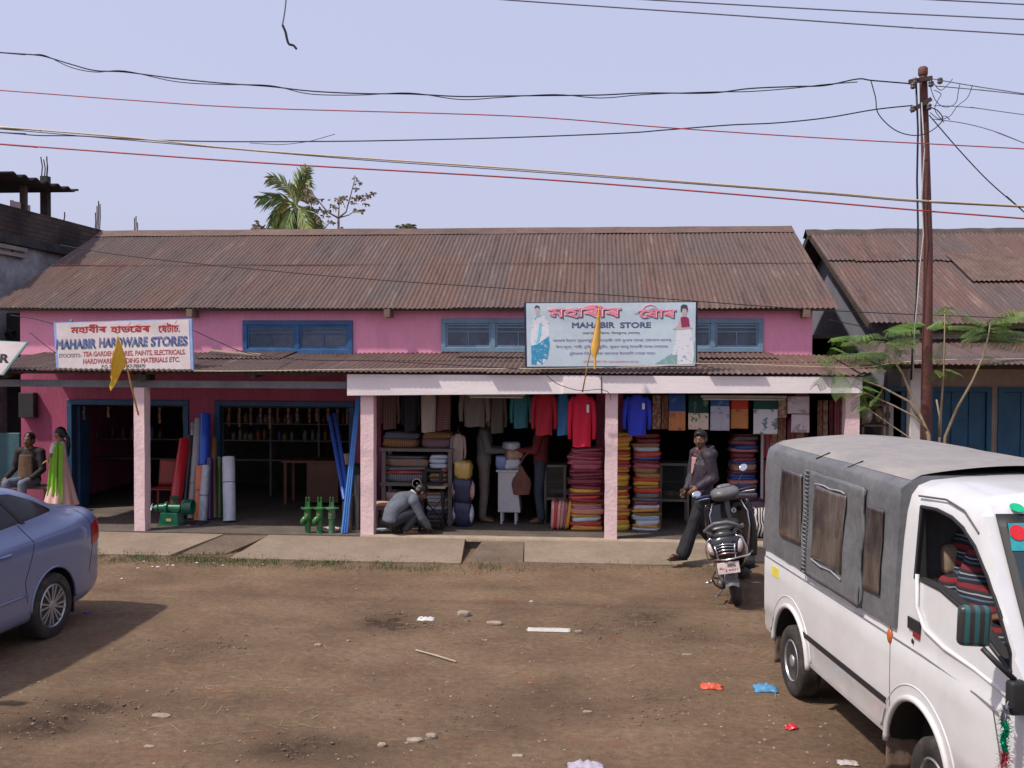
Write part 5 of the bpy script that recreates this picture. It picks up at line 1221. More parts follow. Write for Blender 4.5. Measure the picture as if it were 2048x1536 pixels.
# blanket rack
a, b = PY(763, 1050, 14.55), PY(904, 893, 14.55); zT = PY(830, 897, 14.55).z; zM_ = PY(830, 966, 14.55).z; zL = PY(830, 1040, 14.55).z
rk = thing('blanket_rack', 'grey timber rack holding folded blankets behind the squatting man', 'rack', ((a.x+b.x)/2, 14.8, .15))
GW = M('grey painted timber', (.17,.14,.125), .7, var=.15, scale=5)
for x in (a.x, b.x-.06):
    for y in (14.55, 15.0): g = MB(); g.box(x, x+.06, y, y+.05, .152, zT-.05); g.build('upright', GW, rk)
for z_ in (zT, zM_, zL): g = MB(); g.box(a.x-.02, b.x+.02, 14.54, 15.06, z_-.045, z_); g.build('shelf', GW, rk)
for nm, *cc in (('orange and black checked', (.42,.20,.07), (.035,.025,.03), (.30,.14,.06)), ('blue and red checked', (.05,.06,.16), (.20,.03,.04), (.30,.25,.2)), ('red and green checked', (.40,.09,.05), (.06,.16,.17), (.35,.25,.12)), ('grey and black striped', (.24,.24,.25), (.03,.03,.06), (.24,.24,.25)), ('white and red printed', (.58,.48,.42), (.5,.14,.06), (.6,.5,.45)), ('dull blue dotted', (.03,.06,.22), (.04,.05,.12), (.25,.22,.1))): plaid(nm, *cc, s=6)
def pile(px0, px1, zb, items, desc, Y=14.6, d=.38):
    x0, x1 = PY(px0, 950, Y).x, PY(px1, 950, Y).x; z = zb
    for i, (c, h) in enumerate(items):
        o = place(PK[i % 4], 'folded_blanket', FB[c] if c in FB else MC[c], ((x0+x1)/2+random.uniform(-.01,.01), Y+d/2, z+h/2), ((x1-x0)*random.uniform(.94,1.0), d, h*1.12), random.uniform(-.03,.03)); z += h
        tag(o, '%s folded cloth, %s from bottom of %s' % (c, ORD[i+1], desc), 'blanket', 'folded blankets on the timber rack')
pile(764, 838, zT, [('orange and black checked', .13), ('dull blue dotted', .10)], 'left pile atop rack')
pile(842, 902, zT, [('blue and red checked', .14), ('orange and black checked', .10)], 'right pile atop rack')
pile(768, 855, zM_, [('grey and black striped', .12), ('bright red', .05), ('grey', .06), ('red and green checked', .12), ('grey', .04)], 'left pile, middle shelf')
pile(857, 897, zM_, [('blue and red checked', .07), ('leaf green', .07), ('rose red', .07), ('white', .07), ('white', .07), ('white', .06)], 'right pile, middle shelf')
pile(768, 812, zL, [('beige', .07), ('deep blue', .06), ('pale blue', .06), ('deep blue', .06), ('white and red printed', .14)], 'left pile, bottom shelf')
pile(852, 897, zL, [('blue and red checked', .07), ('dull blue dotted', .07), ('white', .06), ('beige', .05), ('white', .06), ('white', .05), ('beige', .05)], 'right pile, bottom shelf')
pile(852, 897, .152, [('dull blue dotted', .06)], 'floor pile under the rack')
# bundle column
c = PY(924, 1054, 14.45).x
for nm, col, z0, h, w_, lab in (('cloth_bundle', FB['navy'], .152, .36, .27, 'bulging navy and white bundle standing on the floor right of the blanket rack'), ('cloth_bundle', FB['navy'], .50, .36, .29, 'navy bundle with printed sides in the middle of the bundle column'), ('cloth_bundle', M('f_gold', (.55,.36,.10), .35, var=.12, coat=.4, bump=.4, bscale=10), .85, .26, .25, 'glossy yellow wrapped bundle on top of the navy bundles')):
    o = place(PK[0], nm, col, (c, 14.6, z0+h/2), (w_, .3, h*1.05)); tag(o, lab, 'bundle')
    if col is FB['navy']:
        for sx in (-1, 1): g = MB(); g.ball((c+sx*w_*.40, 14.58, z0+h/2), (.055, .12, h*.42), 12); q = g.build('bundle_side', MC['white and red printed'] if z0 > .3 else FB['white'], smooth=True); q.parent = o; q.matrix_parent_inverse = (Matrix.LocRotScale(o.location, o.rotation_euler, o.scale)).inverted()
# white counter with bags on it
a, b = PY(996, 1024, 14.8), PY(1038, 944, 14.8); CW = M('off white counter paint', (.50,.49,.50), .5, var=.06, dirt=.1)
ct = thing('shop_counter', 'white painted counter with splayed legs between the two customers', 'counter', ((a.x+b.x)/2, 15, .15))
g = MB(); g.prism([(a.x-.0, 14.8, a.z), (b.x+.02, 14.8, a.z), (b.x-.04, 14.8, b.z), (a.x-.0, 14.8, b.z)], (0,.4,0)); g.build('panel', CW, ct); g = MB(); g.box(a.x-.03, b.x-.01, 14.77, 15.23, b.z, b.z+.025); g.build('counter_top', CW, ct)
for x in (a.x+.05, b.x-.05):
    for y in (14.84, 15.12): g = MB(); g.bar((x, y, a.z+.02), (x+.0, y, .15), .03, .03, up=(0,1,0)); g.build('leg', CW, ct)
zc_ = b.z+.025
for i, (px, w_, h, col, lab) in enumerate(((1003, .17, .20, 'pale blue', 'pale blue packet standing on the left of the white counter'), (1024, .24, .16, 'white', 'plump white cloth bag lowest of the three on the counter'), (1027, .26, .15, 'beige', 'cream cloth bag in the middle of the bags on the counter'), (1022, .20, .12, 'white', 'small white bag on top of the bags on the counter'))):
    z = zc_ + (0, 0, .15, .29)[i]; o = place(PK[i % 4], 'cloth_bag', FB[col] if col != 'pale blue' else M('f_pblue', (.22,.27,.5), .4, coat=.3), (PY(px, 940, 14.95).x, 14.98, z+h/2), (w_, .25, h*1.05), .2*i); tag(o, lab, 'bag')
# glass showcases
def showcase(px0, px1, py0, py1, Y, lab):
    a, b = PY(px0, py1, Y), PY(px1, py0, Y); t = thing('glass_showcase', lab, 'showcase', ((a.x+b.x)/2, Y+.2, .15)); f = .035
    g = MB()
    for x in (a.x, b.x-f):
        for y in (Y, Y+.4): g.box(x, x+f, y, y+f, .152, b.z-f)
    g.box(a.x-.01, b.x+.01, Y-.01, Y+.45, b.z-f, b.z); g.box(a.x+f, b.x-f, Y+.004, Y+.43, a.z, a.z+f)
    g.build('frame', M('showcase timber', (.16,.14,.12), .5), t)
    g = MB(); g.box(a.x+f, b.x-f, Y+.03, Y+.4, (a.z+b.z)/2, (a.z+b.z)/2+.012); g.build('shelf', M('greenish shelf glass', (.12,.15,.14), .2), t)
    g = MB(); g.box(a.x+f, b.x-f, Y+.012, Y+.018, a.z+f, b.z-f); g.build('pane', glass('showcase glass', (.05,.06,.06), .05, .35), t)
    for i in range(3): o = place(PK[i], 'folded_cloth', FB[['grey','brown','beige'][i]], (a.x+.1+.12*i, Y+.25, a.z+.10), (.14,.25,.10)); o['label'] = 'dim folded cloth, %s from left inside the %s showcase' % (ORD[i+1], 'centre' if px0 < 1200 else 'right'); o['category'] = 'cloth'; o['group'] = 'dim folded cloths in the showcases'
showcase(1088, 1132, 930, 1000, 14.95, 'small glass showcase behind the man in maroon')
showcase(1319, 1379, 927, 1003, 15.05, 'glass showcase in grey timber left of the walking man')
# hanging clothes
def garment(px0, px1, py0, py1, Y, mt, lab, sleeves=True, tagc=True, cut=.0, name='sweater', cat='sweater', slv=None):
    a, b = PY(px0, py1, Y), PY(px1, py0, Y); w_ = b.x-a.x; cx = (a.x+b.x)/2; h = b.z-a.z; sw = w_*.15 if sleeves else 0; bw = w_/2-sw
    t = thing(name, lab, cat, (cx, Y, b.z)); g = MB()
    def fn(u, v):
        th = u*2*math.pi; k = 1-v; sh = .55+.45*min(1, (1-v)*7) if v > .86 else 1
        r = bw*(.97+.05*math.sin(k*5))*sh; x = math.cos(th)*r; y = math.sin(th)*(.035+.02*k)+.014*math.sin(x*42+k*3)*min(1, k*3)
        return (cx+x, Y+y, a.z+h*v+.008*math.sin(x*30)*(1 if v < .02 else 0)-(.05*(abs(x)/bw)**2*h if v > .95 else 0))
    g.grid(fn, 56, 24, True); g.build('torso', mt, t, smooth=True)
    if sleeves:
        for s_ in (-1, 1):
            g = MB(); x0 = cx+s_*bw*.80; x1 = cx+s_*(w_/2-sw*.45); L_ = slv or .86
            g.tube([(x0, Y, b.z-h*.05), (cx+s_*(bw+sw*.3), Y, b.z-h*.16), (x1, Y-.01, b.z-h*.42), (x1+s_*.005, Y+.012, b.z-h*.66), (x1-s_*.004, Y, b.z-h*L_)], [sw*.5, sw*.62, sw*.56, sw*.50, sw*.42], 12); g.build('sleeve', mt, t, smooth=True)
    if tagc: g = MB(); g.box(cx+w_*.17, cx+w_*.17+.035, Y-.062, Y-.058, b.z-h*.35, b.z-h*.20); g.build('price_tag', M('white card', (.7,.68,.65), .7), t)
    g = MB(); g.tube([(cx-.05, Y, b.z-.0), (cx, Y, b.z+.045), (cx+.05, Y, b.z)], .005, 6); g.tube([(cx, Y, b.z+.04), (cx, Y, b.z+.12)], .004, 6); g.build('hanger', WOOD, t)
    return t
def knit(n, c): return M(n, c, .85, var=.10, scale=5, bump=.5, bscale=14, stretch=(6,6,.6))
garment(1135, 1192, 788, 893, 13.86, knit('crimson knit', (.60,.015,.05)), 'long crimson cardigan with a white tag hanging left of the middle post')
garment(1245, 1303, 790, 870, 13.86, knit('royal blue knit', (.035,.055,.50)), 'royal blue sweater with a white tag hanging right of the middle post')
garment(1062, 1114, 784, 870, 14.0, knit('dark red knit', (.36,.015,.03)), 'dark red sweater hanging left of the blue and crimson ones', tagc=False)
garment(1113, 1138, 784, 870, 14.08, knit('sky blue knit', (.05,.20,.40)), 'sky blue garment hanging just behind the crimson cardigan', sleeves=False, tagc=False, name='hanging_shirt', cat='shirt')
garment(1020, 1064, 784, 856, 14.15, knit('teal knit', (.03,.14,.16)), 'dark teal jumper hanging left of the dark red sweater', tagc=False)
garment(975, 1014, 780, 866, 14.3, knit('dark brown cloth', (.085,.07,.06)), 'dark brown jacket hanging over the white counter', tagc=False, name='hanging_jacket', cat='jacket')
garment(918, 980, 780, 853, 14.25, knit('fawn grey cloth', (.14,.12,.10)), 'broad fawn grey jacket hanging left of the dark brown one', name='hanging_jacket', cat='jacket', tagc=False)
garment(842, 872, 782, 864, 14.2, knit('beige sleeve cloth', (.33,.28,.23)), 'narrow beige shirt hanging above the blanket rack', sleeves=False, tagc=False, name='hanging_shirt', cat='shirt')
garment(870, 902, 782, 860, 14.3, plaid('maroon checked', (.14,.03,.04), (.05,.04,.06), (.2,.1,.06), 8), 'maroon checked shirt hanging above the right of the rack', tagc=False, name='hanging_shirt', cat='shirt', sleeves=False)
garment(760, 800, 780, 858, 14.35, plaid('ochre checked', (.12,.08,.04), (.04,.03,.05), (.12,.04,.03), 8), 'dark ochre checked shirt hanging nearest the second post', tagc=False, name='hanging_shirt', cat='shirt')
garment(802, 840, 780, 862, 14.4, knit('near black cloth', (.02,.02,.025)), 'black coat hanging above the left of the blanket rack', tagc=False, name='hanging_coat', cat='coat')
garment(900, 932, 868, 925, 14.7, knit('white orange print', (.42,.33,.28)), 'pale printed blouse hanging above the yellow bundle', tagc=False, name='hanging_blouse', cat='blouse')
def hangcloth(px0, px1, py0, py1, Y, mts, lab, name='hanging_cloth', fold=.012, cat='cloth', split=None):
    a, b = PY(px0, py1, Y), PY(px1, py0, Y); g = MB(); nu, nv = 24, 20
    def fn(u, v): return (a.x+(b.x-a.x)*u, Y+fold*math.sin(u*9+px0)*(.5+.5*(1-v))+.01*nz(u*3, v*3), a.z+(b.z-a.z)*v)
    g.grid(fn, nu, nv)
    if split: g.mi = [(1 if (j/(nv-1)) > split else 0) for j in range(nv-1) for i in range(nu-1)]
    o = g.build(name, mts, None, smooth=True, fix=False, mods=[mod('SOLIDIFY', thickness=.012)]); tag(o, lab, cat, 'printed cloths hung under the porch beam'); return o
def floral(n, bgc, fc, s=9): return M(n, bgc, .8, var=.05, scale=s, col2=fc, thr=(.40,.44))
hangcloth(1338, 1371, 788, 861, 14.0, [floral('orange floral', (.50,.20,.07), (.25,.10,.12)), floral('blue print', (.03,.08,.25), (.05,.2,.35))], 'hanging cloth with a blue top and orange lower half', split=.5)
hangcloth(1377, 1417, 790, 859, 13.98, [floral('white green flowers', (.66,.50,.42), (.04,.20,.06), 11), floral('dark green print', (.01,.05,.04), (.1,.2,.08))], 'white hanging cloth with green flowers under a dark green top', split=.45)
hangcloth(1421, 1459, 790, 861, 13.96, [floral('grey floral', (.42,.42,.48), (.20,.24,.38), 12), floral('blue print', (.03,.08,.25), (.05,.2,.35))], 'grey floral hanging cloth with a blue top band', split=.65)
hangcloth(1461, 1497, 790, 857, 14.02, [floral('orange floral', (.50,.20,.07), (.25,.10,.12)), M('scarlet cloth', (.50,.05,.02), .8)], 'orange hanging cloth with a scarlet top beside the grey floral one', split=.55)
hangcloth(1507, 1556, 790, 868, 13.96, [floral('white grey leaves', (.60,.60,.62), (.13,.20,.20), 10), M('bottle green', (.01,.07,.05), .8)], 'large white cloth with grey leaves and a bottle green top', split=.62)
hangcloth(1556, 1574, 795, 835, 14.05, [FB['beige']], 'small beige cloth between the leaf cloth and the white squares')
hangcloth(1575, 1619, 793, 827, 13.98, [floral('white square', (.60,.52,.55), (.35,.28,.30), 7)], 'upper of the two white embroidered squares hanging at right')
hangcloth(1583, 1619, 829, 865, 13.96, [floral('white square', (.60,.52,.55), (.35,.28,.30), 7)], 'lower of the two white embroidered squares hanging at right')
for i, (p0, p1, y0, y1, c, nm) in enumerate(((1634,1645,800,1000,'brown','dark brown'),(1646,1656,800,1000,'beige','beige'),(1657,1666,800,1000,'maroon','maroon'),(1667,1678,800,1000,'rose red','rose red'),(1679,1688,800,1000,'brown','brown'))):
    hangcloth(p0, p1, y0, y1, 14.7, [FB[c]], '%s long cloth, %s from left of the curtains by the end post' % (nm, ORD[i+1]), 'long_curtain', cat='curtain')
for i, (p0, p1, c, nm) in enumerate(((1526,1540,'rose red','rose red'),(1541,1554,'beige','beige'),(1555,1572,'brown','brown'),(1573,1590,'maroon','maroon'),(1591,1608,'brown','tan'))):
    hangcloth(p0, p1, 835, 1010 if i > 2 else 916, 14.85, [FB[c]], '%s curtain, %s from left behind the white upright' % (nm, ORD[i+1]), 'long_curtain', cat='curtain')
hangcloth(1527, 1552, 918, 1000, 15.0, [FB['dark red']], 'plain dark red curtain low behind the white upright', 'long_curtain', cat='curtain')
for i, (p0, p1, c, nm) in enumerate(((1305,1322,'beige','fawn'),(1323,1337,'brown','brown'))): hangcloth(p0, p1, 790, 858, 14.3, [FB[c]], '%s cloth hanging close to the right of the royal blue sweater' % nm)
g = MB(); a = PY(1521, 1008, 14.8); g.box(a.x, a.x+.035, 14.8, 14.84, .15, PY(1521, 862, 14.8).z); tag(g.build('white_upright', CW), 'thin white upright bar right of the blue and red cloth stack', 'upright')
def zebra():
    m, nt, b = newmat('zebra cloth'); L = nt.links.new; tc = N(nt, 'TexCoord'); wv = N(nt, 'TexWave', i_Scale=7.0); wv.inputs['Distortion'].default_value = 7; wv.inputs['Detail'].default_value = 1; L(tc.outputs['Object'], wv.inputs['Vector'])
    cr = N(nt, 'ValToRGB'); cr.color_ramp.elements[0].position = .47; cr.color_ramp.elements[0].color = (.015,.012,.012,1); cr.color_ramp.elements[1].position = .53; cr.color_ramp.elements[1].color = (.6,.56,.52,1); L(wv.outputs[0], cr.inputs[0]); L(cr.outputs[0], b.inputs['Base Color']); b.inputs['Roughness'].default_value = .6; MC['zebra'] = m; return m
p = PY(1517, 1062, 14.1); g = MB(); superbox(g, e=.6, wob=.1); o = g.build('zebra_bundle', zebra(), smooth=True, fix=False); o.location = (p.x, 14.15, .152+.20); 
for v in o.data.vertices: v.co = Vector((v.co.x*.42, v.co.y*.4, v.co.z*.41))
tag(o, 'black and white zebra striped cloth bundle behind the scooter', 'bundle')
o = place(PK[2], 'cloth_bundle', M('f_plum', (.09,.025,.06), .35, coat=.5, bump=.4, bscale=12), (PY(1500, 1015, 14.5).x, 14.6, .152+.24), (.5, .4, .47)); tag(o, 'shiny plum coloured bundle behind the zebra striped one', 'bundle')
def tube(px0, px1, py, Y, lab):
    a, b = PY(px0, py, Y), PY(px1, py, Y); t = thing('tube_light', lab, 'light', ((a.x+b.x)/2, Y, a.z)); g = MB(); g.box(a.x, b.x, Y, Y+.04, a.z, a.z+.03); g.build('batten', M('cream batten', (.5,.45,.38), .6), t)
    g = MB(); g.tube([(a.x+.03, Y+.02, a.z-.02), (b.x-.03, Y+.02, a.z-.02)], .014, 10); g.build('lamp_tube', M('unlit tube', (.6,.57,.52), .3), t, smooth=True)
tube(1402, 1574, 795, 13.88, 'long cream tube light hung under the right porch beam'); tube(935, 1050, 791, 13.9, 'cream tube light hung under the left fascia board')
# tailor's corner
p = PY(866, 1052, 14.26); zt = .76; IR = M('black cast iron', (.015,.014,.014), .5)
st = thing('sewing_table', 'small pale topped table on a black iron treadle stand', 'table', (p.x, 14.21, .15))
g = MB(); g.box(p.x-.22, p.x+.20, 14.08, 14.48, zt, zt+.03); g.build('table_top', M('worn pale top', (.38,.29,.22), .6), st)
for sx in (-1, 1):
    g = MB(); g.tube([(p.x+sx*.16-.02, 14.14, zt), (p.x+sx*.15, 14.21, .45), (p.x+sx*.16-.01, 14.11, .16)], .018, 6); g.tube([(p.x+sx*.16, 14.42, zt), (p.x+sx*.15, 14.28, .45), (p.x+sx*.16, 14.46, .16)], .018, 6); g.bar((p.x+sx*.15, 14.28, .45), (p.x+sx*.15, 14.21, .45), .02, .03); g.build('leg', IR, st, smooth=True)
g = MB(); g.bar((p.x-.15, 14.21, .62), (p.x+.22, 14.16, .20), .03, .012); g.bar((p.x+.15, 14.21, .62), (p.x-.15, 14.16, .22), .03, .012); g.box(p.x-.12, p.x+.12, 14.14, 14.38, .22, .24); g.build('treadle', IR, st)
sm = thing('sewing_machine', 'black hand sewing machine with a spoked wheel on the small table', 'sewing machine', (p.x-.05, 14.26, zt+.03))
g = MB(); zb_ = zt+.03; g.box(p.x-.20, p.x+.14, 14.18, 14.34, zb_, zb_+.03); g.box(p.x-.16, p.x-.09, 14.22, 14.31, zb_+.03, zb_+.20); g.tube([(p.x-.12,14.26,zb_+.21),(p.x,14.26,zb_+.20),(p.x+.12,14.26,zb_+.20)], [.045,.035,.04], 10); g.box(p.x+.09, p.x+.14, 14.23, 14.29, zb_+.06, zb_+.20); g.build('body', IR, sm, mods=[mod('BEVEL', width=.008, segments=2)])
c = Vector((PY(833, 967, 14.16).x, 14.18, PY(833, 967, 14.16).z)); g = MB(); g.lathe([(.058,-.006),(.068,-.006),(.068,.008),(.058,.008),(.058,-.006)], c, 24, 'y'); 
for i in range(6): a_ = i*math.pi/3; g.bar(c, c+V(math.cos(a_)*.06, 0, math.sin(a_)*.06), .008, .008, up=(0,1,0))
g.ball(c, .014, 8); g.tube([c, (c.x+.03, 14.26, c.z)], .008, 6); g.build('hand_wheel', CHROME, sm)
p = PY(764, 1062, 13.95); s1 = thing('stool', 'small timber stool with a peach cushion beside the second post', 'stool', (p.x, 14.05, .15)); zs_ = PY(764, 1013, 13.95).z
g = MB(); g.box(p.x-.15, p.x+.13, 13.93, 14.2, zs_-.05, zs_-.005); g.build('seat', WOOD, s1); g = MB(); superbox(g, wob=.05); q = g.build('cushion', M('peach cloth', (.55,.32,.22), .9), s1, smooth=True, fix=False)
for v in q.data.vertices: v.co = Vector((p.x+v.co.x*.27, 14.06+v.co.y*.25, zs_+.02+v.co.z*.06))
for sx in (-1, 1):
    for y in (13.95, 14.17): g = MB(); g.bar((p.x+sx*.11, y, zs_-.05), (p.x+sx*.135, y, .152), .035, .035, up=(0,1,0)); g.build('leg', WOOD, s1)
g = MB(); g.box(p.x-.12, p.x+.10, 13.98, 14.15, .158, .172); tag(g.build('papers', M('pale papers', (.45,.5,.5), .8)), 'thin pile of pale papers on the floor under the stool', 'papers')
# ------------------------------------------------------------------ hardware shop goods
def roll(tp, bt, r0, Yt, Yb, mt, lab, name='plastic_roll', cat='roll', ties=(), grp='rolls leaning on the pink wall between the doors', r1=None):
    a = PY(*tp, Yt); b = PY(*bt, Yb); b.z = max(b.z, .155); d = (a-b); L_ = d.length; q = d.to_track_quat('Z', 'Y').to_matrix(); g = MB(); n = 14
    k = 133/2000*Yb; r = r0/2/ (2000/(Yb+.4)); 
    prof = [(.0001, 0)]+[(r*(1+.05*nz(i*.7, tp[0])), L_*i/n) for i in range(n+1)]+[(r*.55, L_+.001), (r*.5, L_-.02), (.0001, L_-.02)]
    g.lathe(prof, b, 20, 'z', q); o = g.build(name, mt, None, smooth=True, ang=50); tag(o, lab, cat, grp)
    for t in ties: g = MB(); g.lathe([(r*1.04, L_*t-.004), (r*1.06, L_*t), (r*1.04, L_*t+.006)], b, 20, 'z', q); g.build('tie', BLACKM, o)
    return o
def pl(n, c, **k): return M(n, c, .35, var=.12, scale=4, bump=.35, bscale=9, stretch=(1,1,.4), coat=.3, **k)
roll((390,846),(382,1036), 18, 15.35, 14.9, M('crinkled silver foil', (.30,.29,.30), .3, .4, var=.2, scale=10, bump=.7, bscale=25), 'crinkled silver roll rising behind the red roll')
roll((370,880),(347,1034), 24, 15.2, 14.6, pl('red sheet', (.48,.012,.02)), 'red plastic roll leaning at the left of the group')
roll((383,872),(366,1034), 15, 15.25, 14.8, pl('black sheet', (.03,.03,.035)), 'black plastic roll right behind the red one')
roll((391,920),(378,1036), 13, 15.2, 14.75, pl('dark green sheet', (.03,.07,.03)), 'short dark green roll between black and grey ones', ties=(.3,))
roll((398,838),(382,1038), 17, 15.3, 14.75, pl('grey white sheet', (.36,.35,.34)), 'tall grey white roll left of the blue one', ties=(.34,))
roll((411,828),(404,1036), 21, 15.3, 14.85, pl('bright blue sheet', (.02,.10,.62)), 'tall bright blue roll at the middle of the group', ties=(.5,))
roll((400,932),(396,1041), 17, 14.8, 14.6, pl('orange sheet', (.68,.16,.04)), 'short bright orange roll in front', ties=(.55,))
roll((412,931),(405,1043), 18, 14.8, 14.58, M('silver polythene', (.42,.42,.46), .25, .2, var=.15, scale=8, bump=.8, bscale=20), 'short shiny silver roll tied at the waist, in front', ties=(.45,))
roll((420,916),(418,1040), 13, 15.0, 14.75, pl('purple sheet', (.07,.025,.14)), 'dark purple roll right of the silver one')
roll((428,877),(430,1038), 14, 15.3, 14.85, pl('brown sheet', (.20,.10,.05)), 'tall brown roll beside the blue door frame')
roll((439,914),(439,1038), 10, 15.1, 14.85, pl('green sheet', (.05,.13,.025)), 'narrow green roll left of the big white one')
roll((457,914),(459,1042), 25, 14.75, 14.55, pl('white sheet', (.55,.56,.63)), 'thick white roll at the right end of the group', ties=(.60,))
# pipes
def pipe(tp, bt, rpx, Yt, Yb, mt, lab):
    a, b = PY(*tp, Yt), PY(*bt, Yb); b.z = max(.158, b.z); g = MB(); r = rpx/2/143
    d = (b-a).normalized(); g.tube([a, b], r, 14, cap=False); g.tube([b, a], r*.85, 14, cap=False); o = g.build('plastic_pipe', mt, None, smooth=True, fix=False); tag(o, lab, 'pipe', 'blue pipes leaning beside the second post')
PB1 = M('blue pipe', (.045,.11,.42), .35, var=.06, coat=.3); PB2 = M('light blue pipe', (.06,.22,.58), .4, var=.05)
pipe((659,833),(689,1000), 9, 15.1, 13.98, PB1, 'blue pipe with red print, left one of the pair leaning left'); pipe((669,829),(697,996), 10, 15.2, 14.02, PB1, 'thicker blue pipe, right one of the pair leaning left')
for i, dx in enumerate((0, 4.5, 9)): pipe((714+dx*.6,796),(684+dx,1075), 4.6, 14.3, 13.72+.02*i, PB2, 'light blue pipe leaning right, %s from the left' % ORD[i+1])
for i, (p0, p1, y0, col) in enumerate(((681,703,992,(.20,.19,.20)),(704,719,952,(.15,.15,.16)))):
    a, b = PY(p0, 1060, 13.95), PY(p1, y0, 13.95); r = (b.x-a.x)/2; g = MB(); g.lathe([(r, .152), (r*1.01, .5), (r, b.z), (r*.9, b.z), (r*.88, .3), (.001,.3)], ((a.x+b.x)/2, 13.98+r+.05*i, 0), 28, 'z'); tag(g.build('metal_sheet_roll', M('sheetroll%d' % i, col, .35, .7, var=.15, scale=4), None, smooth=True, ang=40), ['shorter grey metal sheet roll standing behind the blue pipes', 'taller dark metal sheet roll against the second post'][i], 'roll')
a, b = PY(684, 1050, 14.9), PY(720, 932, 14.9); g = MB(); g.box(a.x, b.x, 14.9, 15.3, .152, b.z); tag(g.build('dark_crate', M('dark green crate', (.03,.04,.03), .7), None, mods=[mod('BEVEL', width=.015)]), 'dark green crate stack carrying the cream pot near the second post', 'crate')
c = PY(692, 930, 15.0); g = MB(); g.lathe([(.04,0),(.055,.01),(.062,.16),(.065,.17),(.058,.17),(.05,.02)], (c.x, 15.05, b.z), 20, 'z'); tag(g.build('plastic_pot', M('cream plastic', (.45,.36,.27), .5), None, smooth=True, ang=40), 'small cream plastic pot on the dark crate between the pipes', 'pot')
# green hand pumps
PG = M('green pump enamel', (.035,.17,.045), .35, var=.15, scale=6, coat=.3); PG2 = M('dull green pump enamel', (.06,.15,.07), .5, var=.2, scale=6)
for i, px in enumerate((614, 638, 662)):
    b = PY(px, 1073, 13.74); t = thing('hand_pump', ['leftmost green hand pump on the porch edge, spout turned left', 'middle one of the three green hand pumps, spout turned left', 'rightmost green hand pump, duller green than its neighbours'][i], 'hand pump', (b.x, 13.78, .15), None, 'green hand pumps standing on the porch edge')
    mt = PG if i < 2 else PG2; x, y, z = b.x, 13.78, .152; zf = PY(px, 1017, 13.74).z; zt = PY(px, 997, 13.74).z
    g = MB(); g.lathe([(.045,0),(.043,.01),(.043,.19),(.052,.20),(.050,zf-z-.02),(.052,zf-z)], (x, y, z), 24, 'z'); g.build('barrel', mt, t, smooth=True, ang=40)
    g = MB(); g.lathe([(.075,-.012),(.085,-.008),(.085,.006),(.06,.014),(.03,.02)], (x, y, zf), 24, 'z')
    for s_ in (-1, 1): g.ball((x+s_*.085, y, zf), (.018,.018,.014), 8)
    g.build('flange', mt, t, smooth=True, ang=40)
    g = MB()
    for s_ in (-1, 1): g.bar((x+s_*.028, y, zf), (x+s_*.020, y, zt), .035, .012, up=(1,0,0)); g.ball((x+s_*.020, y, zt), (.010,.022,.020), 10)
    g.box(x-.03, x+.03, y-.012, y+.012, zf, zf+.09); g.build('fork_head', mt, t)
    if i < 2: g = MB(); zz = zf-.14; g.tube([(x, y-.03, zz), (x-.03, y-.055, zz-.005), (x-.055, y-.06, zz-.03), (x-.06, y-.06, zz-.075)], [.04,.04,.036,.034], 12); g.build('spout', mt, t, smooth=True)
    else: g = MB(); g.tube([(x, y+.02, zf-.1), (x, y+.09, zf-.12), (x, y+.10, zf-.18)], [.036,.036,.03], 12); g.build('spout', mt, t, smooth=True)
    g = MB(); g.ball((x, y-.05, zf-.09), (.014,.006,.018), 10); g.build('maker_badge', M('red badge', (.5,.12,.05), .5), t)
g = MB(); p = PY(656, 1057, 13.9); g.grid(lambda u, v: (p.x-.12+.24*u, 13.88+.22*v, .17+.03*nz(u*3, v*3)+.02*math.sin(u*3)), 10, 8); tag(g.build('paper_packet', M('white red packet', (.6,.5,.5), .7, col2=(.5,.05,.05), thr=(.38,.42), scale=12), None, mods=[mod('SOLIDIFY', thickness=.03)]), 'crumpled white packet with red print between the pumps and the pipes', 'packet')
# green grinding mill
p = PY(337, 1050, 14.1); gm = thing('grinding_mill', 'green cast iron grinding mill with a pulley drum on the porch floor', 'machine', (p.x, 14.2, .15)); GR = M('deep green enamel', (.015,.13,.07), .3, var=.15, scale=6, coat=.4)
x = p.x; g = MB(); g.prism([(x-.15,14.1,.152),(x+.15,14.1,.152),(x+.125,14.1,.34),(x-.125,14.1,.34)], (0,.22,0)); g.box(x-.18, x+.18, 14.08, 14.34, .152, .165); g.build('pedestal', GR, gm, mods=[mod('BEVEL', width=.01, segments=2)])
g = MB(); g.tube([(x-.17,14.2,.40),(x+.15,14.2,.40)], .068, 18); g.lathe([(.09,-.02),(.1,-.015),(.1,.015),(.09,.02)], (x-.06,14.2,.40), 24, 'x'); g.build('housing', GR, gm, smooth=True, ang=40)
g = MB(); g.tube([(x-.30,14.2,.40),(x+.2,14.2,.40)], .018, 10); g.build('shaft', STEEL, gm); g = MB(); g.lathe([(.105,-.075),(.112,-.07),(.112,.07),(.105,.075),(.09,.07),(.085,-.06),(.02,-.06)], (x+.26,14.2,.42), 30, 'x'); g.build('pulley', GR, gm, smooth=True, ang=40)
g = MB(); g.lathe([(.05,-.02),(.055,.02),(.03,.05),(.02,.07)], (x-.22,14.2,.40), 18, 'x'); g.bar((x-.3,14.16,.36),(x-.3,14.24,.46),.02,.015); g.build('adjusting_screw', GR, gm, smooth=True, ang=40)
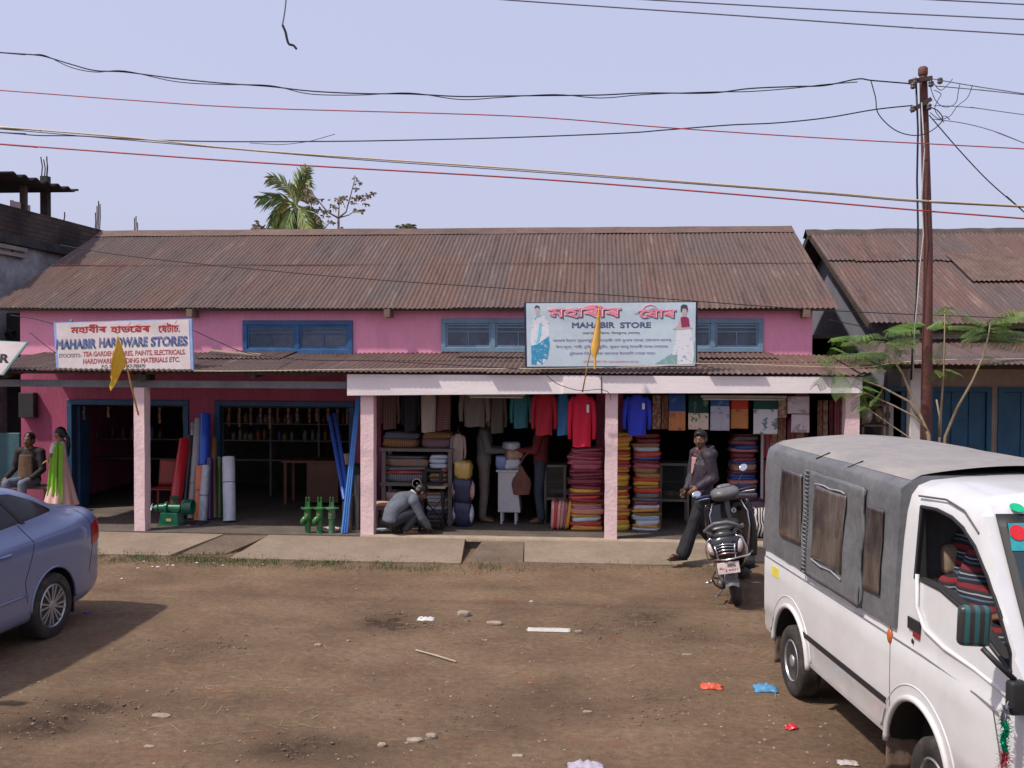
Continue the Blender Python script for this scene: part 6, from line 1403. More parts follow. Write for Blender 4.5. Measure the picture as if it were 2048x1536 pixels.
g = MB(); g.lathe([(.035,0),(.035,.04),(.085,.11),(.09,.115),(.08,.11)], (x+.06,14.2,.46), 4, 'z', rot3(0,0,45)); g.build('hopper', GR, gm); g = MB(); g.box(x-.035, x+.04, 14.094, 14.098, .22, .26); g.build('maker_plate', M('yellow paint mark', (.5,.4,.12), .6), gm)
g = MB(); p2 = PY(385, 1046, 14.3); g.grid(lambda u, v: (p2.x-.18+.36*u, 14.2+.3*v, .160+.02*abs(nz(u*4, v*4))), 10, 8); tag(g.build('dark_sheet', M('dark folded sheet', (.02,.02,.035), .5), None, mods=[mod('SOLIDIFY', thickness=.02)]), 'dark folded sheet lying on the floor at the foot of the rolls', 'sheet')
# red plastic chair behind the post
p = PY(328, 1038, 15.0); rc_ = thing('plastic_chair', 'dull red plastic chair in the dim doorway behind the first post', 'chair', (p.x, 15.0, .15)); RC = M('dull red plastic', (.25,.035,.025), .5)
g = MB(); g.box(p.x-.22, p.x+.2, 14.9, 15.3, .56, .585); g.build('seat', RC, rc_, mods=[mod('BEVEL', width=.01)]); g = MB(); g.grid(lambda u, v: (p.x-.21+.40*u, 15.3+.06*v-.04*math.cos((u-.5)*3), .60+.40*v), 10, 8); g.build('backrest', RC, rc_, smooth=True, mods=[mod('SOLIDIFY', thickness=.015)])
for dx in (-.2, .17):
    for y in (14.92, 15.26): g = MB(); g.bar((p.x+dx, y, .56), (p.x+dx*1.08, y, .152), .035, .035, up=(0,1,0)); g.build('leg', RC, rc_)
# shelves deep in the hardware shop
def shelves(x0, x1, Y, z0, zs_l, lab):
    t = thing('shop_shelves', lab, 'shelves', ((x0+x1)/2, Y+.15, .15)); g = MB(); n = max(1, round((x1-x0)/1.0))
    
    for i in range(n+1): x = x0+(x1-x0)*i/n; g = MB(); g.box(x-.015, x+.015, Y, Y+.3, .152, zs_l[-1]+.3); g.build('upright', GW, t)
    for z in zs_l: g = MB(); g.box(x0-.0, x1, Y+.002, Y+.298, z-.02, z); g.build('shelf', GW, t)
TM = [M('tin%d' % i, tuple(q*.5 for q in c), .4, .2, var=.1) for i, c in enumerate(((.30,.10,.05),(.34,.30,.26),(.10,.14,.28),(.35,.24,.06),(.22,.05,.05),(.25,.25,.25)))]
g = MB(); g.lathe([(.04,0),(.042,.005),(.042,.11),(.036,.125),(.02,.13),(.02,.15),(.0001,.152)], (0,0,0), 14, 'z'); o = g.build('tin', TM[0], smooth=True, ang=40); TIN_M = o.data; bpy.data.objects.remove(o)
def tins(x0, x1, Y, zs_l, step, lab, grp):
    for z in zs_l:
        x = x0+.06
        while x < x1-.05:
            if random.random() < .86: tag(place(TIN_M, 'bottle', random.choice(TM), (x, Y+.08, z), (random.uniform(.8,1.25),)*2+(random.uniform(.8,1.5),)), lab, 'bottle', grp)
            x += step*random.uniform(.85, 1.3)
xa, xb = PY(445, 900, 17.4).x, PY(735, 900, 17.4).x; ZS = [1.15, 1.45, 1.75, 2.05]
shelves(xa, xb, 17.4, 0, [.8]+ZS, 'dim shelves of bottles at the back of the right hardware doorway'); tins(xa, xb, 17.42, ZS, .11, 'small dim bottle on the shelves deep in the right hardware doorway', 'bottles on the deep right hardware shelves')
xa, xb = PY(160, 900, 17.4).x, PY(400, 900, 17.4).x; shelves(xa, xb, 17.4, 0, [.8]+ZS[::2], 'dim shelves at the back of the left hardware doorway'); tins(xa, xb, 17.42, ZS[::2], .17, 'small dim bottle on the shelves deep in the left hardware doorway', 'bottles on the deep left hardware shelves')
p = PY(628, 1000, 16.4); dk = thing('desk', 'brown timber desk inside the right hardware doorway', 'desk', (p.x, 16.6, .15)); DB = M('brown desk veneer', (.17,.075,.04), .5, var=.1)
g = MB(); g.box(p.x-.55, p.x+.45, 16.35, 16.95, .86, .90); g.build('desk_top', DB, dk); g = MB(); g.box(p.x-.12, p.x+.42, 16.38, 16.9, .2, .855); g.build('drawer_unit', DB, dk)
for y in (16.4, 16.85): g = MB(); g.box(p.x-.52, p.x-.47, y, y+.05, .15, .86); g.build('leg', DB, dk)
for cx_, n_, op in ((X(250), 5, 0), (X(570), 13, 1)):
    a, b, t = ops[op]
    for i in range(n_):
        x = a+.2+(b-a-.35)*i/(n_-1)+random.uniform(-.03,.03); L_ = random.uniform(.18,.34); g = MB(); g.grid(lambda u, v: (x-.02+.04*u+.03*(1-v)*nz(i, 3), YW+.14+.01*math.sin(v*9), t-.12-L_*(1-v)), 3, 14)
        o = g.build('sachet_strip', M('sachet%d' % (i % 3), ((.16,.065,.02),(.14,.09,.04),(.09,.035,.02))[i % 3], .35, var=.3, scale=20), None, mods=[mod('SOLIDIFY', thickness=.004)]); tag(o, 'narrow brown orange sachet strip hanging at the top of the %s hardware doorway' % ('left' if op == 0 else 'right'), 'sachet strip', 'sachet strips in the %s hardware doorway' % ('left' if op == 0 else 'right'))
# ------------------------------------------------------------------ signboards
def vis(s):
    """put vowel signs in the order they are seen"""
    out = []; i = 0; s = s.replace('ো', '\u09c7\u0001').replace('ৌ', '\u09c7\u0001')
    chars = list(s); res = []
    cons = lambda c: '\u0995' <= c <= '\u09b9' or c in 'ৰৱড়ঢ়য়'
    for c in chars:
        if c in ('\u09bf', '\u09c7', '\u09c8'):
            j = len(res)-1
            while j > 0 and res[j-1] == '\u09cd': j -= 2
            res.insert(max(0, j), c)
        elif c == '\u0001': res.append('\u09be')
        else: res.append(c)
    return ''.join(res).replace('\u09cd', '')
class Board:
    def __init__(s, tl, tr, br, bl, Y, lean=0.0):
        P = lambda p, top: PY(p[0], p[1], Y + (lean if top else 0))
        s.TL, s.TR, s.BR, s.BL = P(tl, 1), P(tr, 1), P(br, 0), P(bl, 0)
        s.x = ((s.TR-s.TL)+(s.BR-s.BL)).normalized(); s.y = ((s.TL-s.BL)+(s.TR-s.BR)).normalized(); s.n = s.x.cross(s.y).normalized(); s.Y = Y; s.y = s.n.cross(s.x)
        s.c = (s.TL+s.TR+s.BR+s.BL)/4
    def at(s, px, py):
        r = ray(px, py); o = Vector((0,0,CH)); t = (s.c-o).dot(s.n)/r.dot(s.n); return o+r*t
    def panel(s, nm, mt, par, inset=0, t=.03, off=0):
        cs = [s.TL, s.TR, s.BR, s.BL]; cs = [p+(s.c-p).normalized()*inset*1.2 for p in cs]; g = MB(); g.prism([p+s.n*off for p in cs], -s.n*t); return g.build(nm, mt, par)
    def words(s, body, mt, par, px0, px1, py, h=None, bold=.02, nofill=True, out=.006, nm='lettering', dx=0, dy=0):
        a, b = s.at(px0, py), s.at(px1, py); c = (a+b)/2+s.x*dx+s.y*dy
        hh = None if h is None else (s.at(px0, py)-s.at(px0, py+h)).length
        return text(body, mt, par, c, s.x, s.y, width=(b-a).length, height=hh, bold=bold, nofill=nofill, out=out, name=nm)
def ink(n, c): return M(n, c, .6, var=.04)
RED_, BLU_, BLK_, GRN_ = ink('sign red', (.42,.03,.035)), ink('sign blue', (.055,.065,.30)), ink('sign black', (.04,.045,.05)), ink('sign sea green', (.28,.48,.44))
B1 = Board((107,645), (383,637), (387,740), (113,745), 13.62, .10)
s1 = thing('hardware_signboard', 'hand painted white signboard of the hardware stores on the lower roof', 'signboard', B1.c)
fr = B1.panel('frame', M('pale blue frame', (.26,.36,.62), .6), s1, 0, .04); fc = B1.panel('face', M('soiled white sign face', (.64,.56,.55), .6, var=.06, scale=2, dirt=.25), s1, .035, .03, .004)
q = lambda cx: 90+cx/6.4
r_ = lambda cy: 620+cy/6.4
B1.words(vis('মহাবীৰ'), RED_, s1, q(330), q(790), r_(245), 19, .036); B1.words(vis('হার্ডৱেৰ'.replace('র্','')), RED_, s1, q(840), q(1350), r_(240), 18, .036); B1.words('\u09c7ষটাচ.', RED_, s1, q(1425), q(1730), r_(225), 20, .036)
g = MB(); a = B1.at(q(1068), r_(196)); g.tube([a, a+B1.x*.035+B1.y*.05], .008, 6, flat=.4); a = B1.at(q(1660), r_(175)); g.tube([a, a+B1.x*.03+B1.y*.045], .008, 6, flat=.4); g.build('lettering', RED_, s1)
for o_, mt, ou in ((1, GRN_, .005), (0, BLU_, .012)):
    for w_, a, b, y in (('MAHABIR', 150, 658, 432), ('HARDWARE', 698, 1315, 410), ('STORES', 1358, 1825, 398)): B1.words(w_, mt, s1, q(a)-o_*.5, q(b)+o_*.5, r_(y)+o_*2, 19, .030, out=ou)
B1.words('STOCKISTS:-', BLK_, s1, q(180), q(475), r_(585), 7.5, .022)
B1.words('TEA GARDEN STORES, PAINTS, ELECTRICALS.', RED_, s1, q(490), q(1800), r_(557), 12, .03); B1.words('HARDWARE, BUILDING MATERIALS ETC.', RED_, s1, q(490), q(1728), r_(652), 12, .03); B1.words('P.O. MORANHAT-785670', BLK_, s1, q(728), q(1286), r_(720), 7, .03)
g = MB()
for px in (139, 330): p = B1.at(px, 640); g.bar(p+B1.n*-.03, p+Vector((0,.5,-.5)), .04, .04); 
g.build('prop', WOOD, s1)
B2 = Board((1048,605), (1396,603), (1394,733), (1050,735), 13.55, .06)
s2 = thing('cloth_store_signboard', 'printed pale blue signboard of the cloth store with a dark frame', 'signboard', B2.c)
B2.panel('frame', M('dark sign frame', (.02,.022,.05), .5), s2, 0, .05); B2.panel('face', M('pale blue print', (.50,.60,.66), .45, var=.05, scale=1.5, dirt=.05), s2, .026, .04, .004)
q = lambda cx: 1000+cx/4.6545
r_ = lambda cy: 580+cy/4.6545
PKS, WHS = ink('sign pink', (.85,.30,.38)), ink('sign sky', (.10,.42,.62)); NV = ink('sign navy', (.03,.035,.16)); PUR = ink('sign violet', (.22,.16,.36)); GRY = ink('sign slate', (.06,.09,.12)); PNK2 = ink('sign faint pink', (.65,.28,.32))
for o_, mt, ou, bd_ in ((1, WHS, .006, .040), (0, PKS, .013, .040)):
    B2.words(vis('মহাৰীৰ'), mt, s2, q(445), q(1130), r_(205)+o_*1.2, 29, bd_, out=ou, dx=.01*o_); B2.words('\u09c7ষাৰ', mt, s2, q(1228), q(1640), r_(212)+o_*1.2, 22, bd_, out=ou, dx=.01*o_)
g = MB(); a = B2.at(q(1385), r_(150)); g.tube([B2.at(q(1330), r_(178)), B2.at(q(1350), r_(150)), B2.at(q(1400), r_(135)), B2.at(q(1445), r_(150)), B2.at(q(1460), r_(178))], .013, 6, flat=.5); g.tube([B2.at(q(1350), r_(235)), B2.at(q(1395), r_(225)), B2.at(q(1410), r_(250)), B2.at(q(1360), r_(262))], .012, 6, flat=.5); g.build('lettering', PKS, s2)
for w_, a, b in (('MAHABIR', 670, 1070), ('STORE', 1118, 1405)):
    B2.words(w_, NV, s2, q(a), q(b), r_(327), 11.6, .032)
B2.words(vis('মৰাণহাট, জিলা- ডিব্ৰুগড় (অসম)'), GRY, s2, q(770), q(1300), r_(402), 6.5, .022)
B2.words(vis('আমাৰ ইয়াত গুৱালকুছিৰ তৈয়াৰী পাট মুগাৰ যোৰা, মেখেলা-ছাদৰ,'), PUR, s2, q(490), q(1600), r_(470), 8.2, .020); B2.words(vis('উল-সূতা, শাৰী, চুৰিদাৰ ছুটিং, কুছন আৰু তৈয়াৰী সাজ-পোচাক,'), PUR, s2, q(520), q(1568), r_(530), 8.4, .020); B2.words(vis('চুইজাৰ পিচৰ পৰা কাপোৰ ইত্যাদি পোৱা যায়।'), PUR, s2, q(645), q(1445), r_(592), 8.2, .020); B2.words(vis('মোবাইল নং ৯৮৫৪৪৩১৫২৮'), PNK2, s2, q(770), q(1295), r_(664), 6.5, .026)
def poly(pts, mt, nm, par, out=.006, t=.004):
    P = [B2.at(q(x), r_(y))+B2.n*out for x, y in pts]; g = MB(); g.prism(P, -B2.n*t); return g.build(nm, mt, par)
LACE = M('printed dotted white', (.68,.68,.72), .6, scale=26, col2=(.25,.3,.5), thr=(.36,.42), var=.05); AQ = M('printed sea blue', (.03,.26,.45), .6, scale=22, col2=(.35,.5,.6), thr=(.36,.46), var=.1); PSK = ink('printed skin', (.52,.42,.42)); PHA = ink('printed hair', (.05,.06,.09)); AQ2 = ink('printed sash', (.22,.55,.72))
lady = poly([(322,236),(375,230),(425,250),(455,300),(462,440),(440,640),(395,690),(345,698),(292,690),(290,560),(284,470),(300,330)], LACE, 'printed_figure', s2)
poly([(290,520),(350,505),(455,430),(462,520),(440,645),(398,640),(395,695),(345,660),(340,698),(292,690)], AQ, 'printed_hem', lady, .0075); poly([(365,310),(388,305),(380,420),(352,510),(330,512),(352,420)], AQ2, 'printed_sash', lady, .009); poly([(318,265),(345,232),(384,232),(380,245),(345,252),(322,280)], AQ2, 'printed_sash', lady, .009)
poly([(326,165),(345,150),(368,165),(370,195),(360,218),(366,238),(345,246),(330,238),(336,215),(328,195)], PSK, 'printed_face', lady, .0075); poly([(320,175),(328,148),(346,142),(366,152),(371,178),(352,163),(335,166)], PHA, 'printed_hair', lady, .009)
lady2 = poly([(1650,365),(1690,350),(1745,352),(1780,370),(1808,600),(1790,690),(1650,690),(1652,600),(1605,605),(1635,460)], LACE, 'printed_figure', s2)
poly([(1682,255),(1700,250),(1735,250),(1755,262),(1765,340),(1690,350)], ink('printed maroon', (.30,.03,.10)), 'printed_blouse', lady2, .009); poly([(1650,330),(1680,260),(1690,350),(1785,348),(1790,358),(1690,372),(1610,366),(1612,358)], PSK, 'printed_arm', lady2, .0080); poly([(1690,175),(1735,172),(1740,215),(1722,250),(1700,248),(1688,210)], PSK, 'printed_face', lady2, .0075); poly([(1680,205),(1682,150),(1705,133),(1740,140),(1748,180),(1742,205),(1732,175),(1700,170),(1690,205)], PHA, 'printed_hair', lady2, .009)
poly([(1440,690),(1600,590),(1605,606),(1652,602),(1650,690)], M('printed sage', (.20,.36,.34), .6, scale=20, col2=(.4,.5,.48), thr=(.38,.44)), 'printed_corner', s2, .0058); poly([(1805,500),(1822,440),(1822,690),(1790,690),(1808,600)], MC['printed sage'], 'printed_corner', s2, .0058)
g = MB(); 
for px in (1075, 1370): p = B2.at(px, 612)-B2.n*.06; g.bar(p, p+Vector((0,.8,-.55)), .04, .04)
g.build('prop', WOOD, s2)
B3 = Board((-70,678), (56,684), (6,750), (-100,748), 13.4, .1)
s3 = thing('tilted_signboard', 'edge of a tilted white signboard with faded lettering at the left end', 'signboard', B3.c); B3.panel('frame', M('teal sign edge', (.20,.42,.42), .6), s3, 0, .03); B3.panel('face', MC['soiled white sign face'], s3, .02, .025, .004)
B3.words('R', BLK_, s3, 0, 20, 717, 18, .05)
# ------------------------------------------------------------------ pennants
YEL = M('yellow pennant cloth', (.72,.42,.03), .7, var=.1, scale=10, bump=.2); BAM = M('thin bamboo', (.50,.30,.09), .6, var=.15)
f1 = thing('yellow_pennant', 'yellow pennant on a thin cane leaning out from the first pink post', 'flag', PY(277,828,13.6)); g = MB(); Pt = [PY(277,830,13.6), PY(262,770,13.45), PY(250,715,13.33), PY(235,668,13.25)]; g.tube(Pt, [.012,.011,.009,.006], 8); g.build('cane', BAM, f1, smooth=True)
g = MB()
def fl(u, v):
    top, bot = PY(235,670,13.25), PY(252,728,13.33); a = top.lerp(bot, v)
    e0, e1 = PY(229,700,13.22), PY(219,784,13.30); 
    f_ = PY(231,690,13.2).lerp(PY(212+9*v,775+8*v,13.3), .12+.88*(.5+.5*v)) if u > 0 else a
    p = a.lerp(f_, u); p.y += .03*math.sin(u*7+v*3)*u; p.x += .008*math.sin(v*14)*u; return p
g.grid(fl, 18, 22); g.build('pennant', YEL, f1, smooth=True, fix=False, mods=[mod('SOLIDIFY', thickness=.005)])
f2 = thing('folded_golden_pennant', 'golden pennant hanging folded down its cane before the cloth store signboard', 'flag', PY(1166,784,13.4)); g = MB(); g.tube([PY(1165,784,13.44), PY(1176,725,13.3), PY(1188,668,13.2), PY(1198,612,13.12)], [.010,.009,.007,.005], 8); g.build('cane', BAM, f2, smooth=True)
def fl2(u, v):
    c = [(1198,612,.6),(1197,640,3.5),(1194,668,6.5),(1191,695,8.5),(1189,708,6.5),(1190,716,2.5),(1190,738,2.2)]; t = v*6; i = min(5, int(t)); f_ = t-i
    x, y, w_ = [c[i][k]+(c[i+1][k]-c[i][k])*f_ for k in range(3)]; a_ = u*2*math.pi; p = PY(x+w_*math.cos(a_)*(1+.15*math.sin(a_*3+v*6)), y, 13.12+.02); p.y += math.sin(a_)*.03; return p
g = MB(); g.grid(fl2, 18, 26, True); g.build('pennant', M('golden satin', (.72,.40,.07), .4, var=.12, scale=9, spec=.6), f2, smooth=True, fix=False)
# ------------------------------------------------------------------ pole and wires
RP_ = M('red brown painted pole', (.125,.045,.036), .65, var=.15, scale=3, bump=.2, dirt=.15); YP = 12.9
pt, pb = PY(1846,137,YP), PY(1850,1090,YP); po = thing('utility_pole', 'tall thin red brown steel utility pole behind the minivan', 'pole', (pb.x, YP, 0))
g = MB(); g.tube([(pb.x, YP, -.1), (pb.x-.005, YP, 2.2), (pb.x-.012, YP, 4.0), pt], [.070,.066,.056,.047], 20); g.lathe([(.056,-.08),(.058,-.06),(.058,0),(.04,.02),(.001,.025)], pt, 20, 'z'); g.build('shaft', RP_, po, smooth=True, ang=50)
g = MB(); g.tube([(pb.x, YP, -.1), (pb.x, YP, .9)], .095, 20); g.build('concrete_foot', CONC, po, smooth=True, ang=50)
for (x0,y0,x1,y1) in ((1818,164,1864,156),(1822,222,1862,198)): g = MB(); a, b = PY(x0,y0,YP-.08), PY(x1,y1,YP-.08); g.bar(a, b, .05, .05); o = g.build('cross_arm', DWOOD, po)
for px, py in ((1880,160),(1826,170),(1830,160),(1862,166),(1826,216),(1858,212)):
    g = MB(); c = PY(px, py, YP-.1); g.lathe([(.012,-.05),(.03,-.04),(.034,-.02),(.022,-.01),(.034,.0),(.03,.02),(.012,.03)], c, 12, 'z'); g.build('insulator', M('insulator', (.10,.08,.08) if px != 1880 else (.12,.1,.1), .3), po, smooth=True)
g = MB(); g.tube([PY(x, y, YP-.09) for x, y in ((1832,165),(1836,260),(1834,360),(1836,450),(1833,600),(1826,680),(1822,760))], .012, 6); q1 = g.build('pole_cable', BLACKM, po, smooth=True)
g = MB(); g.tube([PY(x, y, YP-.1) for x, y in ((1843,205),(1849,300),(1843,400),(1847,470),(1840,530),(1835,600),(1829,660),(1826,760))], .008, 6); g.build('pole_cable', M('white cable', (.5,.48,.46), .6), po, smooth=True)
WB = M('black wire', (.012,.014,.02), .6, var=.05); WR = M('red wire', (.40,.05,.06), .5, var=.05); WC = M('cream wire', (.55,.45,.32), .5, var=.1); WG = M('grey wire', (.16,.16,.20), .5)
def wire(pts, Y, r, mt, lab, nm='wire', sm=6, Ys=None, seg=6):
    P = [PY(x, y, (Ys[i] if Ys else Y)) for i, (x, y) in enumerate(pts)]; out = []
    if pts[0][0] <= -50: P.insert(0, P[0]+(P[0]-P[1]).normalized()*9)
    if pts[-1][0] >= 2100: P.append(P[-1]+(P[-1]-P[-2]).normalized()*9)
    for i in range(len(P)-1):
        p0 = P[max(0,i-1)]; p1 = P[i]; p2 = P[i+1]; p3 = P[min(len(P)-1, i+2)]
        for k in range(seg):
            t = k/seg; out.append(.5*((2*p1)+(p2-p0)*t+(2*p0-5*p1+4*p2-p3)*t*t+(3*p1-p0-3*p2+p3)*t**3))
    out.append(P[-1]); g = MB(); g.tube(out, r, sm); o = g.build(nm, mt, None, smooth=True, fix=False); return tag(o, lab, 'wire')
tw = [(-60,100),(0,105),(60,109),(90,113),(140,128),(190,141),(250,144),(350,157),(440,166),(540,173),(620,182),(720,187),(820,188),(920,193),(1000,192),(1110,191),(1200,190),(1290,186),(1420,186),(1500,177),(1590,173),(1650,171),(1715,158),(1745,161),(1830,168)]
wire(tw, 12.8, .0085, WB, 'upper black twisted wire running to the top cross arm of the pole')
tw2 = tw[:3]+[(x, y+(6 if i % 3 == 1 else (-2 if i % 3 == 0 else 3))) for i, (x, y) in enumerate(tw[:-2]) if i > 2]
wire(tw2, 12.79, .006, WB, 'thin strand looping loosely around the upper black wire')
wire([(-60,262),(0,265),(40,268),(80,271),(160,272),(280,279),(430,283),(620,283),(780,281),(1024,275),(1250,266),(1330,260),(1460,250),(1550,246),(1650,236),(1750,219),(1825,211)], 12.8, .008, WB, 'lower black wire running to the second cross arm of the pole')
wire([(500,286),(560,289),(610,284),(640,277),(670,268)], 12.8, .004, WB, 'short loose curl of wire on the lower black wire, left of centre', 'wire_end')
wire([(-60,176),(256,200),(512,216),(1024,232),(1330,255),(1660,277),(2110,301)], 9.5, .0055, WR, 'thin faded red wire crossing the whole sky above the cream one')
wire([(-60,249),(0,254),(256,275),(512,301),(1024,337),(1400,366),(1660,386),(1840,401),(2110,416)], 9.0, .0085, WC, 'thick cream coloured cable crossing the whole sky')
wire([(-60,256),(0,258),(300,284),(700,318),(1024,341),(1400,369),(1660,389),(1840,404),(2110,418)], 9.03, .004, WB, 'thin dark line twisted along the underside of the cream cable')
wire([(-60,283),(0,288),(512,325),(1024,355),(1400,383),(1840,421),(2110,442)], 9.0, .0075, WR, 'thick red cable just below the cream one, crossing the whole sky')
wire([(940,-6),(1100,6),(1500,33),(1800,54),(2110,73)], 8.0, .0055, WG, 'grey wire, lowest of the three in the top right sky'); wire([(1200,-6),(1700,22),(2110,42)], 8.0, .0055, WG, 'grey wire, middle one of the three in the top right sky'); wire([(1800,-4),(2110,12)], 8.0, .0055, WG, 'grey wire at the very top right corner')
wire([(573,-12),(570,20),(565,50)], 7.0, .005, WG, 'straight upper part of the cut wire hanging from the top edge', 'hanging_wire'); wire([(565,50),(571,64),(574,78),(578,88),(587,91),(593,98)], 7.0, .009, WB, 'kinked frayed end of the cut wire hanging from the top edge', 'hanging_wire')
wire([(120,490),(256,512),(494,537),(760,560),(1250,592),(1660,621),(2110,640)], 13.0, .006, WB, 'thin black wire drooping across the front of the rusty roof')
wire([(386,660),(440,685),(500,707),(620,720),(760,722),(1040,738)], 13.0, .006, WB, 'thin black wire from the hardware signboard along the lower roof')
wire([(20,630),(70,638),(107,648)], 13.0, .006, WB, 'thin black wire entering the hardware signboard from the left eave')
wire([(60,665),(90,690),(112,706)], 13.0, .005, WB, 'thin wire sagging behind the left edge of the hardware signboard')
wire([(388,742),(500,742),(700,739),(900,738),(1100,737),(1300,733),(1420,727),(1700,735),(1790,726),(1880,720),(2110,717)], 13.25, .006, WC, 'cream cord laid along the lower roof edge')
wire([(1084,740),(1100,757),(1120,770),(1160,781),(1200,779),(1218,786),(1222,800)], 13.38, .005, WB, 'thin dark cord sagging down to the middle post')
wire([(1742,162),(1751,195),(1757,228),(1790,260),(1830,271),(1862,262),(1885,240),(1876,222),(1862,215)], 12.75, .0065, WB, 'black wire making a deep loop left of the pole head')
wire([(1866,158),(1960,174),(2110,197)], 12.8, .006, WG, 'grey wire leaving the pole head to the right, uppermost one'); wire([(1872,172),(1980,182),(2110,196)], 12.85, .006, WG, 'grey wire leaving the pole head to the right, second one'); wire([(1868,211),(1950,216),(2110,238)], 12.8, .005, WG, 'grey wire leaving the second cross arm to the right'); wire([(1866,238),(1930,247),(1990,263),(2048,286),(2110,310)], 12.8, .005, WG, 'thin grey wire sagging right below the pole head')
wire([(1858,230),(1920,302),(1980,365),(2048,424),(2110,480)], 12.8, .007, WB, 'dark wire slanting down to the right from the pole')
for i, (pts) in enumerate([[(1860,170),(1868,195),(1880,210),(1895,214),(1912,205),(1917,180),(1920,168)],[(1862,160),(1880,180),(1893,172),(1905,158)],[(1945,170),(1935,195),(1915,212),(1900,232),(1880,240)],[(1860,225),(1878,238),(1890,232),(1900,240)],[(1868,180),(1882,188),(1876,200),(1870,220),(1888,245)]]):
    wire(pts, 12.7, .0045, WB, ['rounded black loop right of the top cross arm','small thin wire jumper near the insulator','long grey strand curling right of the pole head','short wire tail below the second cross arm','crooked wire strand close beside the pole head'][i], 'loose_wire')
wire([(1660,640),(1720,652),(1748,658)], 13.3, .006, WB, 'short thin wire against the blue grey gable wall')
# ------------------------------------------------------------------ vegetation
def leafmat(n, a, b_, sc_=9): 
    m = M(n, a, .65, var=.18, scale=sc_, col2=b_, thr=(.42,.6)); return m
PG1 = leafmat('palm leaf', (.085,.16,.035), (.23,.24,.065), 2); TRK = M('grey bark', (.16,.12,.09), .9, var=.25, scale=10, bump=.5)
YPM = 24.0
pm = thing('areca_palm', 'areca palm with ragged fronds rising behind the ridge', 'palm', (PY(592,460,YPM).x, YPM, 0)); b0 = PY(592,415,YPM)
g = MB(); g.tube([(b0.x+.1,YPM,0),(b0.x+.05,YPM,b0.z*.5),(b0.x,YPM,b0.z-.4),(b0.x,YPM,b0.z)], [.14,.11,.10,.08], 14); g.build('trunk', M('dark ringed palm trunk', (.055,.05,.045), .9, var=.3, scale=6), pm, smooth=True)
FR = [([(590,412),(583,375),(566,358),(536,357)], 26, 0), ([(591,410),(592,372),(602,348),(612,336)], 24, .2), ([(593,410),(600,372),(612,352),(619,362)], 20, -.5), ([(588,412),(572,400),(556,404),(542,452)], 24, .4), ([(588,408),(568,394),(548,396),(514,398)], 18, -.3), ([(588,414),(570,414),(556,436),(548,462)], 26, .6), ([(589,416),(580,424),(576,446),(568,470)], 22, -.6), ([(594,412),(612,414),(628,436),(640,462)], 26, .3), ([(594,414),(603,420),(612,446),(618,470)], 22, -.7), ([(594,404),(606,392),(614,388),(618,396)], 18, .8), ([(592,405),(598,385),(610,378),(612,384)], 16, 1.1), ([(592,414),(586,424),(584,450),(586,472)], 20, 1.0)]
for pts, ll, dy in FR:
    P = [PY(x, y, YPM+dy*i/3) for i, (x, y) in enumerate(pts)]
    def bz(t): return (1-t)**3*P[0]+3*(1-t)**2*t*P[1]+3*(1-t)*t*t*P[2]+t**3*P[3]
    g = MB(); n = 30; g.tube([bz(i/12) for i in range(13)], [.030-.022*i/12 for i in range(13)], 6)
    for i in range(n):
        t = .12+.88*i/n; p = bz(t); d = (bz(min(1, t+.03))-bz(t-.03)).normalized()
        for s_ in (-1, 1):
            side = d.cross(V(0,1,0)).normalized()*s_; L_ = (.42*math.sin(math.pi*min(1, .18+t*.78))**.6)*random.uniform(.8,1.15)
            q_ = (side*random.uniform(.42,.66)+d*.9+V(0, random.uniform(-.25,.25), -.10)).normalized(); e = p+q_*L_+V(0,0,-.10*L_/.42*random.uniform(.3,2.0)); mid = p.lerp(e, .55)+V(0,0,.03); nrm = q_.cross(V(0,1,.3)).normalized()*.017
            g.add([p-nrm*.4, p+nrm*.4, mid+nrm, mid-nrm, e], [(0,1,2,3), (3,2,4)])
    g.build('frond', PG1, pm, fix=False)
LB = leafmat('dull tree leaf', (.11,.10,.055), (.20,.13,.085), 5)
def tree(nm, lab, base, limbs, leafpx, Y, lm, r0, lsz, nleaf, cat='tree', per=None):
    t = thing(nm, lab, cat, (PY(*base, Y).x, Y, 0)); bx = PY(*base, Y); g = MB(); g.tube([(bx.x, Y, -.05), (bx.x, Y, bx.z*.6), bx], [r0*1.6, r0*1.2, r0], 10)
    g.build('trunk', TRK, t, smooth=True); 
    for pts, ra, rb in limbs:
        P = [PY(x, y, Y+.15*math.sin(i*1.7+x)) for i, (x, y) in enumerate(pts)]; g = MB(); g.tube(P, [ra+(rb-ra)*i/(len(P)-1) for i in range(len(P))], 7); g.build('branch', TRK, t, smooth=True)
    g = MB()
    for (x, y, rad, n) in leafpx:
        for _ in range(n):
            c = PY(x+random.gauss(0, rad*.5), y+random.gauss(0, rad*.4), Y+random.gauss(0,.25)); d = V(random.gauss(0,.6), random.gauss(0,.6), -random.uniform(.2,1)).normalized()
            for k in range(4):
                dd = (d+V(random.gauss(0,.6), random.gauss(0,.6), random.gauss(0,.3))).normalized(); L_ = lsz*random.uniform(.7,1.3); s_ = dd.cross(V(random.random(),1,.2)).normalized()*L_*.20; e = c+dd*L_; mid = c.lerp(e,.5)
                g.add([c, mid+s_, e, mid-s_], [(0,1,2,3)])
    g.build('crown', lm, t, fix=False); return t
